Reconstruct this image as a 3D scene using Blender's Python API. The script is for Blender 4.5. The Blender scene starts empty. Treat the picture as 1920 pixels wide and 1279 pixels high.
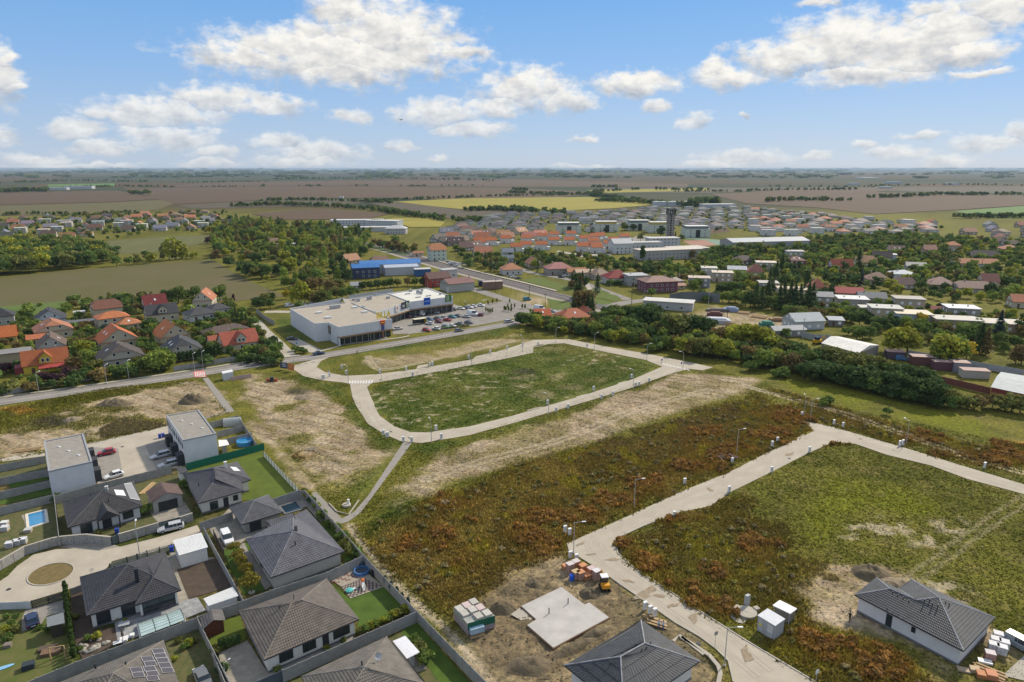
import bpy,math,random
import numpy as np
from mathutils import Vector
random.seed(7);RNG = np.random.default_rng(7)
C = bpy.context.scene.collection
R = math.radians
# ------------------------------------------------------------------ camera
CH,F0,HY = 68.0,1280.0,316.0
PIT = math.atan((639.5-HY)/F0)
cam_d = bpy.data.cameras.new('camera');cam_d.sensor_width = 36;cam_d.lens = 24.0
cam_d.clip_start = 1;cam_d.clip_end = 200000
cam = bpy.data.objects.new('camera',cam_d);C.objects.link(cam)
cam.location = (0,0,CH);cam.rotation_euler = (math.pi/2-PIT,0,0)
bpy.context.scene.camera = cam
# ------------------------------------------------------------------ view, sun
sc = bpy.context.scene
sc.view_settings.view_transform = 'Standard';sc.view_settings.look = 'None'
sc.view_settings.exposure = EXPOSURE = 0.7;sc.view_settings.gamma = 1;sc.view_settings.use_curve_mapping = False
SUN_AZ,SUN_EL = R(42),R(38)  # azimuth clockwise from +Y
sd = bpy.data.lights.new('sun','SUN');sd.energy = 3.0;sd.angle = R(2.5);sd.color = (1.0,0.90,0.74)
so = bpy.data.objects.new('sun',sd);C.objects.link(so)
sdir = Vector((math.cos(SUN_EL)*math.sin(SUN_AZ),math.cos(SUN_EL)*math.cos(SUN_AZ),math.sin(SUN_EL)))
so.rotation_euler = sdir.to_track_quat('Z','Y').to_euler()
sc.cycles.max_bounces = 5;sc.cycles.diffuse_bounces = 3;sc.cycles.glossy_bounces = 2
sc.cycles.transparent_max_bounces = 4;sc.cycles.volume_bounces = 1;sc.cycles.transmission_bounces = 2
sc.cycles.use_denoising = True
# ------------------------------------------------------------------ photo pixel <-> ground
_c,_s = math.cos(PIT),math.sin(PIT)
def P(px,py,z=0.0):
    x = (px-960)/F0;y = (639.5-py)/F0
    dx,dy,dz = x,_c+y*_s,-_s+y*_c
    t = (CH-z)/-dz
    return(dx*t,dy*t,z)
def Q(x,y,z=0.0):
    dz = z-CH
    f = y*_c-dz*_s;u = y*_s+dz*_c
    return(960+F0*x/f,639.5-F0*u/f)
def crop(x0,y0,s):return lambda x,y:(x0+x/s,y0+y/s)
I1 = crop(0,0,1)
C1 = crop(0,520,4);C2 = crop(0,780,4);C3 = crop(0,960,4);C4 = crop(400,800,4);C5 = crop(400,960,4)
C6 = crop(840,960,4);C7 = crop(1280,1000,3);C8 = crop(1280,720,3);C9 = crop(480,520,3.692)
C10 = crop(960,560,4);C11 = crop(1400,520,3.692);C12 = crop(0,300,4);C13 = crop(440,300,3.692)
C14 = crop(900,300,3.692);C15 = crop(1400,300,3.692)
D1 = crop(540,520,6);D2 = crop(1000,490,6);D3 = crop(1300,460,6);D4 = crop(1600,460,6)
D5 = crop(0,1100,7.145);D6 = crop(1720,1100,7.145);D7 = crop(800,380,6);D8 = crop(1100,370,6)
E1 = crop(820,540,10.105);E2 = crop(600,1040,12);E3 = crop(840,1110,12.79);E4 = crop(1040,1040,17.45)
E5 = crop(1320,540,12);E6 = crop(380,640,10.667);E7 = crop(1330,1120,11.29);E8 = crop(220,1120,10.66)
def W(c,pts,z=0.0):return[P(*c(x,y),z)for x,y in pts]
# ------------------------------------------------------------------ world: Nishita sky with cumulus
def dirang(px,py):
    x = (px-960)/F0;y = (639.5-py)/F0
    v = Vector((x,_c+y*_s,-_s+y*_c)).normalized()
    return math.atan2(v.x,v.y),math.asin(v.z)
BLOBS = [(640,105,235,46),(720,62,135,58),(560,92,110,38),(640,18,66,34),(770,92,110,42),(650,134,110,28),(868,98,58,11),(460,104,100,22),(590,60,40,20),
 (300,212,108,26),(400,184,88,22),(500,196,78,18),(215,214,40,12),(145,243,46,19),(312,258,88,20),(190,280,58,11),(400,284,40,13),(70,300,60,11),(210,311,30,7),(520,266,54,15),(600,286,88,18),(570,302,80,12),(390,306,60,9),
 (655,217,36,13),(755,273,32,9),(820,293,20,6),(825,211,92,25),(885,241,74,17),(985,168,92,38),(1060,186,60,24),(930,200,60,20),(1195,158,80,24),(1225,203,25,12),(1303,225,31,13),(1097,263,24,6),(1395,215,11,8),
 (1362,142,66,22),(1335,128,22,20),(1470,108,86,34),(1590,84,120,52),(1700,92,130,50),(1775,66,84,56),(1820,98,52,26),(1630,140,120,16),(1745,20,40,16),(1870,16,66,32),(1545,0,40,7),(1845,135,48,7),
 (1395,298,86,17),(1530,292,26,8),(1622,270,32,8),(1685,287,52,12),(1735,254,36,7),(1770,303,40,11),(1852,272,50,13),(1912,250,24,20),(1330,309,60,8),(1090,312,60,5),
 (0,140,28,42),(12,112,18,14),(20,166,20,9),(2,255,22,17),(130,312,90,6)]
wd = bpy.data.worlds.new('World');sc.world = wd;wd.use_nodes = True
nt = wd.node_tree;nt.nodes.clear()
def N(t,**k):
    n = nt.nodes.new(t)
    for a,b in k.items():setattr(n,a,b)
    return n
def L(a,b):nt.links.new(a,b)
def wmath(op,a,b=None,c=None,clamp=False):
    n = N('ShaderNodeMath',operation=op,use_clamp=clamp)
    for i,v in enumerate((a,b,c)):
        if v is None:continue
        if isinstance(v,(int,float)):n.inputs[i].default_value = v
        else:L(v,n.inputs[i])
    return n.outputs[0]
sky = N('ShaderNodeTexSky',sky_type='NISHITA');sky.sun_disc = False
sky.sun_elevation = SUN_EL;sky.sun_rotation = SUN_AZ;sky.altitude = 100;sky.air_density = 1.0;sky.dust_density = 0.3;sky.ozone_density = 4.0
tc = N('ShaderNodeTexCoord');sp = N('ShaderNodeSeparateXYZ');L(tc.outputs['Generated'],sp.inputs[0])
az = wmath('ARCTAN2',sp.outputs[0],sp.outputs[1]);el = wmath('ARCSINE',sp.outputs[2])
uv0 = N('ShaderNodeCombineXYZ');L(az,uv0.inputs[0]);L(el,uv0.inputs[1])
def wnoise(vec,scale,detail,rough=0.55,color=False):
    n = N('ShaderNodeTexNoise');n.inputs['Scale'].default_value = scale;n.inputs['Detail'].default_value = detail;n.inputs['Roughness'].default_value = rough
    L(vec,n.inputs['Vector']);return n.outputs['Color' if color else 'Fac']
stre = N('ShaderNodeVectorMath',operation='MULTIPLY');L(uv0.outputs[0],stre.inputs[0]);stre.inputs[1].default_value = (1,1.6,1)
wob = N('ShaderNodeVectorMath',operation='SUBTRACT');L(wnoise(stre.outputs[0],26,3,0.6,True),wob.inputs[0]);wob.inputs[1].default_value = (.5,.5,.5)
wsc = N('ShaderNodeVectorMath',operation='MULTIPLY_ADD');L(wob.outputs[0],wsc.inputs[0]);wsc.inputs[1].default_value = (.05,.026,0);L(uv0.outputs[0],wsc.inputs[2])
uv = wsc.outputs[0]
best = None;hgt = None
for(bx,by,rx,ry)in BLOBS:
    a0,e0 = dirang(bx,by)
    rx = rx/F0*1.1;ry = ry/F0*1.12
    src = uv
    if best is not None:  # chain the puffs, so that the shader works through them one at a time
        ad = N('ShaderNodeVectorMath',operation='ADD');L(uv,ad.inputs[0]);L(wmath('MULTIPLY',best,1e-12),ad.inputs[1]);src = ad.outputs[0]
    q = N('ShaderNodeVectorMath',operation='MULTIPLY_ADD');L(src,q.inputs[0]);q.inputs[1].default_value = (1/rx,1/ry,0);q.inputs[2].default_value = (-a0/rx,-e0/ry,0)
    ln = N('ShaderNodeVectorMath',operation='LENGTH');L(q.outputs[0],ln.inputs[0]);ln = ln.outputs['Value']
    sq = N('ShaderNodeSeparateXYZ');L(q.outputs[0],sq.inputs[0])
    if best is None:best,hgt = ln,sq.outputs[1]
    else:
        less = wmath('LESS_THAN',ln,best)
        mx = N('ShaderNodeMix',data_type='FLOAT');L(less,mx.inputs[0]);L(hgt,mx.inputs[2]);L(sq.outputs[1],mx.inputs[3])
        hgt = mx.outputs[0];best = wmath('MINIMUM',best,ln)
fb = wnoise(stre.outputs[0],42,7,0.6)
fld = wmath('ADD',wmath('SUBTRACT',1.0,best),wmath('MULTIPLY',wmath('SUBTRACT',fb,0.5),1.55))
# the same kind of cumulus over the unseen rest of the sky, thickened to whiten ambient light
oth = wnoise(stre.outputs[0],6.5,5,0.55)
behind = wmath('SUBTRACT',1.0,wmath('MULTIPLY',wmath('LESS_THAN',wmath('ABSOLUTE',az),0.72),wmath('LESS_THAN',el,0.29)))
fld2 = wmath('MULTIPLY',wmath('SUBTRACT',oth,0.47),6.0)
fld2 = wmath('MULTIPLY_ADD',behind,wmath('ADD',fld2,3.0),-3.0)
fld = wmath('MAXIMUM',fld,fld2)
den = N('ShaderNodeMapRange',interpolation_type='SMOOTHSTEP');L(fld,den.inputs[0]);den.inputs[1].default_value = -0.14;den.inputs[2].default_value = 0.62
# relief: noise here minus noise a little toward the sun
sh = N('ShaderNodeVectorMath',operation='ADD');L(stre.outputs[0],sh.inputs[0]);sh.inputs[1].default_value = (0.010,0.016,0)
rel = wmath('SUBTRACT',wnoise(stre.outputs[0],30,6,0.6),wnoise(sh.outputs[0],30,6,0.6))
lit = wmath('ADD',wmath('MULTIPLY',rel,1.25),wmath('MULTIPLY_ADD',hgt,0.36,0.6),clamp=True)
cr = N('ShaderNodeValToRGB');L(lit,cr.inputs[0])
e = cr.color_ramp.elements;e[0].position = 0.1;e[0].color = (2.7,2.95,3.3,1);e[1].position = 0.85;e[1].color = (5.9,5.75,5.4,1)
k = e.new(0.45);k.color = (4.3,4.3,4.3,1)
# distant clouds sink into the horizon haze
hz = N('ShaderNodeMapRange');L(el,hz.inputs[0]);hz.inputs[1].default_value = 0.0;hz.inputs[2].default_value = 0.12;hz.inputs[3].default_value = 0.55;hz.inputs[4].default_value = 1.0
dn = wmath('MULTIPLY',den.outputs[0],hz.outputs[0])
dn = wmath('MULTIPLY',dn,wmath('GREATER_THAN',el,0.0))
# clear air between the clouds: the Nishita sky evened out into the pale-to-blue of the photograph, the same all round
gr = N('ShaderNodeValToRGB');L(wmath('MULTIPLY',el,1/1.5708),gr.inputs[0]);ge = gr.color_ramp.elements
for _ in range(4):ge.new(0.5)
for k_,(p_,c_)in zip(ge,((0.0,(2.75,3.35,4.3)),(0.045,(2.1,3.05,4.6)),(0.085,(1.5,2.75,4.75)),(0.14,(1.0,2.4,4.7)),(0.35,(0.6,1.7,3.9)),(1.0,(0.45,1.2,3.2)))):k_.position = p_;k_.color = (*c_,1)
skm = N('ShaderNodeMix',data_type='RGBA');skm.inputs[0].default_value = 0.88;L(sky.outputs[0],skm.inputs[6]);L(gr.outputs[0],skm.inputs[7])
mixc = N('ShaderNodeMix',data_type='RGBA');L(dn,mixc.inputs[0]);L(skm.outputs[2],mixc.inputs[6]);L(cr.outputs[0],mixc.inputs[7])
bg = N('ShaderNodeBackground');bg.inputs[1].default_value = 0.102;L(mixc.outputs[2],bg.inputs[0])
wd.cycles.sampling_method = 'MANUAL';wd.cycles.sample_map_resolution = 512
wo = N('ShaderNodeOutputWorld');L(bg.outputs[0],wo.inputs[0])
# ------------------------------------------------------------------ materials
MATS = {}
def mat(name,col=None,rough=0.85,var=0.18,scale=1.0,obj=False,attr=None,metal=0.0,spec=0.3,bump=0.0,bscale=None,transl=0.0,col2=None,stripes=None):
    """col: base colour; obj: take the colour from the object; attr: take it from a mesh attribute; var: noise amount"""
    if name in MATS:return MATS[name]
    m = bpy.data.materials.new(name);m.use_nodes = True;t = m.node_tree;t.nodes.clear()
    nn = t.nodes.new;ln = t.links.new
    out = nn('ShaderNodeOutputMaterial');b = nn('ShaderNodeBsdfPrincipled');ln(b.outputs[0],out.inputs[0])
    b.inputs['Roughness'].default_value = rough;b.inputs['Metallic'].default_value = metal;b.inputs['Specular IOR Level'].default_value = spec
    if obj:o = nn('ShaderNodeObjectInfo');src = o.outputs['Color']
    elif attr:o = nn('ShaderNodeAttribute');o.attribute_name = attr;src = o.outputs['Color']
    else:o = nn('ShaderNodeRGB');o.outputs[0].default_value = (*col,1);src = o.outputs[0]
    geo = nn('ShaderNodeNewGeometry')
    if attr and obj is None:pass
    if var>0 or col2:
        tx = nn('ShaderNodeTexNoise');tx.inputs['Scale'].default_value = scale;tx.inputs['Detail'].default_value = 6;tx.inputs['Roughness'].default_value = 0.62
        ln(geo.outputs['Position'],tx.inputs['Vector'])
        rm = nn('ShaderNodeMapRange');ln(tx.outputs['Fac'],rm.inputs[0]);rm.inputs[1].default_value = 0.3;rm.inputs[2].default_value = 0.7
        if col2:
            mx = nn('ShaderNodeMix');mx.data_type = 'RGBA';ln(rm.outputs[0],mx.inputs[0]);ln(src,mx.inputs[6]);mx.inputs[7].default_value = (*col2,1);src = mx.outputs[2]
        else:
            rm.inputs[3].default_value = 1-var;rm.inputs[4].default_value = 1+var
            mx = nn('ShaderNodeMix');mx.data_type = 'RGBA';mx.blend_type = 'MULTIPLY';mx.inputs[0].default_value = 1;ln(src,mx.inputs[6]);ln(rm.outputs[0],mx.inputs[7]);src = mx.outputs[2]
    if obj and attr:
        a2 = nn('ShaderNodeAttribute');a2.attribute_name = attr
        mx = nn('ShaderNodeMix');mx.data_type = 'RGBA';mx.blend_type = 'MULTIPLY';mx.inputs[0].default_value = 1;ln(src,mx.inputs[6]);ln(a2.outputs['Color'],mx.inputs[7]);src = mx.outputs[2]
    ln(src,b.inputs['Base Color'])
    if bump>0:
        tb = nn('ShaderNodeTexNoise');tb.inputs['Scale'].default_value = bscale or scale*4;tb.inputs['Detail'].default_value = 5
        ln(geo.outputs['Position'],tb.inputs['Vector'])
        bp = nn('ShaderNodeBump');bp.inputs['Strength'].default_value = 1;bp.inputs['Distance'].default_value = bump;ln(tb.outputs['Fac'],bp.inputs['Height']);ln(bp.outputs[0],b.inputs['Normal'])
    if transl>0:
        tl = nn('ShaderNodeBsdfTranslucent');ln(src,tl.inputs[0]);ms = nn('ShaderNodeMixShader');ms.inputs[0].default_value = transl
        ln(b.outputs[0],ms.inputs[1]);ln(tl.outputs[0],ms.inputs[2]);ln(ms.outputs[0],out.inputs[0])
    MATS[name] = m;return m
WALL = mat('wall plaster',obj=True,rough=0.9,var=0.07,scale=0.6)
ROOF = mat('roof covering',obj=True,rough=0.7,var=0.16,scale=0.8)
TILE = mat('roof tile',obj=True,rough=0.62,var=0.26,scale=0.9)
PAINT = mat('car paint',obj=True,rough=0.28,var=0.0,spec=0.5)
OBJ = mat('painted surface',obj=True,rough=0.7,var=0.08,scale=2.0)
GLASS = mat('window glass',(0.02,0.03,0.04),rough=0.12,var=0,spec=0.6)
FRAME = mat('window frame',(0.75,0.75,0.74),rough=0.5,var=0)
DFRAME = mat('dark frame',(0.035,0.04,0.045),rough=0.5,var=0)
RUBBER = mat('tyre rubber',(0.015,0.015,0.015),rough=0.8,var=0)
STEEL = mat('galvanised steel',(0.42,0.43,0.44),rough=0.45,var=0.05,metal=0.3)
DARK = mat('dark metal',(0.03,0.032,0.036),rough=0.5,var=0.1)
BARK = mat('bark',(0.07,0.055,0.04),rough=0.9,var=0.3,scale=3)
CONC = mat('pale concrete',(0.38,0.345,0.285),rough=0.9,var=0.14,scale=0.25)
FENCE = mat('fence concrete',(0.29,0.285,0.27),rough=0.9,var=0.16,scale=0.9)
GABION = mat('split stone',(0.30,0.29,0.27),rough=0.95,var=0.35,scale=3.5,bump=0.05)
PLASTIC = mat('white plastic',(0.7,0.7,0.68),rough=0.5,var=0.03)
WOOD = mat('sawn timber',(0.42,0.29,0.15),rough=0.8,var=0.2,scale=2.5)
BRICK = mat('clay block',(0.42,0.17,0.09),rough=0.9,var=0.2,scale=3)
LEAF = mat('leaves',obj=True,attr='tint',rough=0.75,var=0.0,spec=0.08,transl=0.32)
def upright(m,k):
    """thin upright blades: lean the shading normal to the zenith, as a dense stand of stems scatters light"""
    t = m.node_tree;b = next(n for n in t.nodes if n.type=='BSDF_PRINCIPLED');ge = t.nodes.new('ShaderNodeNewGeometry');a = t.nodes.new('ShaderNodeVectorMath');a.operation = 'MULTIPLY_ADD';a.inputs[1].default_value = (1-k,)*3;a.inputs[2].default_value = (0,0,k);t.links.new(ge.outputs['Normal'],a.inputs[0]);nm = t.nodes.new('ShaderNodeVectorMath');nm.operation = 'NORMALIZE';t.links.new(a.outputs[0],nm.inputs[0]);t.links.new(nm.outputs[0],b.inputs['Normal']);return m
BLADE = upright(mat('weed blades',obj=True,attr='tint',rough=0.85,var=0.0,spec=0.05,transl=0.2),0.6)
WATER = mat('pool water',(0.04,0.22,0.42),rough=0.08,var=0.12,scale=1.0,spec=0.5)
SOLAR = mat('solar cell',(0.075,0.065,0.07),rough=0.28,var=0.06,scale=3,spec=0.5)
WHITEM = mat('white sheet metal',(0.68,0.68,0.66),rough=0.45,var=0.04)
# ------------------------------------------------------------------ mesh collector
class MB:
    def __init__(s):s.v = [];s.f = [];s.m = []
    def add(s,vs,fs,mi=0):
        o = len(s.v);s.v.extend(tuple(v)for v in vs);s.f.extend([tuple(i+o for i in f)for f in fs]);s.m.extend([mi]*len(fs));return s
    def box(s,c,d,rz=0.0,mi=0,top=1.0):
        x,y,z = d[0]/2,d[1]/2,d[2]/2;cs,sn = math.cos(rz),math.sin(rz);vs = []
        for k,(i,j)in((-1,(-1,-1)),(-1,(1,-1)),(-1,(1,1)),(-1,(-1,1)),(1,(-1,-1)),(1,(1,-1)),(1,(1,1)),(1,(-1,1))):
            t = top if k>0 else 1;a,b = i*x*t,j*y*t
            vs.append((c[0]+a*cs-b*sn,c[1]+a*sn+b*cs,c[2]+k*z))
        return s.add(vs,[(0,3,2,1),(4,5,6,7),(0,1,5,4),(1,2,6,5),(2,3,7,6),(3,0,4,7)],mi)
    def prism(s,poly,z0,z1,mi=0,mtop=None):
        p = ccw([q[:2]for q in poly]);n = len(p)
        s.add([(x,y,z0)for x,y in p]+[(x,y,z1)for x,y in p],[(i,(i+1)%n,n+(i+1)%n,n+i)for i in range(n)]+[tuple(range(n-1,-1,-1))],mi)
        s.add([(x,y,z1)for x,y in p],[tuple(range(n))],mi if mtop is None else mtop);return s
    def tube(s,a,b,r0,r1=None,n=6,mi=0,cap=True):
        a = Vector(a);b = Vector(b);r1 = r0 if r1 is None else r1;d = (b-a).normalized()
        u = d.orthogonal().normalized();w = d.cross(u);vs = []
        for c,r in((a,r0),(b,r1)):
            for i in range(n):
                t = 2*math.pi*i/n;vs.append(c+(u*math.cos(t)+w*math.sin(t))*r)
        fs = [(i,(i+1)%n,n+(i+1)%n,n+i)for i in range(n)]
        if cap:fs+=[tuple(range(n-1,-1,-1)),tuple(range(n,2*n))]
        return s.add(vs,fs,mi)
    def quad(s,a,b,c,d,mi=0):return s.add([a,b,c,d],[(0,1,2,3)],mi)
    def mesh(s,name,mats,org=(0,0,0)):
        me = bpy.data.meshes.new(name)
        me.from_pydata([(x-org[0],y-org[1],z-org[2])for x,y,z in s.v],[],s.f)
        for m in(mats if isinstance(mats,(list,tuple))else[mats]):me.materials.append(m)
        if any(s.m):me.polygons.foreach_set('material_index',s.m)
        me.update();return me
    def build(s,name,mats,parent=None,color=None,label=None,org=None,smooth=False):
        if org is None:
            r = parent
            while r is not None and r.parent is not None:r = r.parent
            org = tuple(r.location)if r is not None and r.get('worldbuilt')else(0,0,0)
        me = s.mesh(name,mats,org)
        if smooth:me.polygons.foreach_set('use_smooth',[True]*len(me.polygons))
        return link(name,me,parent,color,label)
def link(name,me,parent=None,color=None,label=None):
    o = bpy.data.objects.new(name,me);C.objects.link(o)
    if parent is not None:o.parent = parent
    if color is not None:o.color = (*color[:3],1)
    if label:o['label'] = label
    return o
def ccw(p):
    a = sum(p[i][0]*p[(i+1)%len(p)][1]-p[(i+1)%len(p)][0]*p[i][1]for i in range(len(p)))
    return list(p)if a>0 else list(reversed(p))
def inset(p,d):
    """move every edge of a polygon inward by d (ccw)"""
    p = ccw([q[:2]for q in p]);n = len(p);ls = []
    for i in range(n):
        a,b = Vector(p[i]),Vector(p[(i+1)%n]);t = (b-a).normalized();nn = Vector((-t.y,t.x));ls.append((a+nn*d,t))
    out = []
    for i in range(n):
        (a,t),(b,u) = ls[i-1],ls[i];cr = t.x*u.y-t.y*u.x
        if abs(cr)<1e-4:out.append(tuple(b));continue
        k = ((b.x-a.x)*u.y-(b.y-a.y)*u.x)/cr;out.append(tuple(a+t*k))
    return out
def thing(name,label,cat,loc=(0,0,0),rz=0.0,group=None,world=False):
    o = bpy.data.objects.new(name,None);C.objects.link(o);o.empty_display_size = 0.3
    o.location = loc;o.rotation_euler = (0,0,rz)
    o['label'] = label;o['category'] = cat
    if group:o['group'] = group
    if world:o['worldbuilt'] = 1
    return o
def tag(o,label,cat,group=None):
    o['label'] = label;o['category'] = cat
    if group:o['group'] = group
    return o
def struct(o):o['kind'] = 'structure';return o
def stuff(o):o['kind'] = 'stuff';return o
def kids(o):return KIDS.get(o.name)or[c for c in o.children]
KIDS = {}
def freeze(o):
    """remember the children once, so that copying does not search the whole scene"""
    KIDS[o.name] = list(o.children)
    for c in KIDS[o.name]:KIDS[c.name] = list(c.children)
    return o
def dup(o,parent=None):
    c = o.copy();C.objects.link(c);c.parent = parent
    for k in KIDS.get(o.name,[]):dup(k,c)
    return c
def place(o,loc,rz=0.0,s=None,label=None,group=None):
    o.location = loc;o.rotation_euler = (0,0,rz)
    if s is not None:o.scale = s if isinstance(s,(tuple,list))else(s,s,s)
    if label:o['label'] = label
    if group:o['group'] = group
    return o
def recolor(o,name,col):
    for c in o.children:
        if c.name.split('.')[0]==name:c.color = (*col,1)
ORD = ['first','second','third','fourth','fifth','sixth','seventh','eighth','ninth','tenth','eleventh','twelfth','thirteenth','fourteenth','fifteenth','sixteenth','seventeenth','eighteenth','nineteenth','twentieth']
TENS = ['','','twenty','thirty','forty','fifty','sixty','seventy','eighty','ninety']
def nth(i):
    i+=1
    if i<=20:return ORD[i-1]
    if i<100:return TENS[i//10]+('-'+ORD[i%10-1]if i%10 else '').replace('--','-')if i%10 else TENS[i//10][:-1]+'ieth'
    return '%dth'%i
def number_labels(objs,where):
    """look -> objects that look alike get their place counted from the left"""
    d = {}
    for o,look in objs:d.setdefault(look,[]).append(o)
    for look,os_ in d.items():
        os_.sort(key=lambda o:Q(*o.location)[0])
        for i,o in enumerate(os_):
            o['label'] = look+' '+where if len(os_)==1 else '%s %s, %s from the left'%(look,where,nth(i))
def sheet(name,pts,m,z=0.03,color=None):
    """a flat area of the setting, laid a little above the ground"""
    p = ccw([q[:2]for q in pts]);mb = MB().add([(x,y,z)for x,y in p],[tuple(range(len(p)))])
    return struct(mb.build(name,m,color=color))
def ribbon(pts,w,z=0.0):
    """left and right edges of a band along a world polyline"""
    lft,rgt = [],[]
    for i,p in enumerate(pts):
        a = Vector(pts[max(i-1,0)][:2]);b = Vector(pts[min(i+1,len(pts)-1)][:2]);t = (b-a).normalized();n = Vector((-t.y,t.x))*w/2
        lft.append((p[0]+n.x,p[1]+n.y,z));rgt.append((p[0]-n.x,p[1]-n.y,z))
    return lft,rgt
def band(name,pts,w,m,z=0.03,color=None):
    l,r = ribbon(pts,w,z);n = len(l);mb = MB().add(l+r,[(i,n+i,n+i+1,i+1)for i in range(n-1)])
    return struct(mb.build(name,m,color=color))
def kerb(pts,w=0.18,h=0.13,m=None,z=0.0):
    l,r = ribbon(pts,w);n = len(l);mb = MB()
    for i in range(n-1):
        mb.prism([l[i],r[i],r[i+1],l[i+1]],z,z+h)
    return struct(mb.build('kerb',m or CONC))
def spline(pts,n=8):
    """Catmull-Rom through px points"""
    out = []
    for i in range(len(pts)-1):
        p0,p1,p2,p3 = (Vector(pts[max(0,min(len(pts)-1,i+k))])for k in(-1,0,1,2))
        for j in range(n):
            t = j/n;out.append(tuple(0.5*((2*p1)+(p2-p0)*t+(2*p0-5*p1+4*p2-p3)*t*t+(3*p1-p0-3*p2+p3)*t**3)))
    out.append(tuple(pts[-1]));return out
def npmesh(name,V,F,m,tint=None,smooth=False):
    me = bpy.data.meshes.new(name);V = np.asarray(V,np.float32);F = np.asarray(F,np.int32);k = F.shape[1]
    me.vertices.add(len(V));me.vertices.foreach_set('co',V.ravel());me.loops.add(F.size);me.loops.foreach_set('vertex_index',F.ravel())
    me.polygons.add(len(F));me.polygons.foreach_set('loop_start',np.arange(0,F.size,k,dtype=np.int32));me.polygons.foreach_set('loop_total',np.full(len(F),k,np.int32))
    if smooth:me.polygons.foreach_set('use_smooth',np.ones(len(F),bool))
    if tint is not None:
        at = me.attributes.new('tint','FLOAT_COLOR','POINT');a = np.ones((len(V),4),np.float32);a[:,:3] = tint;at.data.foreach_set('color',a.ravel())
    me.materials.append(m);me.update(calc_edges=True);return me
# ---- vectorised value noise and polygon distance
_PT = np.random.default_rng(3).random((256,256)).astype(np.float32)
def vnoise(x,y):
    xi = np.floor(x).astype(int);yi = np.floor(y).astype(int);fx = x-xi;fy = y-yi
    fx = fx*fx*(3-2*fx);fy = fy*fy*(3-2*fy)
    g = lambda a,b:_PT[a&255,b&255]
    return(g(xi,yi)*(1-fx)+g(xi+1,yi)*fx)*(1-fy)+(g(xi,yi+1)*(1-fx)+g(xi+1,yi+1)*fx)*fy
def fbm(x,y,s,o=4):
    r = 0;a = 0.5
    for i in range(o):r = r+a*vnoise(x/s+17.3*i,y/s+5.1*i);s/=2.03;a*=0.5
    return r/(1-0.5**o)
def sdist(X,Y,poly):
    """signed distance, positive inside"""
    p = np.array([q[:2]for q in poly],float);d = np.full(X.shape,1e9);ins = np.zeros(X.shape,bool)
    for i in range(len(p)):
        a,b = p[i],p[(i+1)%len(p)];ab = b-a
        t = np.clip(((X-a[0])*ab[0]+(Y-a[1])*ab[1])/(ab@ab+1e-9),0,1)
        d = np.minimum(d,np.hypot(X-a[0]-t*ab[0],Y-a[1]-t*ab[1]))
        c = ((a[1]>Y)!=(b[1]>Y))&(X<(b[0]-a[0])*(Y-a[1])/(b[1]-a[1]+1e-12)+a[0]);ins^=c
    return np.where(ins,d,-d)
# ================================================================== ground sheet
def axis(lo,hi,st,far,gr=1.16):
    a = list(np.arange(lo,hi+st/2,st));d = st;x = hi
    while x<far:d*=gr;x+=d;a.append(x)
    d = st;x = lo;b = []
    while x>-far:d*=gr;x-=d;b.append(x)
    return np.array(b[::-1]+a)
GX = axis(-200,215,0.65,42000);GY = axis(66,285,0.65,42000);GY = GY[GY>-1500]
X,Y = np.meshgrid(GX,GY)
def zone(polys,c=I1,soft=2.5,amp=3.0,ns=7.0):
    """0..1 weight of an area with a ragged edge"""
    w = np.zeros(X.shape,np.float32)
    for p in polys:
        pw = np.array(W(c,p))[:,:2];x0,y0 = pw.min(0)-12;x1,y1 = pw.max(0)+12
        ix = np.where((GX>x0)&(GX<x1))[0];iy = np.where((GY>y0)&(GY<y1))[0]
        if len(ix)==0 or len(iy)==0:continue
        sl = (slice(iy[0],iy[-1]+1),slice(ix[0],ix[-1]+1));xs,ys = X[sl],Y[sl]
        d = sdist(xs,ys,pw)+(fbm(xs,ys,ns,4)-0.5)*2*amp
        w[sl] = np.maximum(w[sl],np.clip(d/soft+0.5,0,1))
    return w
def blobs(lst,soft=2.0,amp=4.0,ns=6.0):
    return zone([[(cx+rx*math.cos(t*math.pi/6),cy+ry*math.sin(t*math.pi/6))for t in range(12)]for cx,cy,rx,ry in lst],I1,soft,amp,ns)
LOOP_LOT = [(697,733),(738,704),(900,668),(1010,640),(1045,640),(1150,656),(1235,682),(1230,690),(1150,728),(1100,745),(1000,768),(900,795),(830,808),(775,812),(735,800),(705,765)]
dirt = zone([[(735,935),(770,900),(800,860),(850,838),(960,812),(1060,780),(1180,735),(1270,703),(1330,700),(1420,712),(1400,735),(1330,750),(1180,806),(1080,838),(960,860),(880,885),(800,925),(745,950)],
             [(445,705),(490,700),(540,715),(600,735),(640,760),(660,795),(705,825),(730,850),(690,895),(650,905),(630,925),(565,870),(520,815),(460,750)],
             [(-20,815),(60,788),(170,755),(280,728),(360,716),(400,730),(432,775),(310,803),(235,808),(165,836),(100,842),(-20,870)],
             [(470,790),(500,805),(650,985),(632,975),(480,815)],
             [(870,1165),(940,1110),(1005,1068),(1055,1048),(1120,1075),(1200,1125),(1290,1190),(1345,1240),(1365,1330),(905,1330),(850,1205)],
             [(1515,1110),(1560,1075),(1640,1050),(1690,1062),(1760,1110),(1890,1190),(1930,1215),(1930,1330),(1880,1279),(1770,1262),(1690,1205),(1600,1170),(1545,1150)],
             [(1270,590),(1330,575),(1400,585),(1480,602),(1490,625),(1400,632),(1330,618)],
             [(935,560),(985,550),(1040,560),(1050,575),(1000,574)]],soft=3,amp=4.5)
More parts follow.
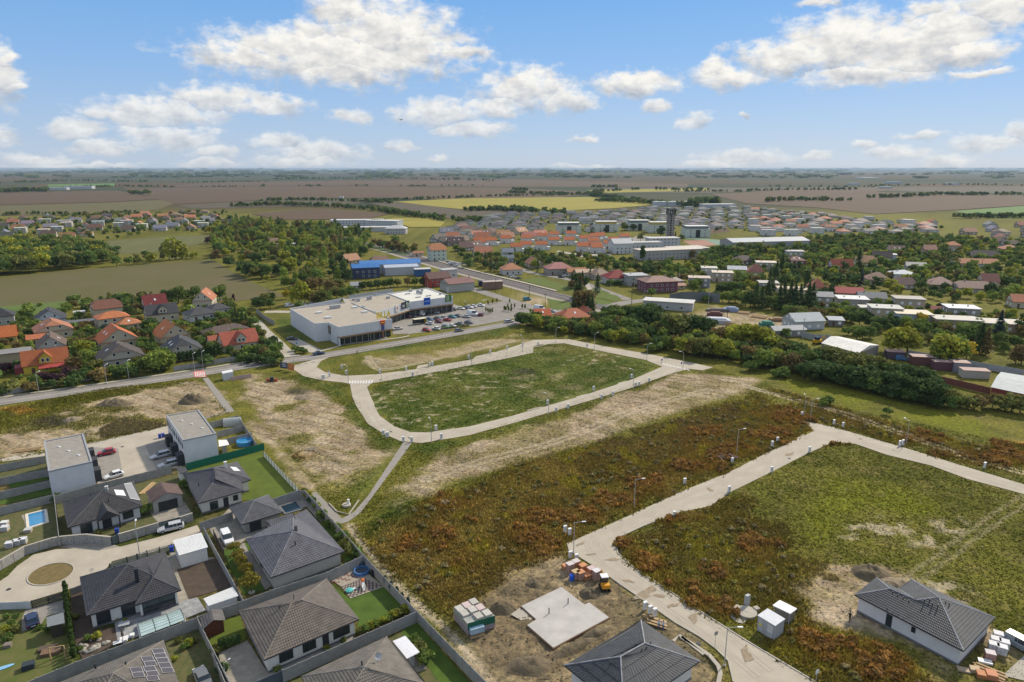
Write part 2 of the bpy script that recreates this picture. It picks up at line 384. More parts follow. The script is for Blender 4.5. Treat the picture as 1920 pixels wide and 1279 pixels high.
dirt = np.maximum(dirt,blobs([(1030,655,20,5),(1020,672,18,6),(1045,706,22,6),(975,724,14,5),(1018,740,22,7),(1110,712,30,4),(1155,690,24,3),(760,722,26,5),(930,700,20,3),(880,735,22,4),(985,708,24,4),(1075,725,24,4),(1200,718,20,3)],3,3,3)*0.45)
grit = zone([[(690,670),(760,662),(830,655),(900,640),(970,628),(1000,640),(850,668),(720,690),(680,680)]],soft=3,amp=3)*0.8
dirt = np.maximum(dirt,grit)
# tufted green patches and streaks inside the bare soil
hole = np.clip((fbm(X,Y,11,4)-0.53)*9,0,1)
xr,yr = X*0.86-Y*0.5,X*0.5+Y*0.86
streak = np.clip((fbm(xr/5.0,yr,1.8,3)-0.54)*9,0,1)
site = zone([[(860,1165),(1005,1060),(1060,1040),(1365,1240),(1365,1340),(850,1340)]],soft=3)
band_ = zone([[(740,945),(790,890),(860,850),(960,815),(1070,778),(1180,738),(1270,702),(1330,700),(1425,712),(1400,735),(1330,752),(1200,800),(1080,840),(970,866),(880,895),(800,930)]],soft=3,amp=2)
dirt = np.maximum(dirt,band_)*(1-(0.8-0.45*band_)*hole*(1-site))*(1-0.3*streak*(1-site))
brown = zone([[(655,990),(760,955),(890,900),(1090,835),(1250,785),(1425,738),(1495,778),(1525,802),(1280,920),(1190,960),(1066,1016),(1060,1046),(1000,1066),(865,1152),(840,1140),(760,1085),(700,1030)]],soft=5,amp=5)
brown = np.maximum(brown,0.8*zone([[(1165,1010),(1290,950),(1400,935),(1480,990),(1540,1060),(1520,1150),(1480,1190),(1340,1150),(1200,1065)]],soft=6,amp=8))
brown = np.maximum(brown,0.8*zone([[(1500,1160),(1580,1170),(1700,1240),(1760,1290),(1560,1290),(1440,1200)]],soft=4,amp=4))
brown = np.maximum(brown,0.8*zone([[(1440,725),(1560,760),(1700,800),(1920,850),(1920,890),(1840,870),(1690,830),(1560,800),(1500,775)]],soft=4,amp=4))
rust = blobs([(1030,975,50,22),(1015,1022,36,22),(1000,1000,40,20),(1090,970,54,12),(1160,940,48,11),(1240,905,50,11),(1310,876,46,11),(1370,845,52,12),(1440,813,54,14),(1488,788,32,17),(1455,772,36,9),(1330,812,36,6),(845,1010,28,24),(870,1050,30,30),(770,1022,26,9),(900,975,20,8),(1190,1015,28,14),(1235,1055,46,16),(1290,1095,56,20),(1340,1065,30,16),(1410,1035,40,22),(1330,1130,40,16),(1270,970,50,10),(1570,1220,60,34),(1640,1250,50,24),(1520,1200,40,16),(1730,820,50,9),(1850,860,60,10),(1900,845,34,14),(1800,850,50,8),(585,848,22,8),(1950,860,60,12),(845,940,14,6),(40,768,44,8),(1530,830,60,8)],3,5,5)
rust = rust*(0.35+0.65*np.clip((fbm(X,Y,4,3)-0.36)*6,0,1))
lush = zone([[(600,690),(660,664),(800,650),(930,630),(960,612),(880,622),(740,650),(640,668),(598,684)],
             [(555,700),(640,722),(660,745),(690,800),(740,828),(720,850),(670,800),(640,750),(590,722)],
             [(0,560),(130,548),(160,570),(60,590),(0,600)],[(505,585),(545,588),(560,620),(600,640),(550,640),(520,610)],
             [(690,975),(740,945),(800,900),(760,960),(700,1000)],[(650,920),(720,870),(745,850),(660,950)],
             [(1225,705),(1250,700),(1100,760),(860,835),(800,850),(780,838),(880,816),(1000,786),(1150,742)],
             [(1000,515),(1070,525),(1150,560),(1120,575),(1040,545)]],soft=4,amp=3)
lush = np.maximum(lush,zone([LOOP_LOT],soft=3,amp=2)*0.95)
lime = zone([[(1490,940),(1560,900),(1650,900),(1760,960),(1920,1060),(1920,1170),(1760,1090),(1620,1030),(1530,1010)]],soft=8,amp=10)*np.clip((fbm(X,Y,12,4)-0.36)*4,0,1)
lime = np.maximum(lime,zone([[(1440,700),(1620,740),(1780,775),(1920,810),(1920,850),(1800,815),(1640,775),(1500,735)]],soft=5,amp=6)*np.clip((fbm(X,Y,10,3)-0.35)*4,0,1))
pale = zone([[(1650,1080),(1720,1040),(1810,1090),(1920,1140),(1920,1200),(1800,1140)],[(1780,925),(1850,935),(1920,950),(1920,965),(1800,945)],[(1720,1010),(1920,930),(1920,940),(1740,1030)],[(1560,1005),(1640,965),(1700,985),(1600,1020)]],soft=4,amp=6)*np.clip((fbm(X,Y,2.2,4)-0.55)*9,0,1)*np.clip((fbm(X,Y,9,3)-.42)*6,0,1)*0.75
pale = np.maximum(pale,zone([LOOP_LOT],soft=2)*np.clip((fbm(X*0.6,Y*0.9,1.4,3)-0.64)*10,0,1)*np.clip((fbm(X,Y,12,3)-.45)*6,0,1)*0.7)
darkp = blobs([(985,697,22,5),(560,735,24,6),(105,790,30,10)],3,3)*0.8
# worn tracks
def track(pts,w,c=I1,sp=1.2):
    l = spline([P(*c(*p))[:2]for p in pts],10);k = np.zeros(X.shape,np.float32);pw = np.array(l)
    x0,y0 = pw.min(0)-6;x1,y1 = pw.max(0)+6
    ix = np.where((GX>x0)&(GX<x1))[0];iy = np.where((GY>y0)&(GY<y1))[0]
    sl = (slice(iy[0],iy[-1]+1),slice(ix[0],ix[-1]+1));xs,ys = X[sl],Y[sl];d = np.full(xs.shape,1e9)
    for a,b in zip(pw[:-1],pw[1:]):
        ab = b-a;t = np.clip(((xs-a[0])*ab[0]+(ys-a[1])*ab[1])/(ab@ab+1e-9),0,1);d = np.minimum(d,np.hypot(xs-a[0]-t*ab[0],ys-a[1]-t*ab[1]))
    d = d+(fbm(xs,ys,3,3)-0.5)*0.8
    k[sl] = np.clip(1.4-np.abs(d-sp*0.5 if sp else d)/w,0,1);return k
tr = track([(1395,722),(1450,738),(1560,768),(1680,808),(1800,852),(1930,888)],0.55,sp=1.9)
tr = np.maximum(tr,track([(655,985),(690,1030),(740,1090),(790,1140),(840,1180),(880,1230),(930,1290)],0.8,sp=0.0))
tr = np.maximum(tr,0.35*track([(1700,1090),(1760,1050),(1840,990),(1930,930)],0.5,sp=2.0))
tr = np.maximum(tr,0.7*track([(800,900),(900,865),(1050,825),(1200,765),(1330,730)],0.6,sp=2.0))
tr = np.maximum(tr,0.7*track([(690,668),(705,690),(740,690),(850,665),(960,640)],0.6,sp=1.6))
pale = np.maximum(pale,tr*(1-0.3*(dirt>0.5)))
# the left-hand building plots: worn garden soil and grass between houses
GARD = [[(0,890),(90,870),(340,860),(560,925),(640,985),(900,1300),(900,1400),(-60,1400),(-60,890)]]
gard = zone(GARD,soft=2,amp=1)
RRD = [(1502,785),(1527,808),(1440,848.5),(1363,887.5),(1280,920.5),(1195,960),(1064,1019),(1067,1032),(1122,1067),(1160,1096),(1205,1125),(1265,1167),(1312,1194),(1343,1217),(1366,1240),(1375,1279),(1378,1345),(1640,1345),(1527,1279),(1390,1197),(1320,1152),(1190,1067),(1157,1037),(1154,1018),(1162,1006),(1205,987),(1275,960),(1330,950),(1373,921),(1453,882),(1513,851),(1563,829),(1603,832),(1663,853),(1746,873),(1813,898),(1920,926.5),(1990,945),(1990,925),(1920,908.5),(1780,866),(1707,843),(1563,801),(1527,793)]
EXC = [RRD,[(540,690),(600,648),(650,660),(900,640),(1000,636),(1040,636),(1180,654),(1340,690),(1300,702),(1250,690),(1100,655),(1040,640),(900,668),(740,702),(698,718),(700,740),(660,740),(655,722)],[(655,730),(698,730),(740,800),(800,810),(960,780),(1240,686),(1290,690),(1100,745),(860,822),(780,830),(720,815)]]
excl = np.maximum(zone(EXC,soft=.5,amp=0),gard)
excl = np.maximum(excl,zone([[(745,830),(785,828),(655,985),(575,925),(590,915),(645,970)]],soft=.5,amp=0));excl = np.maximum(excl,zone([[(382,712),(394,708),(442,770),(424,774)]],soft=.5,amp=0))
near_road = np.clip(zone(EXC,soft=6,amp=0)*1.6,0,1)
Z = (fbm(X,Y,9,4)-0.5)*0.4*np.clip(np.maximum(dirt,brown)*1.5,0,1)*(np.hypot(X,Y)<215)*(1-near_road)*(Y<205)
Z = Z+site*(fbm(X,Y,2.4,4)-0.5)*0.9*(1-near_road)
Z = np.where((gard>0.05)|(excl>0.02),0,Z)-0.06
V = np.stack([X.ravel(),Y.ravel(),Z.ravel()],1);ny,nx = X.shape
ii = np.arange(ny*nx).reshape(ny,nx);F = np.stack([ii[:-1,:-1].ravel(),ii[:-1,1:].ravel(),ii[1:,1:].ravel(),ii[1:,:-1].ravel()],1)
# base colour of the open ground, area by area
n1,n2,n3 = fbm(X,Y,26,4),fbm(X+90,Y-40,7.5,4),fbm(X-35,Y+60,2.6,3)
def cmix(a,b,w):return a*(1-w[...,None])+np.array(b)*w[...,None]
def st(n,a,b):return np.clip((n-a)/(b-a),0,1)
GC = cmix(np.zeros(X.shape+(3,))+np.array((.085,.088,.015)),(.15,.14,.03),st(n2*.6+n1*.4,.38,.62))
GC = cmix(GC,(.17,.14,.055),st(n3,.58,.75)*.6)
bc = cmix(np.zeros(X.shape+(3,))+np.array((.115,.092,.026)),(.20,.155,.052),st(n2,.45,.62))
bc = cmix(bc,(.122,.112,.023),st(n1*.5+n2*.5,.45,.58)*.75);bc = cmix(bc,(.17,.095,.024),st(n1*.4+fbm(X,Y,12,4)*.6,.57,.66)*.4);bc = cmix(bc,(.10,.08,.045),zone([[(1090,800),(1260,770),(1380,760),(1440,775),(1330,815),(1150,850)]],soft=12,amp=8)*.6);bc = cmix(bc,(.085,.066,.025),st(n3,.56,.72)*.6);bc = cmix(bc,(.17,.155,.022),st(fbm(X+11,Y,5,3),.62,.72)*.8)
bc = bc*np.array((1.36,1.22,1.15));GC = GC*(1-brown[...,None])+bc*brown[...,None]
lc = cmix(np.zeros(X.shape+(3,))+np.array((.06,.085,.016)),(.10,.118,.028),st(n2,.4,.62));lc = cmix(lc,(.12,.115,.035),st(n1,.54,.66)*.7)
GC = GC*(1-lush[...,None])+lc*lush[...,None]
GC = cmix(GC,(.14,.15,.012),lime*.8)
rc = cmix(np.zeros(X.shape+(3,))+np.array((.20,.112,.026)),(.31,.185,.05),st(n3*.5+n2*.5,.42,.62));rc = cmix(rc,(.09,.062,.02),st(n2,.55,.7)*.6)
GC = GC*(1-rust[...,None])+rc*1.2*rust[...,None]
dc = cmix(np.zeros(X.shape+(3,))+np.array((.27,.205,.125)),(.38,.30,.195),st(n2*.5+n3*.5,.4,.6));rut = fbm(xr/9,yr*1.0,.95,2);dc = cmix(dc,(.165,.132,.085),st(rut,.55,.72)*.75);dc = cmix(dc,(.39,.325,.235),st(fbm(xr/7+9,yr,1.3,2),.6,.75)*.5)
sc_ = cmix(np.zeros(X.shape+(3,))+np.array((.18,.138,.08)),(.29,.225,.13),st(n2*.6+n3*.4,.44,.6));sc_ = cmix(sc_,(.11,.088,.052),st(fbm(xr/3,yr,2.2,3),.55,.68)*.8);sc_ = cmix(sc_,(.12,.105,.05),st(n1,.55,.66)*.4)
dc = dc*(1-site[...,None])+sc_*site[...,None]
GC = GC*(1-dirt[...,None])+dc*dirt[...,None]
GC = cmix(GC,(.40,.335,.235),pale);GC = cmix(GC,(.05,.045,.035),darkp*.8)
GC = GC*(1-gard[...,None])+cmix(np.zeros(X.shape+(3,))+np.array((.055,.066,.018)),(.13,.105,.05),st(n2,.45,.6))*gard[...,None]
GC[...,2]*=1-.24*(1-np.clip(dirt+pale+darkp,0,1))
def ground_mat():
    m = bpy.data.materials.new('open ground');m.use_nodes = True;t = m.node_tree;b = t.nodes['Principled BSDF'];nn = t.nodes.new;ln = t.links.new
    b.inputs['Roughness'].default_value = 0.95;b.inputs['Specular IOR Level'].default_value = 0.1
    geo = nn('ShaderNodeNewGeometry')
    def ramp(f,*st):
        r = nn('ShaderNodeValToRGB');ln(f,r.inputs[0]);el_ = r.color_ramp.elements
        while len(el_)<len(st):el_.new(0.5)
        for k_,(p_,c_)in zip(el_,st):k_.position = p_;k_.color = (*c_,1)
        return r.outputs[0]
    def mixc(f,a,c,bl='MIX'):
        x = nn('ShaderNodeMix');x.data_type = 'RGBA';x.blend_type = bl
        if f is None:x.inputs[0].default_value = 1
        else:ln(f,x.inputs[0])
        ln(a,x.inputs[6]);ln(c,x.inputs[7]);return x.outputs[2]
    tx = nn('ShaderNodeTexNoise');tx.inputs['Scale'].default_value = 1.1;tx.inputs['Detail'].default_value = 7;tx.inputs['Roughness'].default_value = 0.72;ln(geo.outputs['Position'],tx.inputs['Vector']);mf = tx.outputs['Fac']
    at = nn('ShaderNodeAttribute');at.attribute_name = 'ground_colour'
    col = mixc(None,at.outputs['Color'],ramp(mf,(0.32,(.42,.45,.5)),(0.5,(1,1,1)),(0.68,(1.75,1.65,1.5))),'MULTIPLY')
    # beyond the town the plain is a patchwork of fields
    sv = nn('ShaderNodeVectorMath');sv.operation = 'MULTIPLY';ln(geo.outputs['Position'],sv.inputs[0]);sv.inputs[1].default_value = (0.0011,0.0016,0)
    vo = nn('ShaderNodeTexVoronoi');vo.inputs['Scale'].default_value = 1;vo.voronoi_dimensions = '2D';ln(sv.outputs[0],vo.inputs['Vector'])
    vs = nn('ShaderNodeSeparateColor');ln(vo.outputs['Color'],vs.inputs[0])
    fld = ramp(vs.outputs[0],(0.0,(0.085,0.055,0.028)),(0.25,(0.10,0.063,0.03)),(0.4,(0.04,0.055,0.025)),(0.6,(0.07,0.066,0.036)),(0.75,(0.03,0.05,0.026)),(0.95,(0.04,0.05,0.028)))
    sy = nn('ShaderNodeSeparateXYZ');ln(geo.outputs['Position'],sy.inputs[0])
    fr = nn('ShaderNodeMapRange');ln(sy.outputs[1],fr.inputs[0]);fr.inputs[1].default_value = 1050;fr.inputs[2].default_value = 1300
    col = mixc(fr.outputs[0],col,fld)
    ln(col,b.inputs['Base Color'])
    bp = nn('ShaderNodeBump');bp.inputs['Strength'].default_value = 1;bp.inputs['Distance'].default_value = 0.3;ln(mf,bp.inputs['Height']);ln(bp.outputs[0],b.inputs['Normal'])
    return m
gme = npmesh('ground',V,F,ground_mat(),smooth=True)
_a = gme.attributes.new('ground_colour','FLOAT_COLOR','POINT');_d = np.ones((V.shape[0],4),np.float32);_d[:,:3] = GC.reshape(-1,3);_a.data.foreach_set('color',_d.ravel())
struct(link('ground',gme))
# ================================================================== roads and paths
ASPH = mat('worn asphalt',(0.225,0.205,0.18),rough=0.9,var=0.14,scale=0.22)
PAVE = mat('grey pavers',(0.255,0.235,0.205),rough=0.9,var=0.16,scale=0.8)
SLABC = mat('concrete road',(0.44,0.39,0.31),rough=0.9,var=0,scale=0.22,col2=(0.34,0.295,0.228))
PAINTW = mat('road paint',(0.62,0.61,0.58),rough=0.7,var=0.12,scale=1.5)
PAINTR = mat('red road paint',(0.55,0.16,0.13),rough=0.7,var=0.15,scale=1.5)
MROAD = [(-60,765),(0,754),(200,726),(362,702),(480,683.5),(588,669.5),(710,650),(859,624.5),(967,604.5),(1010,590),(1060,583)]
mroad = spline([P(*p)[:2]for p in MROAD],6)
band('road',mroad,7.2,ASPH,0.02)
for off in(3.7,-3.7):
    l,r = ribbon(mroad,abs(off)*2);kerb(l if off>0 else r,0.2,0.13)
lw,rw = ribbon(mroad,0.0)
mk = MB()
for i in range(0,len(mroad)-1):
    a,b = Vector(mroad[i]),Vector(mroad[i+1]);n = max(1,int((b-a).length/6))
    for j in range(n):
        if j%2==0:
            p,q = a.lerp(b,j/n),a.lerp(b,(j+1)/n);t = (q-p).normalized();s = Vector((-t.y,t.x))*0.09
            mk.add([(*(p+s),.026),(*(p-s),.026),(*(q-s),.026),(*(q+s),.026)],[(0,1,2,3)])
struct(mk.build('road_marking',PAINTW))
# station road, crossing and road to the right
ROAD2 = [(1250,560),(1183,566),(1130,576),(1060,586)]
band('road',spline([P(*p)[:2]for p in ROAD2],6),8,ASPH,0.024)
band('road',spline([P(*p)[:2]for p in[(1178,562),(1135,546),(1085,528),(1040,519),(1000,512),(960,500),(900,490)]],6),6,ASPH,0.016)
band('road',spline([P(*p)[:2]for p in[(860,536),(900,546),(950,562),(1000,577),(1040,583)]],6),7.5,ASPH,0.028)
band('road',spline([P(*p)[:2]for p in[(672,457),(720,468),(775,480),(830,488),(880,497)]],6),6,ASPH,0.016)
sheet('car_park',W(E1,[(0,780),(0,470),(230,440),(310,380),(900,300),(1250,250),(1500,300),(1800,450),(1600,555),(1250,620),(700,720)]),ASPH,0.012)
sheet('car_park',W(D1,[(1160,490),(1400,380),(1860,300),(1920,320),(1920,570),(1350,640),(1180,640)]),PAVE,0.014)
# pale concrete ring road of the empty plots
RING_OUT = [(*C9(270,640),),(*C9(330,682),),(*C9(460,712),),(*C9(600,728),),(*C9(648,740),)]
sheet('concrete_road',W(C9,[(268,610),(262,640),(330,685),(460,714),(600,728),(650,738),(668,830),(690,886),(822,886),(790,815),(768,760),(800,735),(1100,682),(1500,607),(1720,565),(1920,522),(1920,438),(1700,505),(1500,568),(1100,637),(830,672),(620,682),(480,658),(420,622),(450,580),(520,548),(400,570)]),SLABC,0.03)
sheet('concrete_road',W(I1,[(666,758),(690,795),(717,812),(750,827),(790,831),(880,816),(968,792),(1035,772),(1110,750),(1185,727),(1255,702),(1290,692),(1242,687.5),(1190,710),(1160,720),(1102,739),(1017,764),(960,780),(880,800),(800,811),(770,810.5),(740,800),(712,780),(700,758)]),SLABC,0.034)
sheet('concrete_road',W(C10,[(0,420),(200,346),(390,335),(700,400),(1000,460),(1130,512),(1320,527),(1430,538),(1512,516),(1100,430),(760,370),(420,304),(160,310),(0,366)]),SLABC,0.038)
# stepped parking bays along the ring
for c,q in((C9,[(1110,634),(1190,618),(1190,600),(1120,612)]),(C9,[(1500,568),(1650,535),(1650,518),(1520,548)]),(C10,[(800,642),(880,618),(850,618),(790,636)]),(C10,[(490,742),(580,716),(560,714),(480,736)]),(C10,[(120,842),(240,812),(215,812),(110,836)])):
    sheet('parking_bay',W(c,q),SLABC,0.042)
zc = MB()
for i in range(9):
    x = 648+i*19;q = W(C9,[(x,715-i*.4),(x+10,715-i*.4),(x+4,734),(x-7,734)],0.05);zc.add(ccw(q)if 0 else q,[(3,2,1,0)])
struct(zc.build('zebra_crossing',PAINTW))
zc = MB()
for i in range(8):
    x,y = 1124+i*26,478+i*6.2;zc.add(W(C10,[(x,y+4),(x+12,y+7),(x+30,y+20),(x+16,y+17)],0.05),[(3,2,1,0)])
struct(zc.build('zebra_crossing',PAINTW))
struct(MB().add(W(C1,[(1448,704),(1530,698),(1550,745),(1460,752)],0.034),[(3,2,1,0)]).build('crossing_mark',PAINTR))
zc = MB()
for i in range(6):
    x = 1462+i*13;zc.add(W(C1,[(x,708),(x+6,708),(x+10,746),(x+3,747)],0.04),[(3,2,1,0)])
struct(zc.build('zebra_crossing',PAINTW))
for i in range(3):
    sheet('road_patch',W(C9,[(285+i*42+i*6,606-i*9),(310+i*48,601-i*9),(312+i*48,607-i*9),(288+i*48,613-i*9)]),PAVE,0.045)
# right-hand concrete road
sheet('concrete_road',W(I1,RRD),SLABC,0.03)
kerb([P(*p)[:2]for p in[(1275,960),(1205,987),(1164,1006),(1156,1016),(1158,1037),(1190,1066),(1320,1151),(1390,1196),(1527,1278)]],0.22,0.12)
kerb([P(*p)[:2]for p in[(1064,1019),(1067,1032),(1122,1067),(1205,1125),(1265,1167),(1312,1194),(1343,1217),(1366,1240),(1375,1279)]],0.22,0.12)
kerb([P(*C6(*p))[:2]for p in[(1690,975),(1735,930),(1918,1075)]],0.5,0.2);kerb([P(*C7(*p))[:2]for p in[(-10,588),(60,630),(150,690),(200,750),(212,790),(200,850)]],0.6,0.2)
# worn wheel marks and soil carried onto the new roads
WEAR = mat('wheel wear',(0.37,0.325,0.255),rough=.9,var=0,scale=.9,col2=(0.42,0.37,0.295));SPILL = mat('carried soil',(0.27,0.215,0.145),rough=.95,var=.25,scale=2)
for pl,offs in(([(1520,818),(1446,866),(1368,905),(1280,938),(1197,976),(1122,1012),(1130,1040),(1175,1075),(1260,1132),(1352,1197),(1435,1264)],(1.0,1.7)),([(1560,815),(1640,836),(1725,859),(1800,882),(1920,917)],(.9,)),([(606,706),(645,711),(700,711),(778,699),(886,679),(943,665),(1000,650),(1062,640),(1142,656),(1222,671),(1280,682)],(.9,)),([(681,750),(701,788),(728,806),(760,819),(795,821),(880,808),(964,786),(1026,768),(1106,744.5),(1172,723.5),(1240,695)],(.9,))):
    q = spline([P(*p)[:2]for p in pl],6)
    for off in offs:
        for k_ in(0,1):
            e_ = ribbon(q,off*2)[k_];band('tyre_mark',e_,.55,WEAR,.05+.004*k_)
r_ = random.Random(4)
for n_,(px,py,s)in enumerate(((1215,1108,2.2),(1205,1120,1.2),(1235,1118,1.0),(1180,1090,.9),(1150,1050,1.1),(1300,1160,1.4),(1262,1136,.8),(1400,1230,1.6),(1110,1040,.8),(1330,918,1.0),(1090,1020,.9),(1480,852,1.2))):
    x,y,_ = P(px,py);a = r_.uniform(0,3);pts_ = []
    for i in range(11):t_ = 2*math.pi*i/11;rr = s*r_.uniform(.35,1.1);u,v = rr*1.6*math.cos(t_),rr*.6*math.sin(t_);pts_.append((x+u*math.cos(a)-v*math.sin(a),y+u*math.sin(a)+v*math.cos(a)))
    sheet('soil_spill',pts_,SPILL,.062+.003*n_)
# footpaths
sheet('footpath',W(C4,[(1425,118),(1492,118),(1180,545),(1100,650),(1010,715),(940,733),(900,715),(720,505),(770,488),(965,690),(1055,640),(1160,520)]),PAVE,0.03)
sheet('footpath',W(C1,[(1520,760),(1560,752),(1760,1005),(1700,1015)]),PAVE,0.03)
sheet('footpath',W(C1,[(1540,1050),(1680,1015),(1700,990),(1760,1005),(1540,1058)]),PAVE,0.034)
l,r = ribbon(mroad[:30],11.0);band('footpath',l[:],1.4,CONC,0.03)
band('footpath',[P(*C9(*p))[:2]for p in[(0,300),(60,370),(150,450),(240,545)]],4.2,CONC,0.022)
band('footpath',[P(*C9(*p))[:2]for p in[(250,430),(330,470),(420,515)]],5,CONC,0.022)
band('footpath',[P(*C9(*p))[:2]for p in[(430,515),(600,468),(800,440),(1000,418),(1060,405)]],1.3,CONC,0.024)
band('footpath',[P(*C9(*p))[:2]for p in[(60,240),(150,238),(240,240)]],5,CONC,0.022)
band('footpath',[P(*p)[:2]for p in[(1085,512),(1110,548),(1150,562)]],3,CONC,0.02)
# ---- railway
rail = [P(*p)[:2]for p in[(560,428),(630,443),(700,461),(780,484),(860,507),(940,527),(1010,545),(1075,562),(1180,589)]]
rl = spline(rail,5);GRAV = mat('track ballast',(0.16,0.13,0.11),rough=0.95,var=0.25,scale=1.2)
band('railway_bed',rl,11,GRAV,0.03);rb = MB()
for off in(-3.1,-1.6,1.6,3.1):
    l,r = ribbon(rl,2*abs(off));e_ = l if off>0 else r;l2,r2 = ribbon(e_,0.16)
    for i in range(len(l2)-1):rb.prism([l2[i],r2[i],r2[i+1],l2[i+1]],0.1,0.26)
struct(rb.build('railway_rail',STEEL))
l,r = ribbon(rl,15);band('station_platform',l[12:32],2.4,CONC,0.35)
band('grass_verge',r,3.5,mat('pale ballast edge',(0.30,0.27,0.22),var=0.2),0.02)
# ================================================================== fields beyond
FB = mat('ploughed soil',(0.088,0.053,0.025),rough=0.95,var=0.14,scale=0.02)
FG = mat('young crop',(0.25,0.215,0.025),rough=0.95,var=0.12,scale=0.02)
FGG = mat('green crop',(0.09,0.165,0.035),rough=0.95,var=0.12,scale=0.02)
FO = mat('stubble',(0.112,0.088,0.035),rough=0.95,var=0.16,scale=0.025,col2=(0.085,0.082,0.02))
FT = mat('harvested field',(0.08,0.063,0.036),rough=0.95,var=0.12,scale=0.02)
for nm,m,z,p in(('field',FO,.04,[(-200,530),(0,521),(130,507),(250,498),(330,491),(400,487),(432,508),(470,528),(510,545),(540,556),(430,566),(230,566),(60,572),(-200,585)]),
    ('ploughed_field',FB,.3,[(-400,366),(0,361),(220,357.5),(300,373),(200,379),(0,384),(-400,388)]),('field',FO,.3,[(-400,392),(0,386),(200,380.5),(305,375),(330,380),(300,393),(240,401),(0,405),(-400,410)]),
    ('ploughed_field',FB,.4,[(228,352.5),(560,350),(960,352),(1135,362),(960,379),(720,371),(560,372.5),(330,383),(285,371)]),('field',FT,.37,[(330,385),(500,376),(690,373),(730,377),(620,386),(360,392)]),
    ('ploughed_field',FB,.33,[(420,341),(960,336.5),(1290,345),(1290,351),(960,350.5),(600,348),(290,351)]),('meadow',FG,.5,[(735,378.5),(870,372.5),(1105,369.5),(1235,384),(1150,391),(1062,395),(960,394.5),(862,392.5),(800,386)]),
    ('ploughed_field',FT,.5,[(690,381),(745,379),(862,393.5),(960,396),(1020,401),(850,412),(760,396)]),('ploughed_field',FB,.5,[(470,401),(600,391.5),(735,401),(690,411),(520,413)]),
    ('meadow',FG,.5,[(722,411),(792,407.5),(835,417),(826,426),(770,427)]),('ploughed_field',FB,.5,[(1330,364),(1490,357),(1920,367),(2400,372),(2400,388),(1920,385.5),(1790,394),(1640,402),(1535,390),(1400,382)]),
    ('ploughed_field',FB,.62,[(1405,360),(1500,355),(1670,354),(1690,356),(1600,364),(1440,372)]),('field',FGG,.6,[(1788,397),(1920,386.5),(2300,382),(2300,412),(1920,408),(1860,409)]),
    ('field',FT,.35,[(1130,352),(1400,352),(1900,350),(2300,350),(2300,365),(1920,364),(1500,355),(1330,362),(1140,361)]),('meadow',FG,.55,[(1100,357),(1330,353),(1330,357.5),(1140,362)]),
    ('field',FGG,.4,[(90,346),(215,344),(215,350),(90,350.5)]),('meadow',mat('paddock',(0.105,0.105,0.03),rough=.95,var=.2,scale=.05),.06,[(200,452),(290,445),(395,440),(400,450),(330,470),(215,478)]),('meadow',mat('green paddock',(0.085,0.125,0.02),rough=.95,var=.2,scale=.1),.05,[(0,575),(150,562),(160,570),(100,585),(0,605)])):
    sheet(nm,[P(*q)for q in p],m,z)
# ================================================================== near houses, built from their eaves and ridges
LAWN = mat('mown lawn',(0.06,0.105,0.012),rough=0.95,var=0.22,scale=0.5,bump=0.03,bscale=9)
LAWN3 = mat('patchy garden lawn',(0.07,0.10,0.014),rough=0.95,var=0,scale=0.45,col2=(0.13,0.115,0.04),bump=0.05,bscale=7)
LAWN2 = mat('bright lawn',(0.085,0.115,0.012),rough=0.95,var=0.2,scale=0.35,bump=0.03,bscale=9)
ROUGHG = mat('rough garden grass',(0.05,0.075,0.018),rough=0.95,var=0.0,scale=0.9,col2=(0.14,0.115,0.05),bump=0.06,bscale=6)
SOIL = mat('garden soil',(0.075,0.055,0.04),rough=0.95,var=0.22,scale=0.8,bump=0.05)
FLAG = mat('marbled terrace stone',(0.16,0.165,0.17),rough=0.8,var=0.0,scale=0.9,col2=(0.36,0.36,0.35))
SPOIL = mat('gravel yard',(0.27,0.245,0.20),rough=0.95,var=0.25,scale=0.9)
def facing(a,b):
    """is the outside of ccw edge a-b turned to the camera"""
    m = ((a[0]+b[0])/2,(a[1]+b[1])/2);n = (b[1]-a[1],-(b[0]-a[0]));return-m[0]*n[0]-m[1]*n[1]>0
def window_at(parent,a,b,t,w,z0,z1,org,nm='window',frame=DFRAME,panes=2,proud=0.05):
    a = Vector(a[:2]);b = Vector(b[:2]);d = (b-a).normalized();n = Vector((d.y,-d.x));c = a.lerp(b,t);fr = 0.09;f = MB();p = MB()
    def bx(mb,u0,u1,v0,v1,dep):
        q = [c+d*u0,c+d*u1,c+d*u1+n*dep,c+d*u0+n*dep];mb.prism([tuple(x)for x in q],v0,v1)
    h = w/2
    bx(f,-h,h,z0,z0+fr,proud+.04);bx(f,-h,h,z1-fr,z1,proud+.02);bx(f,-h,-h+fr,z0+fr,z1-fr,proud);bx(f,h-fr,h,z0+fr,z1-fr,proud)
    for k in range(1,panes):
        u = -h+w*k/panes;bx(f,u-fr/2,u+fr/2,z0+fr,z1-fr,proud)
    bx(p,-h+fr,h-fr,z0+fr,z1-fr,0.02)
    fo = f.build(nm,frame,parent,org=org);p.build('pane',GLASS,fo,org=org);return fo
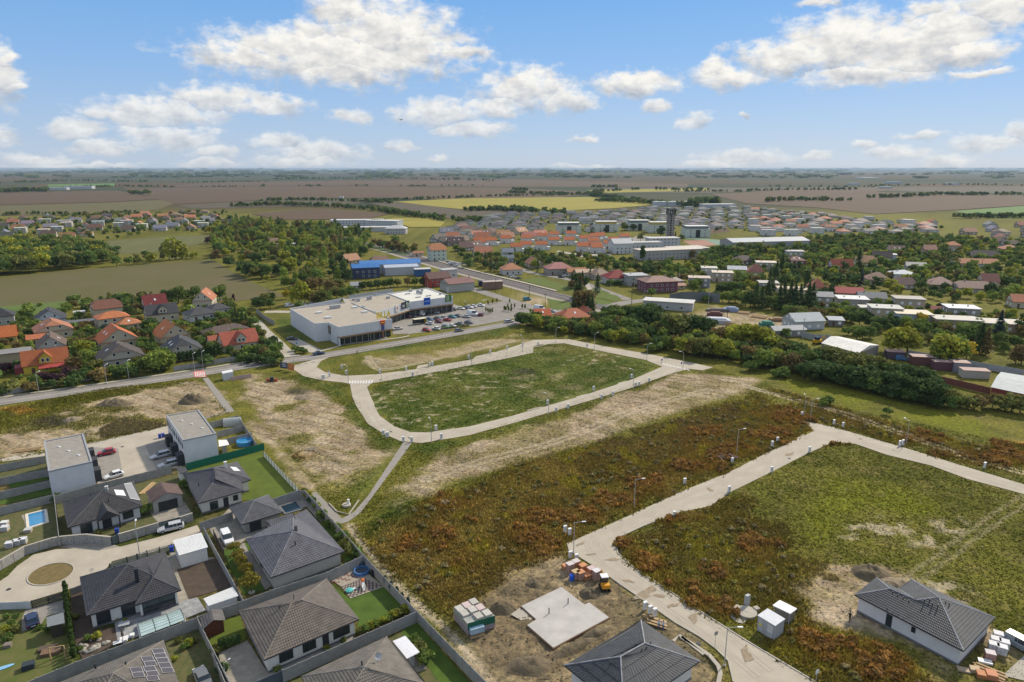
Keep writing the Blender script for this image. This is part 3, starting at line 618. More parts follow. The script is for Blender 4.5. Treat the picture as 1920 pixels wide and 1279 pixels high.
def tiles(mb,face,course=0.38,wave=0.34,lift=0.055,amp=0.03):
    """a roof slope laid in lapped courses of waved tiles"""
    p = [Vector(v)for v in face];n = Vector((0,0,0))
    for i in range(len(p)):n+=p[i].cross(p[(i+1)%len(p)])
    n.normalize()
    if n.z<0:n = -n;p.reverse()
    if n.z>0.999:return
    h = Vector((0,0,1)).cross(n).normalized();u = n.cross(h);o = p[0]
    q = [((v-o).dot(h),(v-o).dot(u))for v in p];v0,v1 = min(b for a,b in q),max(b for a,b in q);nc = max(2,int((v1-v0)/course))
    def span(v):
        xs = []
        for i in range(len(q)):
            (a,b),(c,d) = q[i],q[(i+1)%len(q)]
            if(b-v)*(d-v)<0:xs.append(a+(c-a)*(v-b)/(d-b))
            elif abs(b-v)<1e-6:xs.append(a)
        return(min(xs),max(xs))if xs else(0,0)
    for k in range(nc):
        va,vb = v0+(v1-v0)*k/nc,v0+(v1-v0)*(k+1)/nc
        sa,sb = span(va+1e-4),span(vb-1e-4);m = max(1,int(round(max(sa[1]-sa[0],sb[1]-sb[0])/wave*2)))
        vs = []
        for j in range(m+1):
            g = amp if j%2 else 0.0
            vs.append(o+h*(sa[0]+(sa[1]-sa[0])*j/m)+u*va+n*(lift+g+.012));vs.append(o+h*(sb[0]+(sb[1]-sb[0])*j/m)+u*vb+n*(0.012+g))
            vs.append(o+h*(sa[0]+(sa[1]-sa[0])*j/m)+u*va+n*0.0)
        mb.add(vs,[(3*j,3*j+3,3*j+4,3*j+1)for j in range(m)]+[(3*j+2,3*j+5,3*j+3,3*j)for j in range(m)])
def near_house(name,label,cat,c,eave,ze,apex,faces,wall,roof,over=0.55,wins=(),doors=(),tile=(0.4,0.36),vents=(),chim=(),skyl=(),ridgecol=None,noeave=()):
    """eave: crop points in order at height ze; apex: (x, y, z); faces index into eave + apex"""
    ev = [P(*c(x,y),ze)for x,y in eave];vs = list(ev)
    for a in apex:  # a height, or three vertices whose plane the ridge point lies in
        if isinstance(a[2],tuple):
            q0,q1,q2 = (Vector(vs[i])for i in a[2]);nr = (q1-q0).cross(q2-q0);o = Vector((0,0,CH));d = Vector(P(*c(a[0],a[1]),0))-o;vs.append(tuple(o+d*((q0-o).dot(nr)/d.dot(nr))))
        else:vs.append(P(*c(a[0],a[1]),a[2]))
    org = (sum(v[0]for v in ev)/len(ev),sum(v[1]for v in ev)/len(ev),0)
    t = thing(name,label,cat,org,world=True)
    foot = inset(ev,over);n = len(foot);wm = MB()
    wm.add([(x,y,0)for x,y in foot]+[(x,y,ze-.02)for x,y in foot],[(i,(i+1)%n,n+(i+1)%n,n+i)for i in range(n)])
    wm.build('wall',WALL,t,color=wall)
    pl = MB().prism(inset(ev,over-.04),0,0.35);pl.build('plinth',OBJ,t,color=(0.16,0.16,0.165))
    rm = MB();rm.add(vs,faces)
    e2 = ccw([v[:2]for v in ev]);k = len(e2);rm.add([(x,y,ze)for x,y in e2]+[(x,y,ze-.2)for x,y in e2],[(i,(i+1)%k,k+(i+1)%k,k+i)for i in range(k)]+[tuple(range(2*k-1,k-1,-1))])
    ro = rm.build('roof',ROOF,t,color=roof)
    tm = MB()
    for f in faces:tiles(tm,[vs[i]for i in f],*tile)
    stuff(tm.build('roof_tiles',TILE,ro,color=roof))
    # ridge and hip caps
    rc = MB();seen = set()
    for f in faces:
        for i in range(len(f)):
            e_ = tuple(sorted((f[i],f[(i+1)%len(f)])))
            if e_ in seen and not(e_[0]<len(ev)and e_[1]<len(ev)):
                a,b = Vector(vs[e_[0]]),Vector(vs[e_[1]]);rc.tube(a+Vector((0,0,.03)),b+Vector((0,0,.03)),0.1,n=6)
            seen.add(e_)
    stuff(rc.build('ridge_cap',TILE,ro,color=ridgecol or tuple(min(1,x*1.5+.012)for x in roof)))
    gm = MB()
    for i in range(k):
        a,b = Vector((*e2[i],ze-.1)),Vector((*e2[(i+1)%k],ze-.1));gm.tube(a,b,0.075,n=5)
    gm.build('gutter',DARK,t)
    edges = [(foot[i],foot[(i+1)%n])for i in range(n)];vis = [e_ for e_ in edges if facing(*e_)];vis.sort(key=lambda e_:Q((e_[0][0]+e_[1][0])/2,(e_[0][1]+e_[1][1])/2)[0])
    for(ei,tt,w,z0,z1,pn)in wins:
        if ei<len(vis):window_at(t,*vis[ei],tt,w,z0,z1,None,panes=pn)
    for(ei,tt,w,col)in doors:
        if ei<len(vis):
            a,b = vis[ei];a = Vector(a);b = Vector(b);d = (b-a).normalized();nn = Vector((d.y,-d.x));cc = a.lerp(b,tt)
            MB().prism([tuple(cc-d*w/2),tuple(cc+d*w/2),tuple(cc+d*w/2+nn*.06),tuple(cc-d*w/2+nn*.06)],0.1,2.2).build('door',OBJ,t,color=col)
    for(x,y,z,hh,r)in vents:
        p = P(*c(x,y),z);MB().tube((p[0],p[1],z-.3),(p[0],p[1],z+hh),r,n=8).tube((p[0],p[1],z+hh),(p[0],p[1],z+hh+.12),r*1.5,r*1.2,n=8).build('roof_vent',DARK,ro)
    for(x,y,z,hh,s,col)in chim:
        p = P(*c(x,y),z);MB().box((p[0],p[1],z+hh/2-.5),(s,s,hh+1),0.4).box((p[0],p[1],z+hh+.06),(s*1.25,s*1.25,.12),0.4).build('chimney',OBJ,ro,color=col)
    return t,vs,ro
def lift_face(vs,idx,uv,hgt=0.12,n_only=False):
    """points on a roof face from bilinear coords of its first three vertices"""
    a,b,c_ = (Vector(vs[i])for i in idx);n = (b-a).cross(c_-a).normalized()
    if n.z<0:n = -n
    return[a+(b-a)*u+(c_-a)*v+n*hgt for u,v in uv]
def plane_pts(vs,idx,c,pts,hgt):
    """crop points seen on the plane of a roof face, raised by hgt"""
    a,b,c_ = (Vector(vs[i])for i in idx);n = (b-a).cross(c_-a).normalized()
    if n.z<0:n = -n
    o = Vector((0,0,CH));out = []
    for x,y in pts:
        g = Vector(P(*c(x,y),0));d = g-o;t = (a+n*hgt-o).dot(n)/d.dot(n);out.append(o+d*t)
    return out,n
def panel_on(vs,idx,c,quad,nm,m,parent,hgt=0.16,th=0.06,frame=None):
    p,n = plane_pts(vs,idx,c,quad,hgt);k = len(p);lo = [v-n*(hgt-.07)for v in p]
    mb = MB().add(p+lo,[tuple(range(k)),*[(i,(i+1)%k,k+(i+1)%k,k+i)for i in range(k)]])
    o = mb.build(nm,m,parent)
    if frame:
        cen = sum(p,Vector())/k;fb_ = MB();pin = [cen+(v-cen)*0.955+n*.012 for v in p];pl = [v+n*.012 for v in p]
        fb_.add(pl+pin,[(i,(i+1)%k,k+(i+1)%k,k+i)for i in range(k)]);fb_.build('panel_frame',frame,parent)
    return o
WHT = (0.62,0.62,0.60);ANTH = (0.043,0.043,0.049);GREYR = (0.085,0.083,0.088);TAUPE = (0.115,0.098,0.082)
# A: dark hipped house below the turning circle
hA,vA,rA = near_house('bungalow','dark hipped bungalow with glazed corner room beside the turning circle','house',C3,
    [(600,490),(650,780),(1010,667),(1016,698),(1357,585),(1240,300)],2.8,[(960,395,5.5),(1143,478,(1,2,6)),(1150,494,4.6)],
    [(0,1,6),(1,2,7,6),(2,3,8,7),(3,4,8),(4,5,6,7,8),(5,0,6)],WHT,ANTH,wins=[(1,.24,1.9,.2,2.4,1),(1,.76,1.9,.2,2.4,1),(3,.5,4.7,.15,2.4,4)],vents=[(860,430,4.2,.5,.09)],chim=[(1030,500,4.6,1.7,.55,(0.03,0.032,0.04))])
# C: house with solar panels and porch
hC,vC,rC = near_house('bungalow','dark tiled bungalow with porch gable and grey solar panel on its right slope','house',C2,
    [(470,650),(510,838),(1068,674),(1000,490)],2.8,[(765,562,5.3)],[(0,1,4),(1,2,4),(2,3,4),(3,0,4)],(0.50,0.51,0.52),(0.05,0.048,0.05),
    wins=[(1,.2,2.0,.3,2.3,2),(1,.82,1.9,.8,2.3,2)],doors=[(1,.5,1.6,(0.03,0.03,0.035))],vents=[(680,605,4.4,.5,.09),(815,640,4.2,.5,.09)],chim=[(800,548,5.2,.5,.5,(0.45,0.45,0.44))])
panel_on(vC,(2,3,4),C2,[(930,508),(985,500),(1052,632),(975,618)],'solar_panel',mat('pale solar glass',(0.26,0.255,0.25),rough=.3,var=.05),rC,frame=WHITEM)
panel_on(vC,(2,3,4),C2,[(855,552),(925,556),(945,598),(872,592)],'solar_panel',WHITEM,rC)
# porch gable of C
def gable_porch(parent,c,L_,R_,top,ze,za,roof,depth_px,wall=None):
    a,b = Vector(P(*c(*L_),ze)),Vector(P(*c(*R_),ze));t = Vector(P(*c(*top),za));d = (b-a).normalized();n = Vector((-d.y,d.x,0));m = (a+b)/2;t = Vector((m.x,m.y,za));k = depth_px
    mb = MB().add([a,b,t,a+n*k,b+n*k,t+n*k],[(0,2,5,3),(2,1,4,5),(0,1,2)]);o = mb.build('porch_roof',ROOF,parent,color=roof)
    tm = MB();tiles(tm,[a,t,t+n*k,a+n*k]);tiles(tm,[b,t,t+n*k,b+n*k]);stuff(tm.build('roof_tiles',TILE,o,color=roof))
    for q in(a,b):MB().box((q.x+n.x*.4,q.y+n.y*.4,ze/2),(.2,.2,ze)).build('porch_post',DARK,parent)
    return o
gable_porch(hC,C2,(735,792),(895,746),(792,688),2.7,4.3,(0.05,0.048,0.05),4.5)
# D: house on the big lawn
hD,vD,rD = near_house('bungalow','dark tiled bungalow with white chimney on the large bright lawn','house',C2,
    [(1375,435),(1490,655),(1830,560),(1800,503),(1882,478),(1780,345)],2.8,[(1608,392,5.4),(1605,490,4.5)],
    [(0,1,7,6),(1,2,7),(2,3,6,7),(3,4,6),(4,5,6),(5,0,6)],(0.60,0.58,0.52),(0.075,0.072,0.078),wins=[(1,.3,1.6,.3,2.1,1),(1,.85,1.0,.9,2.1,1)],doors=[(1,.6,1.0,(0.03,0.03,0.04))],vents=[(1490,518,4.0,.5,.1)],chim=[(1692,372,5.0,.8,.5,(0.62,0.61,0.6))])
panel_on(vD,(4,5,6),C2,[(1725,380),(1770,384),(1805,412),(1755,410)],'skylight',WHITEM,rD)
# B: pyramid-roofed house, E: garage of B
hB,vB,rB = near_house('bungalow','grey pyramid-roofed bungalow with one long light rear slope beside topiary lawn','house',C4,
    [(243,845),(430,1133),(982,935),(700,620),(600,665)],2.9,[(595,787,5.7)],[(0,1,5),(1,2,5),(2,3,4,5),(4,0,5)],(0.44,0.42,0.38),(0.10,0.10,0.112),tile=(0.42,0.5),vents=[(615,885,4.7,.55,.1)],chim=[(618,765,5.6,.55,.5,(0.12,0.12,0.13))],wins=[(0,.5,1.4,.9,2.0,2)])
ann = W(C4,[(388,712),(432,772),(648,736),(600,668)],2.7);an = thing('garage','low grey sloped garage roof joined behind the pyramid-roofed bungalow','garage',ann[0][:2]+(0,),world=True)
MB().prism(inset(ann,.3),0,2.6).build('wall',WALL,an,color=(0.44,0.42,0.38));ro = MB().prism(ann,2.6,2.75).build('roof',ROOF,an,color=(0.11,0.11,0.115));tm = MB()
aa = [Vector(p)+Vector((0,0,.07))for p in ann];aa[2].z+=.5;aa[3].z+=.5;tiles(tm,aa,.4,.5);stuff(tm.build('roof_tiles',TILE,ro,color=(0.085,0.085,0.092)))
hE,vE,rE = near_house('carport','small grey pyramid-roofed carport next to the dark garden pool','carport',C4,
    [(122,605),(212,735),(525,640),(412,512)],2.6,[(305,558,4.1)],[(0,1,4),(1,2,4),(2,3,4),(3,0,4)],(0.30,0.29,0.27),(0.085,0.085,0.092),tile=(0.36,0.5),over=.7,doors=[(1,.3,2.2,(0.03,0.035,0.045))])
# F
hF,vF,rF = near_house('bungalow','large brown hipped bungalow with three dark windows facing front by artificial lawn','house',C5,
    [(193,745),(380,1110),(1092,805),(850,503)],2.8,[(585,686,5.4),(660,660,(1,2,4))],[(0,1,4),(1,2,5,4),(2,3,5),(3,0,4,5)],(0.66,0.65,0.60),TAUPE,wins=[(1,.2,2.0,.8,2.2,2),(1,.46,2.0,.8,2.2,2),(1,.84,2.6,.8,2.2,3)],doors=[(1,.65,.95,(0.035,0.035,0.04))],vents=[(605,655,5.0,.7,.06),(500,720,4.8,.4,.09)])
# G
hG,vG,rG = near_house('bungalow','beige hipped bungalow roof with dish on its slope at the bottom edge','house',C5,
    [(663,1235),(850,1610),(1595,1290),(1302,938)],2.8,[(1138,1162,5.4),(1165,1192,(1,2,4))],[(0,1,4),(1,2,5,4),(2,3,4,5),(3,0,4)],(0.62,0.61,0.57),(0.135,0.12,0.10),vents=[(1115,1150,5.2,.5,.1)])
p,n_ = plane_pts(vG,(2,3,4),C5,[(1235,1130)],.0);p = p[0];dm = MB();dm.tube(p,p+Vector((0,0,1.1)),.05);nn_ = Vector((.5,-.7,.4)).normalized();u_ = nn_.orthogonal().normalized();w_ = nn_.cross(u_);cc = p+Vector((0,0,1.0))
dm.add([cc]+[cc+(u_*math.cos(t)+w_*math.sin(t))*.5+nn_*.12 for t in np.linspace(0,2*math.pi,13)[:-1]],[(0,i+1,(i+1)%12+1)for i in range(12)]);dm.tube(cc,cc+nn_*.5,.025)
tag(dm.build('satellite_dish',STEEL),'satellite dish on the beige roof at the bottom edge','satellite dish')
# H with a field of solar panels
hH,vH,rH = near_house('bungalow','brown bungalow roof carrying a block of solar panels at the bottom left','house',C3,
    [(250,1362),(500,1880),(1440,1560),(1226,965)],2.8,[(850,1213,5.3)],[(0,1,4),(1,2,4),(2,3,4),(3,0,4)],(0.6,0.58,0.54),(0.125,0.112,0.095),vents=[(945,1155,4.6,.5,.1),(715,1160,3.9,.3,.12)])
for(x,y)in[(1136,1028),(1150,1062),(1168,1096),(1186,1134),(1204,1172),(1056,1086),(1076,1122),(972,1168),(1072,1160),(986,1206),(1092,1196),(1094,1232)]:
    panel_on(vH,(2,3,4),C3,[(x,y),(x+88,y-7),(x+104,y+29),(x+15,y+36)],'solar_panel',SOLAR,rH,frame=WHITEM)
# I and J under construction
near_house('new_house','unfinished white house with dark ribbed hip roof beside the slab','house',C6,
    [(873,1150),(1318,1510),(1888,1120),(1447,813)],3.0,[(1294,1086,5.6),(1475,984,(1,2,4))],[(0,1,4),(1,2,5,4),(2,3,5),(3,0,4,5)],(0.64,0.64,0.63),(0.05,0.054,0.06),tile=(1.2,0.5),over=.7,ridgecol=(0.3,0.3,0.31),
    vents=[(1216,1142,4.9,.15,.07),(1262,1134,5.0,.15,.07),(1396,1078,5.1,.15,.07),(1455,1038,5.3,.15,.07),(1310,1060,5.3,.15,.07),(1408,1000,5.3,.15,.07),(1520,988,5.2,.15,.07),(1330,1118,5.1,.15,.07),(1490,1020,5.3,.15,.07)])
hJ,vJ,rJ = near_house('new_house','unfinished long white house with dark tiled twin-wing roof and scaffolding plank','house',C7,
    [(968,346),(1580,662),(1757,475),(1285,259),(1210,312),(1090,250)],3.0,[(1440,360,5.3),(1314,377,(0,1,6)),(1165,312,(0,1,6))],
    [(5,0,8),(0,1,6,7,8),(1,2,6),(2,3,6),(3,4,7,6),(4,5,8,7)],(0.60,0.60,0.60),(0.05,0.054,0.062),tile=(0.42,0.36),over=.5,ridgecol=(0.3,0.3,0.31),wins=[(0,.33,.9,.4,2.4,1),(0,.57,.6,1.5,2.4,1)],
    vents=[(1180,335,5.0,.15,.07),(1210,352,5.0,.15,.07),(1240,366,5.0,.15,.07),(1272,384,5.0,.15,.07),(1360,380,5.0,.15,.07),(1390,378,5.0,.15,.07),(1405,400,5.0,.15,.07),(1435,410,5.0,.15,.07),(1480,390,5.0,.15,.07),(1500,400,5.0,.15,.07)])
# H/flat blocks ----------------------------------------------------
def flat_block(label,c,top,z,wall,wins,porch):
    v = ccw([P(*c(x,y),z)[:2]for x,y in top]);org = (sum(p[0]for p in v)/4,sum(p[1]for p in v)/4,0);t = thing('row_house_block',label,'building',org,world=True);n = 4
    MB().prism(v,0,z-.35).build('wall',WALL,t,color=wall)
    MB().prism(inset(v,.3),z-.5,z-.18).build('roof',mat('roof gravel',(0.27,0.25,0.215),rough=.95,var=.16,scale=1.2),t)
    pm = MB();vi = inset(v,.35)
    for i in range(4):pm.add([(*v[i],z),(*v[(i+1)%4],z),(*vi[(i+1)%4],z),(*vi[i],z),(*v[i],z-.36),(*v[(i+1)%4],z-.36),(*vi[(i+1)%4],z-.36),(*vi[i],z-.36)],[(0,1,2,3),(1,0,4,5),(3,2,6,7)])
    pm.build('parapet',mat('zinc capping',(0.30,0.31,0.32),rough=.5,var=.05),t)
    ed = sorted([(v[i],v[(i+1)%4])for i in range(4)],key=lambda e_:Q((e_[0][0]+e_[1][0])/2,(e_[0][1]+e_[1][1])/2)[0])
    e_ = ed[0]if wins=='left' else ed[-1]
    for k in range(3):
        for tt in(.17,.45,.8):window_at(t,*e_,(k+tt)/3,1.0,3.9,5.4,None,panes=1)
        a,b = Vector(e_[0]),Vector(e_[1]);d = (b-a).normalized();nn = Vector((d.y,-d.x));cc = a.lerp(b,(k+.75)/3)
        MB().prism([tuple(cc-d*1.3),tuple(cc+d*1.3),tuple(cc+d*1.3+nn*1.5),tuple(cc-d*1.3+nn*1.5)],0,2.7).build('entrance_porch',OBJ,t,color=(0.035,0.038,0.045))
        window_at(t,*e_,(k+.3)/3,1.6,.9,2.3,None)
    for(x,y)in[(0,0)]:
        pass
    for k in range(3):
        q = Vector(v[0]).lerp(Vector(v[2]),.3+.2*k);MB().tube((q.x,q.y,z-.3),(q.x,q.y,z+.35),.09).box((q.x+.4,q.y,z-.1),(.4,.4,.25)).build('roof_vent',WHITEM,t)
    return t
flat_block('white flat-roofed row houses with dark porches on the left, nearer the footpath',C1,[(1245,1034),(1370,1222),(1622,1170),(1490,993)],6.4,(0.60,0.61,0.62),'left',0)
flat_block('white flat-roofed row houses with dark porches on the right, at the left edge',C2,[(328,186),(360,414),(692,340),(625,130)],6.4,(0.60,0.61,0.62),'right',0)
# ================================================================== yards
SH = lambda nm,c,p,m,z:sheet(nm,W(c,p),m,z)
SH('courtyard',C2,[(640,205),(1262,72),(1290,150),(1400,385),(1170,408),(735,515)],SLABC,0.02)
SH('driveway',C2,[(1085,215),(1270,160),(1385,365),(1175,400)],PAVE,0.03)
SH('driveway',C2,[(690,235),(885,245),(925,455),(735,505)],PAVE,0.03)
SH('driveway',C2,[(0,322),(330,262),(340,300),(0,346)],SLABC,0.03)
SH('lawn',C2,[(-200,420),(335,330),(350,400),(-200,510)],ROUGHG,0.02);SH('lawn',C2,[(60,512),(355,448),(362,478),(90,545)],LAWN,0.026)
SH('lawn',C2,[(-100,620),(372,528),(385,585),(-100,690)],LAWN,0.02)
SH('lawn',C2,[(-200,740),(405,610),(445,905),(180,985),(0,1085),(-200,1150)],ROUGHG,0.02)
SH('pool_surround',C2,[(160,745),(355,705),(368,800),(195,858),(185,800)],SPOIL,0.03)
SH('yard',C2,[(420,640),(1000,500),(1180,470),(1330,440),(1430,640),(1440,735),(1190,800),(885,895),(830,910),(640,890),(450,905)],ROUGHG,0.02)
SH('driveway',C2,[(1150,760),(1110,700),(1380,640),(1440,735),(1190,800)],SPOIL,0.03)
SH('lawn',C4,[(-250,265),(0,258),(372,180),(645,476),(450,542),(215,556),(120,600),(-60,640),(-130,560)],LAWN2,0.025)
SH('driveway',C4,[(-30,770),(130,600),(420,750),(250,840),(190,890),(60,925)],SPOIL,0.032)
SH('lawn',C4,[(58,912),(185,888),(388,1226),(228,1262)],LAWN,0.03);SH('footpath',C4,[(187,888),(235,872),(470,1180),(390,1225)],PAVE,0.034)
SH('lawn',C4,[(235,880),(290,860),(290,925),(265,935)],LAWN,0.04)
SH('terrace',C4,[(430,560),(640,500),(690,490),(930,760),(1000,870),(900,830),(700,600),(530,660)],PAVE,0.03)
SH('lawn',C4,[(800,715),(850,700),(1130,965),(990,1015),(940,900),(860,800)],LAWN,0.036)
SH('cul_de_sac',C3,[(-300,640),(-60,560),(60,480),(130,405),(250,322),(420,280),(560,275),(740,292),(900,262),(1190,190),(1480,100),(1505,150),(1290,245),(1140,305),(1000,325),(840,372),(800,422),(610,545),(490,590),(230,668),(0,682),(-300,720)],SLABC,0.03)
isl = [(380+176*math.cos(t),468+76*math.sin(t)-40*math.cos(t))for t in np.linspace(0,2*math.pi,25)[:-1]]
SH('traffic_island',C3,isl,mat('dry island grass',(0.10,0.085,0.03),rough=.95,var=.0,scale=1.5,col2=(0.20,0.14,0.055)),0.06)
kerb([P(*C3(*p))[:2]for p in isl+isl[:1]],.2,.14)
SH('footway',C3,[(440,265),(640,215),(840,240),(900,262),(740,292),(560,275)],SPOIL,0.034)
SH('garden',C3,[(-300,740),(0,690),(230,720),(490,610),(520,900),(560,1130),(150,1300),(-300,1400)],LAWN3,0.02)
SH('driveway',C3,[(165,800),(190,740),(480,660),(490,750),(350,780),(290,870),(165,895)],PAVE,0.03)
SH('bare_soil',C3,[(530,620),(640,570),(700,890),(880,860),(885,990),(620,1110),(570,1000)],SOIL,0.026)
SH('bare_soil',C3,[(1325,432),(1622,345),(1742,560),(1412,652)],SOIL,0.03)
SH('footpath',C3,[(1240,330),(1310,330),(1420,660),(1340,680)],SPOIL,0.028);SH('footpath',C3,[(1265,300),(1560,340),(1620,345),(1325,432)],PAVE,0.026)
SH('terrace',C3,[(860,830),(700,870),(690,800),(1050,740),(1330,680),(1480,640),(1545,740),(885,992)],FLAG,0.034)
SH('garden',C3,[(1240,980),(1485,870),(1650,1210),(1760,1420),(1380,1420)],ROUGHG,0.02)
SH('lawn',C5,[(885,540),(1027,655),(1280,565),(1460,752),(1068,916),(1090,800)],LAWN,0.034)
SH('play_paving',C5,[(850,492),(1050,430),(1170,470),(1280,562),(1027,650),(960,560)],mat('paving slabs',(0.30,0.26,0.21),var=.15,scale=2),0.03)
SH('lawn',C5,[(-100,860),(200,780),(250,930),(240,965),(0,1050),(-80,1000)],LAWN2,0.03)
SH('driveway',C5,[(40,1060),(255,965),(395,1185),(520,1190),(480,1400),(100,1400)],SPOIL,0.03)
SH('footpath',C5,[(380,1190),(1060,910),(1040,960),(520,1190)],PAVE,0.032)
SH('lawn',C5,[(540,1290),(1300,960),(1525,832),(1960,1330),(1500,1500)],ROUGHG,0.022)
SH('lawn',C5,[(1400,900),(1525,832),(1960,1330),(1800,1400)],LAWN,0.03)
SH('footpath',C5,[(1450,1110),(1540,1080),(1600,1180),(1510,1210)],PAVE,0.036)
# ================================================================== fences and walls
def panel_fence(label,c,pts,h=2.0,m=FENCE,kind='concrete',step=2.05,name='panel_fence',cat='fence',col=None,ztop=True):
    pw = [Vector(P(*c(*p),h if ztop else 0)[:2])for p in pts];t = thing(name,label,cat,(*pw[0],0),world=True);post = None;pan = {}
    for a,b in zip(pw[:-1],pw[1:]):
        n = max(1,round((b-a).length/step));s = (b-a).length/n;ang = math.atan2(b.y-a.y,b.x-a.x)
        if n not in pan or abs(pan[n][1]-s)>.02:
            mb = MB();g = 4 if kind=='concrete' else(5 if kind=='slat' else 1);ph = h/g
            for k in range(g):
                gap = .03 if kind=='concrete' else(.12 if kind=='slat' else 0)
                mb.box((s/2,0,ph*(k+.5)),(s-.1,.07 if kind!='stone' else .3,ph-gap))
            if kind=='stone':mb.box((s/2,0,h+.04),(s,.36,.08),mi=1)
            pan[n] = (mb.mesh('panel',[m,CONC]if kind=='stone' else m),s)
        if post is None and kind!='stone':post = MB().box((0,0,h/2+.04),(.14,.15,h+.08)).mesh('post',m if kind!='slat' else DARK)
        for k in range(n):
            q = a.lerp(b,k/n)-pw[0]
            o = link('panel',pan[n][0],t,col);o.location = (q.x,q.y,0);o.rotation_euler = (0,0,ang)
            if post:
                o = link('post',post,t,col);o.location = (q.x,q.y,0);o.rotation_euler = (0,0,ang)
    if post:o = link('post',post,t,col);q = pw[-1]-pw[0];o.location = (q.x,q.y,0);o.rotation_euler = (0,0,ang)
    return t
PF = panel_fence
PF('long grey concrete panel fence behind the glass-covered pool and terrace',I1,[(30,1287),(142,1241),(370,1157)])
PF('concrete panel fence between the pyramid-roofed bungalow and the brown bungalow',I1,[(372,1156),(447,1129),(507,1107),(612,1073),(682,1041)])
PF('concrete panel fence along the dirt track down the weed field edge',I1,[(682,1041),(782,1146),(840,1206),(912,1279),(935,1303)])
PF('concrete panel fence between the artificial lawn and the beige bungalow',I1,[(530,1256),(782,1146)])
PF('concrete wall fence bordering the footpath bend',I1,[(560,919),(572,920),(630,982),(682,1041)])
PF('short concrete fence between the dark pool and the bright lawn',I1,[(512,935),(560,919)])
PF('grey sheet fence between the bare soil plot and the topiary lawn',I1,[(382,989),(456,1125)],h=1.8,m=mat('grey fence sheet',(0.27,0.28,0.29),var=.06),kind='plain')
PF('concrete fence beside the wild garden with white flowers',I1,[(370,1159),(400,1219),(436,1290)])
PF('curved split-stone wall along the turning circle',I1,[(-30,1068),(0,1051),(45,1025),(97,1009),(115,1006),(160,1002),(208,1007)],h=1.7,m=GABION,kind='stone',name='stone_wall',cat='wall')
PF('split-stone wall in front of the porch house behind the parked silver estate',I1,[(221,1002),(298,980)],h=1.7,m=GABION,kind='stone',name='stone_wall',cat='wall')
PF('short split-stone wall right of the blue sliding gate',I1,[(336,970),(361,962)],h=1.7,m=GABION,kind='stone',name='stone_wall',cat='wall')
GATE = (0.045,0.075,0.12)
PF('dark blue entry gate set into the stone wall',I1,[(208,1007),(221,1002)],h=1.7,m=OBJ,kind='slat',name='entry_gate',cat='gate',col=GATE)
PF('dark blue sliding gate behind the silver estate car',I1,[(298,980),(336,970)],h=1.7,m=OBJ,kind='slat',name='sliding_gate',cat='gate',col=GATE)
PF('concrete fence between the pool garden and the porch house',I1,[(101,927),(110,1006)])
PF('concrete fence behind the porch house below the car courtyard',I1,[(100,930),(180,908),(290,881),(320,873)])
PF('green screened fence at the top of the bright lawn',I1,[(349,869),(472,837),(494,831)],h=1.8,m=mat('green screen',(0.015,0.14,0.085),var=.12,scale=1.5),kind='plain',name='screen_fence')
PF('topmost concrete garden divider left of the left row houses',I1,[(-30,878),(0,871),(84,855)],h=1.8);PF('second concrete garden divider left of the left row houses',I1,[(-30,903),(0,896),(88,880)],h=1.8)
PF('third concrete garden divider left of the left row houses',I1,[(-30,928),(0,922),(93,900)],h=1.8);PF('concrete divider above the small pool garden at left',I1,[(-30,958),(0,951),(100,927)],h=1.8)
PF('concrete yard divider by the polytunnel right of the row houses',I1,[(407,809),(458,796)],h=1.8);PF('concrete yard divider above the round pool',I1,[(420,823),(472,811)],h=1.8)
PF('concrete yard fence beside the dirt track near the polytunnel',I1,[(392,792),(446,779),(481,831)],h=1.8)
PF('dark slatted fence by the parked black car',C3,[(235,668),(480,600)],h=1.3,m=OBJ,kind='slat',name='slat_fence',col=(0.06,0.055,0.06))
PF('low white garden wall at the left edge below the turning circle',C3,[(-120,690),(0,678),(222,672)],h=1.3,m=mat('white wall',(0.48,0.50,0.52),var=.08),kind='plain',name='garden_wall',cat='wall')
PF('low pale wall between hedge and dark bungalow',C3,[(530,575),(612,545)],h=1.2,m=FENCE,kind='plain',name='garden_wall',cat='wall')
PF('broken line of low grey front walls behind the dark bungalow',C3,[(820,390),(950,340),(1100,290),(1285,240)],h=1.2,m=FENCE,kind='slat',name='slat_fence',col=(0.2,0.2,0.2))
PF('concrete fence along driveway of the white panel van',C4,[(-100,720),(140,640)],h=1.8)
PF('low dark fence behind the topiary lawn van',C4,[(0,775),(75,920)],h=1.3,m=OBJ,kind='plain',name='slat_fence',col=(0.09,0.075,0.07))
PF('grey sheet gate at the bottom beside the beige bungalow',C5,[(320,1275),(515,1188)],h=1.8,m=OBJ,kind='plain',name='sheet_gate',cat='gate',col=(0.07,0.09,0.11))
PF('concrete fence left of the rough gravel yard at the bottom',C5,[(0,1070),(90,1279),(130,1370)],h=1.8)
PF('grey roadside wall below the brown half-hipped house',C1,[(1300,668),(1470,640),(1770,590)],h=1.8,m=FENCE,name='roadside_wall',cat='wall')
PF('grey roadside wall below the yellow house',C1,[(20,850),(300,795),(470,770),(690,735)],h=1.6,m=FENCE,name='roadside_wall',cat='wall')
PF('white wire fence along the bright lawn and dirt track',I1,[(494,846),(560,917)],h=1.5,m=mat('wire mesh',(0.35,0.38,0.33),var=.2),kind='slat',name='wire_fence')
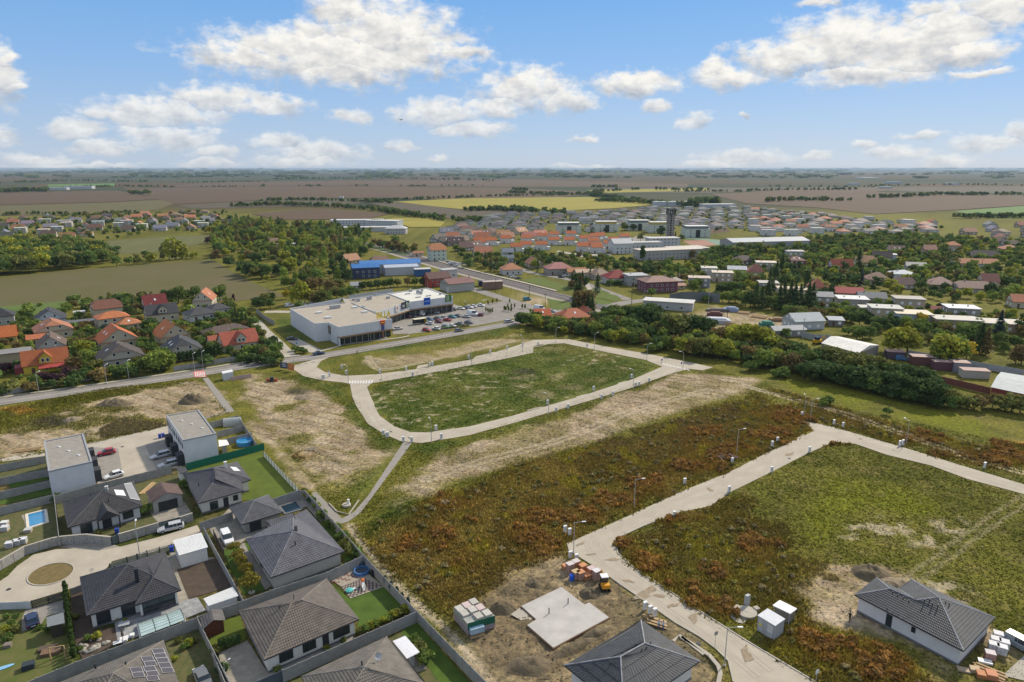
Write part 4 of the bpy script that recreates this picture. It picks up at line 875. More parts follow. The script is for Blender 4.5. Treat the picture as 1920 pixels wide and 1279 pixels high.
# ================================================================== sheds, pools, stacks and garden things
def box_thing(name,label,cat,c,base,h,wall,roof,over=.2,slope=.0,mwall=OBJ,mroof=OBJ,ribs=False):
    """base: top corners (crop) at height h; a small shed with a lid"""
    v = [P(*c(x,y),h)for x,y in base];t = thing(name,label,cat,(v[0][0],v[0][1],0),world=True)
    MB().prism(inset(v,over),0,h-.08).build('wall',mwall,t,color=wall)
    rm = MB().prism(v,h-.1,h)
    if ribs:
        a,b,c_,d = (Vector(q)for q in v)
        for k in range(1,14):
            p,q = a.lerp(b,k/14),d.lerp(c_,k/14);w = (b-a).normalized()*.06
            rm.prism([tuple((p-w)[:2]),tuple((p+w)[:2]),tuple((q+w)[:2]),tuple((q-w)[:2])],h+.002,h+.07)
    rm.build('roof',mroof,t,color=roof);return t
WS = (0.62,0.62,0.60)
box_thing('garden_shed','white ribbed-roof shed next to the bare soil plot','shed',C3,[(1295,215),(1342,325),(1560,262),(1510,155)],2.7,WS,(0.7,0.7,0.68),ribs=True)
box_thing('garden_shed','long low white ribbed shed below the bare soil plot','shed',C3,[(1525,650),(1562,705),(1788,628),(1745,562)],2.0,WS,(0.7,0.7,0.68),ribs=True)
box_thing('garden_shed','dark shed with flat grey roof and logs by the conifer hedge','shed',C5 if 0 else C3,[(348,790),(352,862),(485,832),(476,752)],2.3,(0.05,0.04,0.03),(0.17,0.185,0.19),over=.35)
box_thing('garden_shed','small white shed with dark top behind the lawn house','shed',C2,[(1322,395),(1350,432),(1412,415),(1385,380)],2.2,WS,(0.06,0.06,0.065))
box_thing('pergola','white flat canopy beside the round blue pool','canopy',C1,[(1638,1220),(1642,1270),(1720,1255),(1700,1218)],2.3,(0.3,0.29,0.27),(0.66,0.66,0.64),over=.6)
box_thing('pergola','white flat canopy behind the beige bungalow at the bottom','canopy',C5,[(1345,968),(1452,1100),(1548,1050),(1440,928)],2.3,(0.3,0.3,0.3),(0.64,0.64,0.66),over=.6)
t = box_thing('transformer_kiosk','grey transformer kiosk with warning plates and white pitched lid','kiosk',E7,[(1018,378),(1398,605),(1610,455),(1235,232)],2.6,(0.36,0.37,0.38),(0.55,0.56,0.58),over=.08)
v = [P(*E7(*q),2.6)[:2]for q in[(1018,378),(1398,605)]];a,b = Vector(v[0]),Vector(v[1]);d = (b-a).normalized();nn = Vector((d.y,-d.x))
if nn.y>0:nn = -nn
for(u0,u1,z0,z1,col,nm)in((.1,.32,.1,2.2,(0.42,0.43,0.44),'door'),(.58,.9,.1,2.2,(0.42,0.43,0.44),'door'),(.6,.88,1.0,1.45,(0.62,0.62,0.6),'louvre'),(.6,.88,1.6,2.0,(0.55,0.55,0.54),'louvre')):
    o = a.lerp(b,u0)+nn*.0,a.lerp(b,u1)+nn*.0;dp = .06 if nm=='door' else .085
    MB().prism([tuple(o[0]-nn*.12),tuple(o[1]-nn*.12),tuple(o[1]+nn*(dp-.08)),tuple(o[0]+nn*(dp-.08))],z0,z1).build(nm,OBJ,t,color=col)
o = a.lerp(b,.13),a.lerp(b,.3);MB().prism([tuple(o[0]),tuple(o[1]),tuple(o[1]+nn*.03),tuple(o[0]+nn*.03)],1.25,1.5).build('warning_plate',OBJ,t,color=(0.75,0.55,0.03))
o = MB().prism([P(*E7(*q),2.3)[:2]for q in[(1338,172),(1715,352),(1858,245),(1490,62)]],2.2,2.35)
t = thing('open_shelter','white flat-roofed open shelter behind the transformer kiosk','shelter',P(*E7(1590,400)),world=True);o.build('roof',PLASTIC,t);pm = MB()
for q in[(1370,180),(1700,335),(1820,250),(1490,90)]:x,y,_ = P(*E7(*q),2.2);pm.tube((x,y,0),(x,y,2.2),.06)
pm.build('post',STEEL,t);MB().prism(inset([P(*E7(*q),2.2)[:2]for q in[(1338,172),(1715,352),(1858,245),(1490,62)]],.3),0,1.8).build('wall',OBJ,t,color=(0.22,0.2,0.17))
# pumping station covers
t = thing('well_cover','round concrete well cover beside the square slab and kiosk','well cover',P(*E7(790,350)))
MB().tube((0,0,0),(0,0,.45),1.55,n=20).tube((0,0,.45),(0,0,.5),.25,n=10).build('cover',CONC,t)
sq = [P(*E7(*q),.3)[:2]for q in[(440,230),(580,320),(715,225),(590,140)]];tag(MB().prism(sq,0,.3).build('chamber_slab',mat('stained slab',(0.42,0.36,0.27),var=.2,scale=1)),'square stained concrete slab beside the round well cover','slab')
sheet('apron',W(E7,[(330,330),(600,200),(900,260),(960,400),(700,560),(600,540)]),CONC,.06)
x,y,_ = P(*E7(790,195));t = thing('switch_cabinet','tall grey switch cabinet standing behind the round well cover','cabinet',(x,y,0));MB().box((0,0,1.1),(.8,.5,2.0),.5).build('body',OBJ,t,color=(0.40,0.41,0.40));MB().box((0,0,.05),(1.0,.7,.1),.5).build('base',CONC,t)
x,y,_ = P(*E7(995,285));tag(MB().box((x,y,.35),(.8,.8,.5),.4).build('valve_box',CONC),'small pale concrete valve box right of the round well cover','box')
# pools
def pool(label,c,q,frame,water=WATER,rim=.5,col=(0.6,0.55,0.45)):
    v = ccw([P(*c(*p))[:2]for p in q]);t = thing('swimming_pool',label,'pool',(*v[0],0),world=True);vi = inset(v,rim);mb = MB();n = len(v)
    for i in range(n):mb.prism([v[i],v[(i+1)%n],vi[(i+1)%n],vi[i]],0.0,.14)
    mb.build('rim',OBJ,t,color=col);MB().prism(vi,0.0,.06).build('water',water,t);return t
pool('rectangular light blue pool with pale rim in the left garden',C2,[(188,740),(352,700),(368,800),(200,850)],1)
pool('dark water pool behind the grey carport',C4,[(490,600),(625,560),(672,622),(535,660)],1,mat('dark pool water',(0.015,0.035,0.055),rough=.1,var=.1),.3,(0.2,0.2,0.2))
def round_pool(label,c,px,r,h,col,inner=WATER,cat='pool',name='round_pool'):
    x,y,_ = P(*c(*px));t = thing(name,label,cat,(x,y,0));mb = MB();n = 20
    pr = lambda rr,z:[(rr*math.cos(2*math.pi*i/n),rr*math.sin(2*math.pi*i/n),z)for i in range(n)]
    mb.add(pr(r,0)+pr(r,h)+pr(r-.18,h)+pr(r-.18,h-.3),[(k*n+i,k*n+(i+1)%n,(k+1)*n+(i+1)%n,(k+1)*n+i)for k in range(3)for i in range(n)]);mb.build('wall',OBJ,t,color=col)
    MB().add(pr(r-.17,h-.25),[tuple(range(n))]).build('water',inner,t);return t
round_pool('round bright blue above-ground pool behind the green fence',C1,(1838,1252),2.0,1.1,(0.05,0.25,0.5))
round_pool('round dark blue trampoline tub in the fence corner of the paved play yard',E2,(935,400),1.35,.55,(0.06,0.16,0.36),mat('dark tub floor',(0.05,0.07,0.1)),'paddling pool')
x,y,_ = P(*E2(915,240));t = thing('water_tank','dark round water tank standing in the fence corner','tank',(x,y,0));MB().tube((0,0,0),(0,0,.8),.75,.85,n=14).tube((0,0,.8),(0,0,1.1),.85,.3,n=14).build('body',OBJ,t,color=(0.06,0.09,0.11));MB().tube((0,0,1.1),(0,0,1.25),.25,n=10).build('lid',DARK,t)
tag(MB().box((*P(*E2(740,300))[:2],.5),(1.4,.8,1.0),.4).build('garden_box',WOOD),'brown storage box beside the round tub in the fence corner','box')
tag(MB().box((*P(*E2(1200,460))[:2],.5),(.9,.8,1.0),.4,top=.85).build('garden_cabinet',DARK),'dark barbecue box against the right fence of the play yard','box')
# glass pool cover of house A
q = [(1030,830),(1055,925),(1385,800),(1350,718)];v = [Vector(P(*C3(*p),.6))for p in q];t = thing('pool_cover','glazed sliding pool cover in three sections on the terrace','pool cover',(v[0].x,v[0].y,0),world=True)
for k in range(3):
    a,b,c_,d = v[0].lerp(v[3],k/3),v[1].lerp(v[2],k/3),v[1].lerp(v[2],(k+1)/3),v[0].lerp(v[3],(k+1)/3);zt = Vector((0,0,.35-k*.1));mb = MB();fr = MB();NS = 6;top = []
    for s in range(NS+1):
        f = s/NS;z = Vector((0,0,4*f*(1-f)*(.4-k*.06)-.25));top.append((a.lerp(b,f)+z,d.lerp(c_,f)+z))
    for s in range(NS):mb.quad(top[s][0],top[s+1][0],top[s+1][1],top[s][1])
    for s in range(NS+1):fr.tube(top[s][0],top[s][1],.03,n=4)
    for e_ in(0,1):
        for s in range(NS):fr.tube(top[s][e_],top[s+1][e_],.05,n=4)
    g = mb.build('glass_panel',mat('frosted cover glass',(0.36,0.47,0.46),rough=.25,var=.12,scale=.8,spec=.5),t);fr.build('cover_frame',DARK,g)
for(a,b)in((0,1),(3,2)):
    MB().tube(v[a]+Vector((0,0,-.5)),v[b]+Vector((0,0,-.5)),.16,n=6).build('rail',WHITEM,t)
# terrace furniture of A
tag(MB().box((*P(*C3(935,865))[:2],.7),(1.5,1.2,.08),.4).box((*P(*C3(935,865))[:2],.35),(.2,.2,.7)).build('garden_table',STEEL),'grey square garden table on the terrace','table')
x,y,_ = P(*C3(925,968));t = thing('closed_parasol','closed brown parasol standing on the terrace','parasol',(x,y,0));MB().tube((0,0,0),(0,0,2.4),.04).build('pole',DARK,t);MB().tube((0,0,.9),(0,0,2.35),.22,.05,n=8).build('canopy',OBJ,t,color=(0.12,0.09,0.075))
for i,(px,nm)in enumerate((((905,985),'left'),((955,950),'right'))):
    x,y,_ = P(*C3(*px));t = thing('sun_lounger','%s of two pale sun loungers by the closed parasol'%nm,'sun lounger',(x,y,0),.5);MB().box((0,0,.3),(1.9,.7,.08)).build('frame',PLASTIC,t);MB().box((.7,0,.5),(.6,.65,.06)).build('backrest',PLASTIC,t);MB().box((-.7,0,.13),(.06,.6,.26)).box((.6,0,.13),(.06,.6,.26)).build('leg',PLASTIC,t)
# play yard
ck = MB();a,b,c_,d = (Vector(P(*E2(*p),.034))for p in[(490,715),(680,975),(1400,700),(960,520)])
for i in range(10):
    for j in range(16):
        if(i+j)%2:continue
        f = lambda u,w:(a.lerp(b,u/10)).lerp(d.lerp(c_,u/10),w/16);p4 = [f(i,j),f(i+1,j),f(i+1,j+1),f(i,j+1)];ck.prism([tuple(q[:2])for q in p4],.03,.05)
stuff(struct(ck.build('dark_paving_tile',mat('dark paving tile',(0.075,0.055,0.055),var=.2))))['kind'] = 'stuff'
a,b,c_,d = (Vector(P(*E2(*p),.034))for p in[(180,560),(300,670),(900,540),(740,380)]);ck = MB()
for i in range(4):
    for j in range(10):
        if(i*3+j*5)%4<2:continue
        f = lambda u,w:(a.lerp(b,u/4)).lerp(d.lerp(c_,u/4),w/10);p4 = [f(i,j),f(i+.7,j),f(i+.7,j+.7),f(i,j+.7)];ck.prism([tuple(q[:2])for q in p4],.03,.052)
stuff(ck.build('red_paving_tile',mat('red paving tile',(0.17,0.07,0.06),var=.2)))
x,y,_ = P(*E2(975,740));t = thing('toy_slide','orange and white toy slide on the chequered paving','slide',(x,y,0),1.9);MB().add([(-1.0,-.2,.1),(-1.0,.2,.1),(.2,.2,1.0),(.2,-.2,1.0)],[(0,1,2,3)]).box((-.4,.24,.6),(1.4,.05,.15)).box((-.4,-.24,.6),(1.4,.05,.15)).build('chute',PLASTIC,t);MB().box((.5,0,.5),(.6,.5,1.0)).box((.5,0,1.2),(.7,.6,.3),top=.4).build('tower',OBJ,t,color=(0.75,0.2,0.05))
x,y,_ = P(*E2(665,820));t = thing('sandbox_shell','turquoise shell sandbox with its lid on the chequered paving','sandbox',(x,y,0));MB().tube((0,0,0),(0,0,.25),.6,.65,n=12).tube((0,0,.25),(0,0,.4),.62,.3,n=12).build('shell',OBJ,t,color=(0.08,0.4,0.38));MB().box((.6,.5,.12),(.9,.5,.08),.5).build('lid',PLASTIC,t)
# polytunnel
x,y,_ = P(*C1(1745,1105));t = thing('polytunnel','small clear polytunnel greenhouse inside the concrete yard','greenhouse',(x,y,0),.25);mb = MB();n = 8
ar = [(1.4*math.cos(math.pi*i/n),2.0*math.sin(math.pi*i/n))for i in range(n+1)]
for i in range(n):mb.quad((-2.2,ar[i][0],ar[i][1]),(2.2,ar[i][0],ar[i][1]),(2.2,ar[i+1][0],ar[i+1][1]),(-2.2,ar[i+1][0],ar[i+1][1]))
for e_ in(-2.2,2.2):mb.add([(e_,a,b)for a,b in ar],[tuple(range(n+1))])
mb.build('cover',mat('polytunnel film',(0.33,0.35,0.34),rough=.4,var=.1),t);fr = MB()
for e_ in(-2.2,-1.1,0,1.1,2.2):
    for i in range(n):fr.tube((e_,ar[i][0]*1.01,ar[i][1]*1.01),(e_,ar[i+1][0]*1.01,ar[i+1][1]*1.01),.03,n=4)
fr.build('hoop',STEEL,t)
# small garage with brown tiled roof (house C plot) and brown garden hut
def gable_hut(name,label,cat,c,L_,R_,B_,ze,za,wall,roof,door=None):
    """L_, R_: front eave corners; B_: rear right corner; ridge runs front to back"""
    a,b,k = (Vector(P(*c(*q),ze))for q in(L_,R_,B_));dp = k-b;dp.z = 0;m = (a+b)/2;m.z = za;t = thing(name,label,cat,(m.x,m.y,0),world=True)
    vs = [a,b,m,a+dp,b+dp,m+dp];fl = [Vector((v.x,v.y,0))for v in vs]
    wl = inset([v[:2]for v in(a,b,b+dp,a+dp)],.25);MB().prism(wl,0,ze-.05).build('wall',WALL,t,color=wall)
    g = MB();dn = dp.normalized()*.26;g.add([a+dn,b+dn,m+dn],[(0,1,2)]);g.add([a+dp-dn,b+dp-dn,m+dp-dn],[(0,2,1)]);g.build('gable',WALL,t,color=wall)
    ro = MB().add(vs,[(0,2,5,3),(2,1,4,5)]).build('roof',ROOF,t,color=roof);tm = MB();tiles(tm,[a,m,m+dp,a+dp]);tiles(tm,[b,m,m+dp,b+dp]);stuff(tm.build('roof_tiles',TILE,ro,color=roof))
    if door:
        d = (b-a).normalized();n_ = Vector((d.y,-d.x,0));n_ = n_ if n_.dot(dp)<0 else-n_;p0 = a.lerp(b,.2)-n_*.25;p1 = a.lerp(b,.8)-n_*.25
        MB().prism([tuple(p0[:2]),tuple(p1[:2]),tuple((p1+n_*.06)[:2]),tuple((p0+n_*.06)[:2])],0.05,ze-.5).build('door',DARK,t)
    return t
gable_hut('garage','small garage with brown tiled gable roof and open dark door','garage',C2,(1135,650),(1375,588),(1325,512),2.6,3.9,(0.33,0.31,0.28),(0.115,0.075,0.062),door=True)
gable_hut('garden_hut','dark brown timber hut with shingle roof at the lawn corner','hut',C3,(1525,880),(1690,815),(1665,735),2.0,2.8,(0.10,0.035,0.018),(0.11,0.10,0.095))
# stacks on the building plots
def covered_stack():
    v = [P(*E3(x,y),2.3)for x,y in[(135,360),(470,740),(1125,550),(620,145)]];t = thing('material_stack','large stack of insulation packs and boards under green and clear film','stack',(v[0][0],v[0][1],0),world=True);vi = ccw([q[:2]for q in v])
    MB().prism(vi,.12,1.2).build('pallet_load',OBJ,t,color=(0.28,0.24,0.26));MB().prism(inset(vi,-.02),1.2,2.15).build('film_cover',mat('tattered film',(0.42,0.36,0.33),var=0,scale=1.3,col2=(0.16,0.24,0.2),rough=.4),t)
    a,b,c_,d = (Vector(q)for q in v)
    for i in range(3):
        for j in range(3):
            if(i,j)==(2,0):continue
            p = a.lerp(b,(i+.5)/3).lerp(d.lerp(c_,(i+.5)/3),(j+.5)/3);col = [(0.45,0.43,0.38),(0.5,0.40,0.38),(0.40,0.38,0.33)][(i*2+j)%3]
            MB().box((p.x,p.y,2.2+.1*((i+j)%3)),((b-a).length/3.2,(d-a).length/3.3,.25+.15*((i*j)%3)),math.atan2((b-a).y,(b-a).x)).build('board_pack',OBJ,t,color=col)
    p,q = b+(c_-b)*.05,b+(c_-b)*.55;n_ = Vector(((c_-b).y,-(c_-b).x,0)).normalized();n_ = n_ if n_.y<0 else-n_
    MB().prism([tuple((b)[:2]),tuple((c_)[:2]),tuple((c_+n_*.05)[:2]),tuple((b+n_*.05)[:2])],1.0,2.2).build('green_film',mat('green film',(0.012,0.11,0.065),rough=.35,var=.2),t)
    MB().prism([tuple(p[:2]),tuple(q[:2]),tuple((q+n_*.7)[:2]),tuple((p+n_*.7)[:2])],.5,1.4).build('wrapped_bale',mat('blue wrap',(0.30,0.42,0.52),rough=.35,var=.2),t)
    MB().prism([tuple((p+n_*.2)[:2]),tuple((q+n_*.2)[:2]),tuple((q+n_*.9)[:2]),tuple((p+n_*.9)[:2])],0,.15).build('pallet',WOOD,t)
covered_stack()
slab = [P(*C6(x,y),.28)[:2]for x,y in[(550,705),(852,562),(1025,695),(1058,678),(1207,790),(790,1017),(595,848),(662,805)]]
t = thing('foundation_slab','pale concrete foundation slab with two upright pipes','foundation',(*slab[0],0),world=True);MB().prism(slab,0,.28).build('slab',mat('fresh slab',(0.42,0.40,0.365),rough=.9,var=.13,scale=.35),t)
MB().prism(inset(slab,-.12),0,.2).build('formwork',mat('formwork',(0.20,0.11,0.06),var=.2),t)
for px in((900,700),(757,775)):
    x,y,_ = P(*C6(*px));MB().tube((x,y,0),(x,y,1.3),.08).build('pipe',DARK,t)
sheet('old_slab',W(C6,[(470,770),(540,720),(645,795),(580,832)]),CONC,0.05)
def pallet(label,c,px,h,col,topcol,s=(1.25,1.1),rz=.55,group=None):
    x,y,_ = P(*c(*px));t = thing('block_pallet',label,'pallet',(x,y,0),rz,group);MB().box((0,0,.07),(s[0],s[1],.14)).build('pallet_base',WOOD,t);mb = MB();nl = max(1,int(h/.25))
    for k in range(nl):
        for i in range(3):
            for j in range(2):mb.box(((i-1)*s[0]/3,(j-.5)*s[1]/2,.14+(k+.5)*h/nl),(s[0]/3-.02,s[1]/2-.02,h/nl-.02))
    stuff(mb.build('clay_block',OBJ,t,color=col));MB().box((0,0,.16+h),(s[0]+.02,s[1]+.02,.05)).build('film_top',OBJ,t,color=topcol);return t
PK = (0.38,0.24,0.19);OR = (0.45,0.19,0.09);WT = (0.52,0.46,0.44);OT = (0.5,0.23,0.11)
G_ = 'pallets of clay blocks by the road corner'
pallet('low orange block pallet at the left end of the road-corner group',E4,(370,470),.7,OR,OT,group=G_)
pallet('tall white-topped block pallet left front in the road-corner group',E4,(500,560),1.5,PK,WT,group=G_)
pallet('tall white-topped block pallet behind the left front one',E4,(690,470),1.5,OR,WT,group=G_)
pallet('orange block pallet leaning behind the open pallets',E4,(920,540),1.1,OR,OT,group=G_)
pallet('opened yellow-brown block pallet beside the blue drum',E4,(690,760),1.2,PK,(0.45,0.33,0.17),group=G_)
pallet('orange-topped block pallet in front right of the blue drum',E4,(850,780),1.2,PK,OT,group=G_)
pallet('half-used low orange block pallet before the right pair',E4,(1050,770),.6,OR,OT,group=G_)
pallet('pink-topped block pallet behind the excavator pair',E4,(1190,670),1.3,OR,(0.52,0.40,0.38),group=G_)
pallet('white-topped block pallet next to the small excavator',E4,(1370,790),1.5,PK,(0.58,0.56,0.56),group=G_)
x,y,_ = P(*E4(555,830));t = thing('blue_drum','bright blue plastic drum in front of the clay pallets','drum',(x,y,0));MB().tube((0,0,0),(0,0,1.0),.42,n=12).build('body',OBJ,t,color=(0.02,0.11,0.6));MB().tube((0,0,1.0),(0,0,1.06),.3,n=12).build('lid',OBJ,t,color=(0.02,0.08,0.45))
# excavator
x,y,_ = P(*E4(1640,1130));t = thing('mini_excavator','yellow mini excavator with white cab roof beside the block pallets','excavator',(x,y,0),.15)
for s in(-1,1):MB().box((s*.6,.2,.25),(.35,2.2,.5)).build('track',RUBBER,t)
MB().box((0,.2,.45),(.8,.9,.3)).build('undercarriage',DARK,t);b_ = MB().box((0,-.35,.95),(1.4,1.2,.6),top=.9).build('engine_cover',OBJ,t,color=(0.62,0.27,0.02));cb = MB().box((0,.55,1.4),(1.1,1.1,1.5)).build('cab',GLASS,t)
MB().box((0,.55,2.2),(1.25,1.25,.1)).build('cab_roof',PLASTIC,t)
MB().tube((0,1.1,.9),(0,2.0,2.2),.13).tube((0,2.0,2.2),(0,3.0,1.5),.11).tube((0,3.0,1.5),(0,3.0,.5),.08).build('boom',OBJ,t,color=(0.62,0.27,0.02));MB().box((0,3.0,.35),(.5,.5,.5),top=.7).build('bucket',DARK,t)
# stacks by house J
G2 = 'white wrapped pallets by the grey van'
for k,(px,nm)in enumerate((((1070,720),'rearmost of the'),((1035,790),'left middle of the'),((1150,830),'right rear of the'),((1010,860),'left front of the'),((1120,900),'right front of the'))):
    pallet(nm+' white wrapped pallets beside the unfinished long house',D6,px,1.15,(0.55,0.55,0.56),(0.62,0.62,0.63),rz=-.5,group=G2)
pallet('red and white half-wrapped pallet before the white pallets',D6,(965,960),.9,(0.45,0.25,0.22),(0.55,0.5,0.5),rz=-.4)
tag(MB().box((*P(*D6(905,1015))[:2],.15),(1.7,.9,.3),-.4).build('board_bundle',PLASTIC),'white board bundle on the ground before the red and white pallet','boards')
def plank_pile(label,c,p0,p1,w,n,m=WOOD,rows=2,name='plank_pile'):
    a,b = Vector(P(*c(*p0))),Vector(P(*c(*p1)));t = thing(name,label,'timber',(a.x,a.y,0),world=True);d = (b-a).normalized();s = Vector((-d.y,d.x,0));r_ = random.Random(n)
    for k in range(n):
        for r in range(rows if k%2 else 1):
            o = s*((k-n/2)*w+r_.uniform(-.04,.04))+d*r_.uniform(-.3,.3);q = (a+b)/2+o
            MB().box((q.x,q.y,.08+.14*r),((b-a).length*r_.uniform(.85,1),w*.8,.12),math.atan2(d.y,d.x)+r_.uniform(-.02,.02)).build('plank',m,t)
    return t
plank_pile('long yellow planks lying by the pallets of the unfinished long house',D6,(740,1060),(1190,1240),.35,6)
plank_pile('planks strewn on rough grass behind the unfinished white house',C6,(1500,800),(1650,850),.4,5)
plank_pile('pale plank on the grass beside the meter cabinets',C6,(1455,775),(1545,810),.3,2)
plank_pile('loose planks lying in the yard behind the porch house',C2,(1050,590),(1150,500),.4,3)
plank_pile('timber bundle by the left row houses',C2,(90,270),(310,240),.4,4)
plank_pile('long timber on trestles along the wall of the unfinished long house',C7,(1115,492),(1320,600),.3,2)
for lb,px,col,s in(('striped brown pallet lying at the lower edge by the planks',(620,1120),(0.4,0.3,0.2),(1.6,1.0,.2)),('open wooden crate between pallet and orange blocks',(765,1130),(0.45,0.34,0.22),(1.2,1.0,.5)),('orange clay block pile at the bottom right edge',(860,1200),(0.45,0.19,0.08),(1.3,1.2,.6)),('orange covered block stack rightmost at the bottom edge',(985,1215),(0.48,0.2,0.1),(1.3,1.4,.8))):
    tag(MB().box((*P(*D6(*px))[:2],s[2]/2),s,-.35).build('crate' if 'crate' in lb else 'block_pile',OBJ,color=col),lb,'crate' if 'crate' in lb else 'blocks')
tag(MB().prism([P(*C7(*q))[:2]for q in[(1800,800),(1920,690),(1960,760),(1960,840)]],0,.06).build('concrete_pad',CONC),'bare concrete pad at the lower right corner','slab')
# clay pipes heap by the right road
t = thing('pipe_heap','heap of red clay pipes in the weeds by the concrete road','pipes',P(*C8(255,420)));r_ = random.Random(5)
for k in range(22):a = r_.uniform(0,3.1);q = Vector((r_.uniform(-1.9,1.9),r_.uniform(-.8,.8),r_.uniform(.15,.8)));d = Vector((math.cos(a),math.sin(a)*.6,r_.uniform(-.2,.2)))*.9;MB().tube(q-d,q+d,.1,n=6).build('pipe',mat('clay pipe',(0.33,0.21,0.16),var=.2),t)
# site hut, hoarding, bills, skip-like machine (left building plot)
t = box_thing('site_container','white site container with pitched lid beside the pink hoarding','container',E6,[(375,605),(400,648),(612,605),(580,562)],2.5,(0.52,0.54,0.57),(0.64,0.63,0.62),over=.1)
PF('two-part pink hoarding panels standing on the dirt plot',E6,[(565,720),(765,680),(968,648)],h=1.3,m=OBJ,kind='plain',name='hoarding',cat='hoarding',col=(0.42,0.30,0.27),step=6)
def billboard(label,c,q,z0,z1,col,marks):
    a,b = (Vector(P(*c(*p)))for p in q);d = (b-a).normalized();n_ = Vector((d.y,-d.x,0));t = thing('billboard',label,'billboard',(a.x,a.y,0),world=True)
    bx = lambda mb,u0,u1,v0,v1,o,th:mb.prism([tuple((a.lerp(b,u0)+n_*o)[:2]),tuple((a.lerp(b,u1)+n_*o)[:2]),tuple((a.lerp(b,u1)+n_*(o+th))[:2]),tuple((a.lerp(b,u0)+n_*(o+th))[:2])],z0+(z1-z0)*v0,z0+(z1-z0)*v1)
    bx(MB(),0,1,0,1,0,.08).build('board',OBJ,t,color=col)
    for i,(u0,u1,v0,v1,cc)in enumerate(marks):bx(MB(),u0,u1,v0,v1,.08,.012).build('print',OBJ,t,color=cc)
    pm = MB()
    for u in(.1,.9):p = a.lerp(b,u);pm.tube((p.x-n_.x*.1,p.y-n_.y*.1,0),(p.x-n_.x*.1,p.y-n_.y*.1,z1),.07)
    pm.build('post',STEEL,t)
billboard('dark blue advertising board with white print at the road junction',E6,[(1555,560),(1705,575)],.5,2.6,(0.06,0.07,0.10),[(.3,.8,.55,.7,(0.5,0.55,0.6)),(.35,.85,.3,.4,(0.5,0.55,0.6)),(.3,.7,.75,.82,(0.3,0.36,0.42))])
billboard('orange advertising board right of the dark blue one',E6,[(1712,590),(1835,605)],.4,2.6,(0.55,0.17,0.06),[(.15,.8,.62,.7,(0.6,0.38,0.2)),(.2,.7,.4,.5,(0.6,0.3,0.12))])
x,y,_ = P(*E6(1385,800));t = thing('concrete_mixer','dark machine with red arms parked on the grassy plot','machine',(x,y,0));MB().box((0,0,.8),(1.4,1.2,1.2),.3,top=.8).build('body',DARK,t)
for s in(-1,1):MB().box((s*1.3,0,.5),(1.1,.9,.7),.3,top=.7).build('arm',OBJ,t,color=(0.35,0.06,0.03))
# garden bits at the lower left
for lb,px,s,col,rz in(('grey raised bed frame beside the timber swing frame',(385,1060),(2.6,1.4,.5),(0.16,0.10,0.06),.35),('upper dark raised bed with white bags',(360,1030),(2.4,1.1,.4),(0.10,0.07,0.05),.35),('small planter with shrub on the left lawn',(60,1010),(1.0,.9,.5),(0.18,0.15,0.12),.3),('dark garden trolley on the lower lawn',(215,1170),(1.5,1.2,.8),(0.03,0.04,0.05),.5)):
    tag(MB().box((*P(*C3(*px))[:2],s[2]/2),s,rz,top=.95).build('raised_bed' if 'bed' in lb else('planter' if 'planter' in lb else 'garden_trolley'),OBJ,color=col),lb,'raised bed' if 'bed' in lb else('planter' if 'planter' in lb else 'trolley'))
t = thing('swing_frame','two upright timber posts joined over the raised bed','frame',P(*C3(430,1110)));MB().tube((-.9,0,0),(-.9,0,2.0),.09,n=4).tube((.9,.5,0),(.9,.5,2.0),.09,n=4).tube((-.9,0,2.0),(.9,.5,2.0),.07,n=4).build('post',WOOD,t)
x,y,_ = P(*C3(15,1175));b_ = MB();n = 14
b_.add([(1.5*math.cos(2*math.pi*i/n),.38*math.sin(2*math.pi*i/n),.12)for i in range(n)]+[(1.4*math.cos(2*math.pi*i/n),.34*math.sin(2*math.pi*i/n),.02)for i in range(n)],[tuple(range(n))]+[(i,(i+1)%n,n+(i+1)%n,n+i)for i in range(n)])
o = tag(b_.build('paddle_board',OBJ,color=(0.2,0.42,0.6)),'blue and white paddle board lying on the lawn at the left edge','board');o.location = (x,y,0);o.rotation_euler = (0,0,.6)
G3 = 'white wrapped pallets in the pool garden'
for px,w in(((75,985),'left'),((130,968),'middle'),((175,955),'right')):pallet('%s white wrapped pallet by the stone wall in the pool garden'%w,C2,px,.9,(0.42,0.42,0.43),(0.58,0.58,0.6),rz=.3,group=G3)
pallet('white block stack beside the rectangular pool',C2,(40,860),.8,(0.45,0.44,0.43),(0.55,0.55,0.55),rz=.2);pallet('half-height white block stack at the left edge by the pool',C2,(35,815),.5,(0.45,0.44,0.43),(0.6,0.6,0.58),rz=.2)
pallet('grey covered block stack at the pool corner',C2,(212,870),.5,(0.35,0.34,0.33),(0.45,0.44,0.43),rz=.3)
# blue bins
for lb,px in(('blue bin by the left row houses porch beside the white hatchback',(745,480)),('blue bin beside the dark porch near the silver cars',(1352,330)),('blue bin near the courtyard back wall',(1225,160)),('blue bin behind the stone wall of the porch house',(880,880)),('second blue bin near the courtyard back wall',(1200,165)),('blue bin beside the white ribbed shed',(1290,1015))):
    x,y,_ = P(*C2(*px));t = thing('wheelie_bin',lb,'bin',(x,y,0),.4);MB().box((0,0,.5),(.6,.7,.95),top=1.12).build('body',OBJ,t,color=(0.02,0.06,0.35));MB().box((0,0,1.0),(.72,.82,.08)).build('lid',OBJ,t,color=(0.02,0.05,0.28))
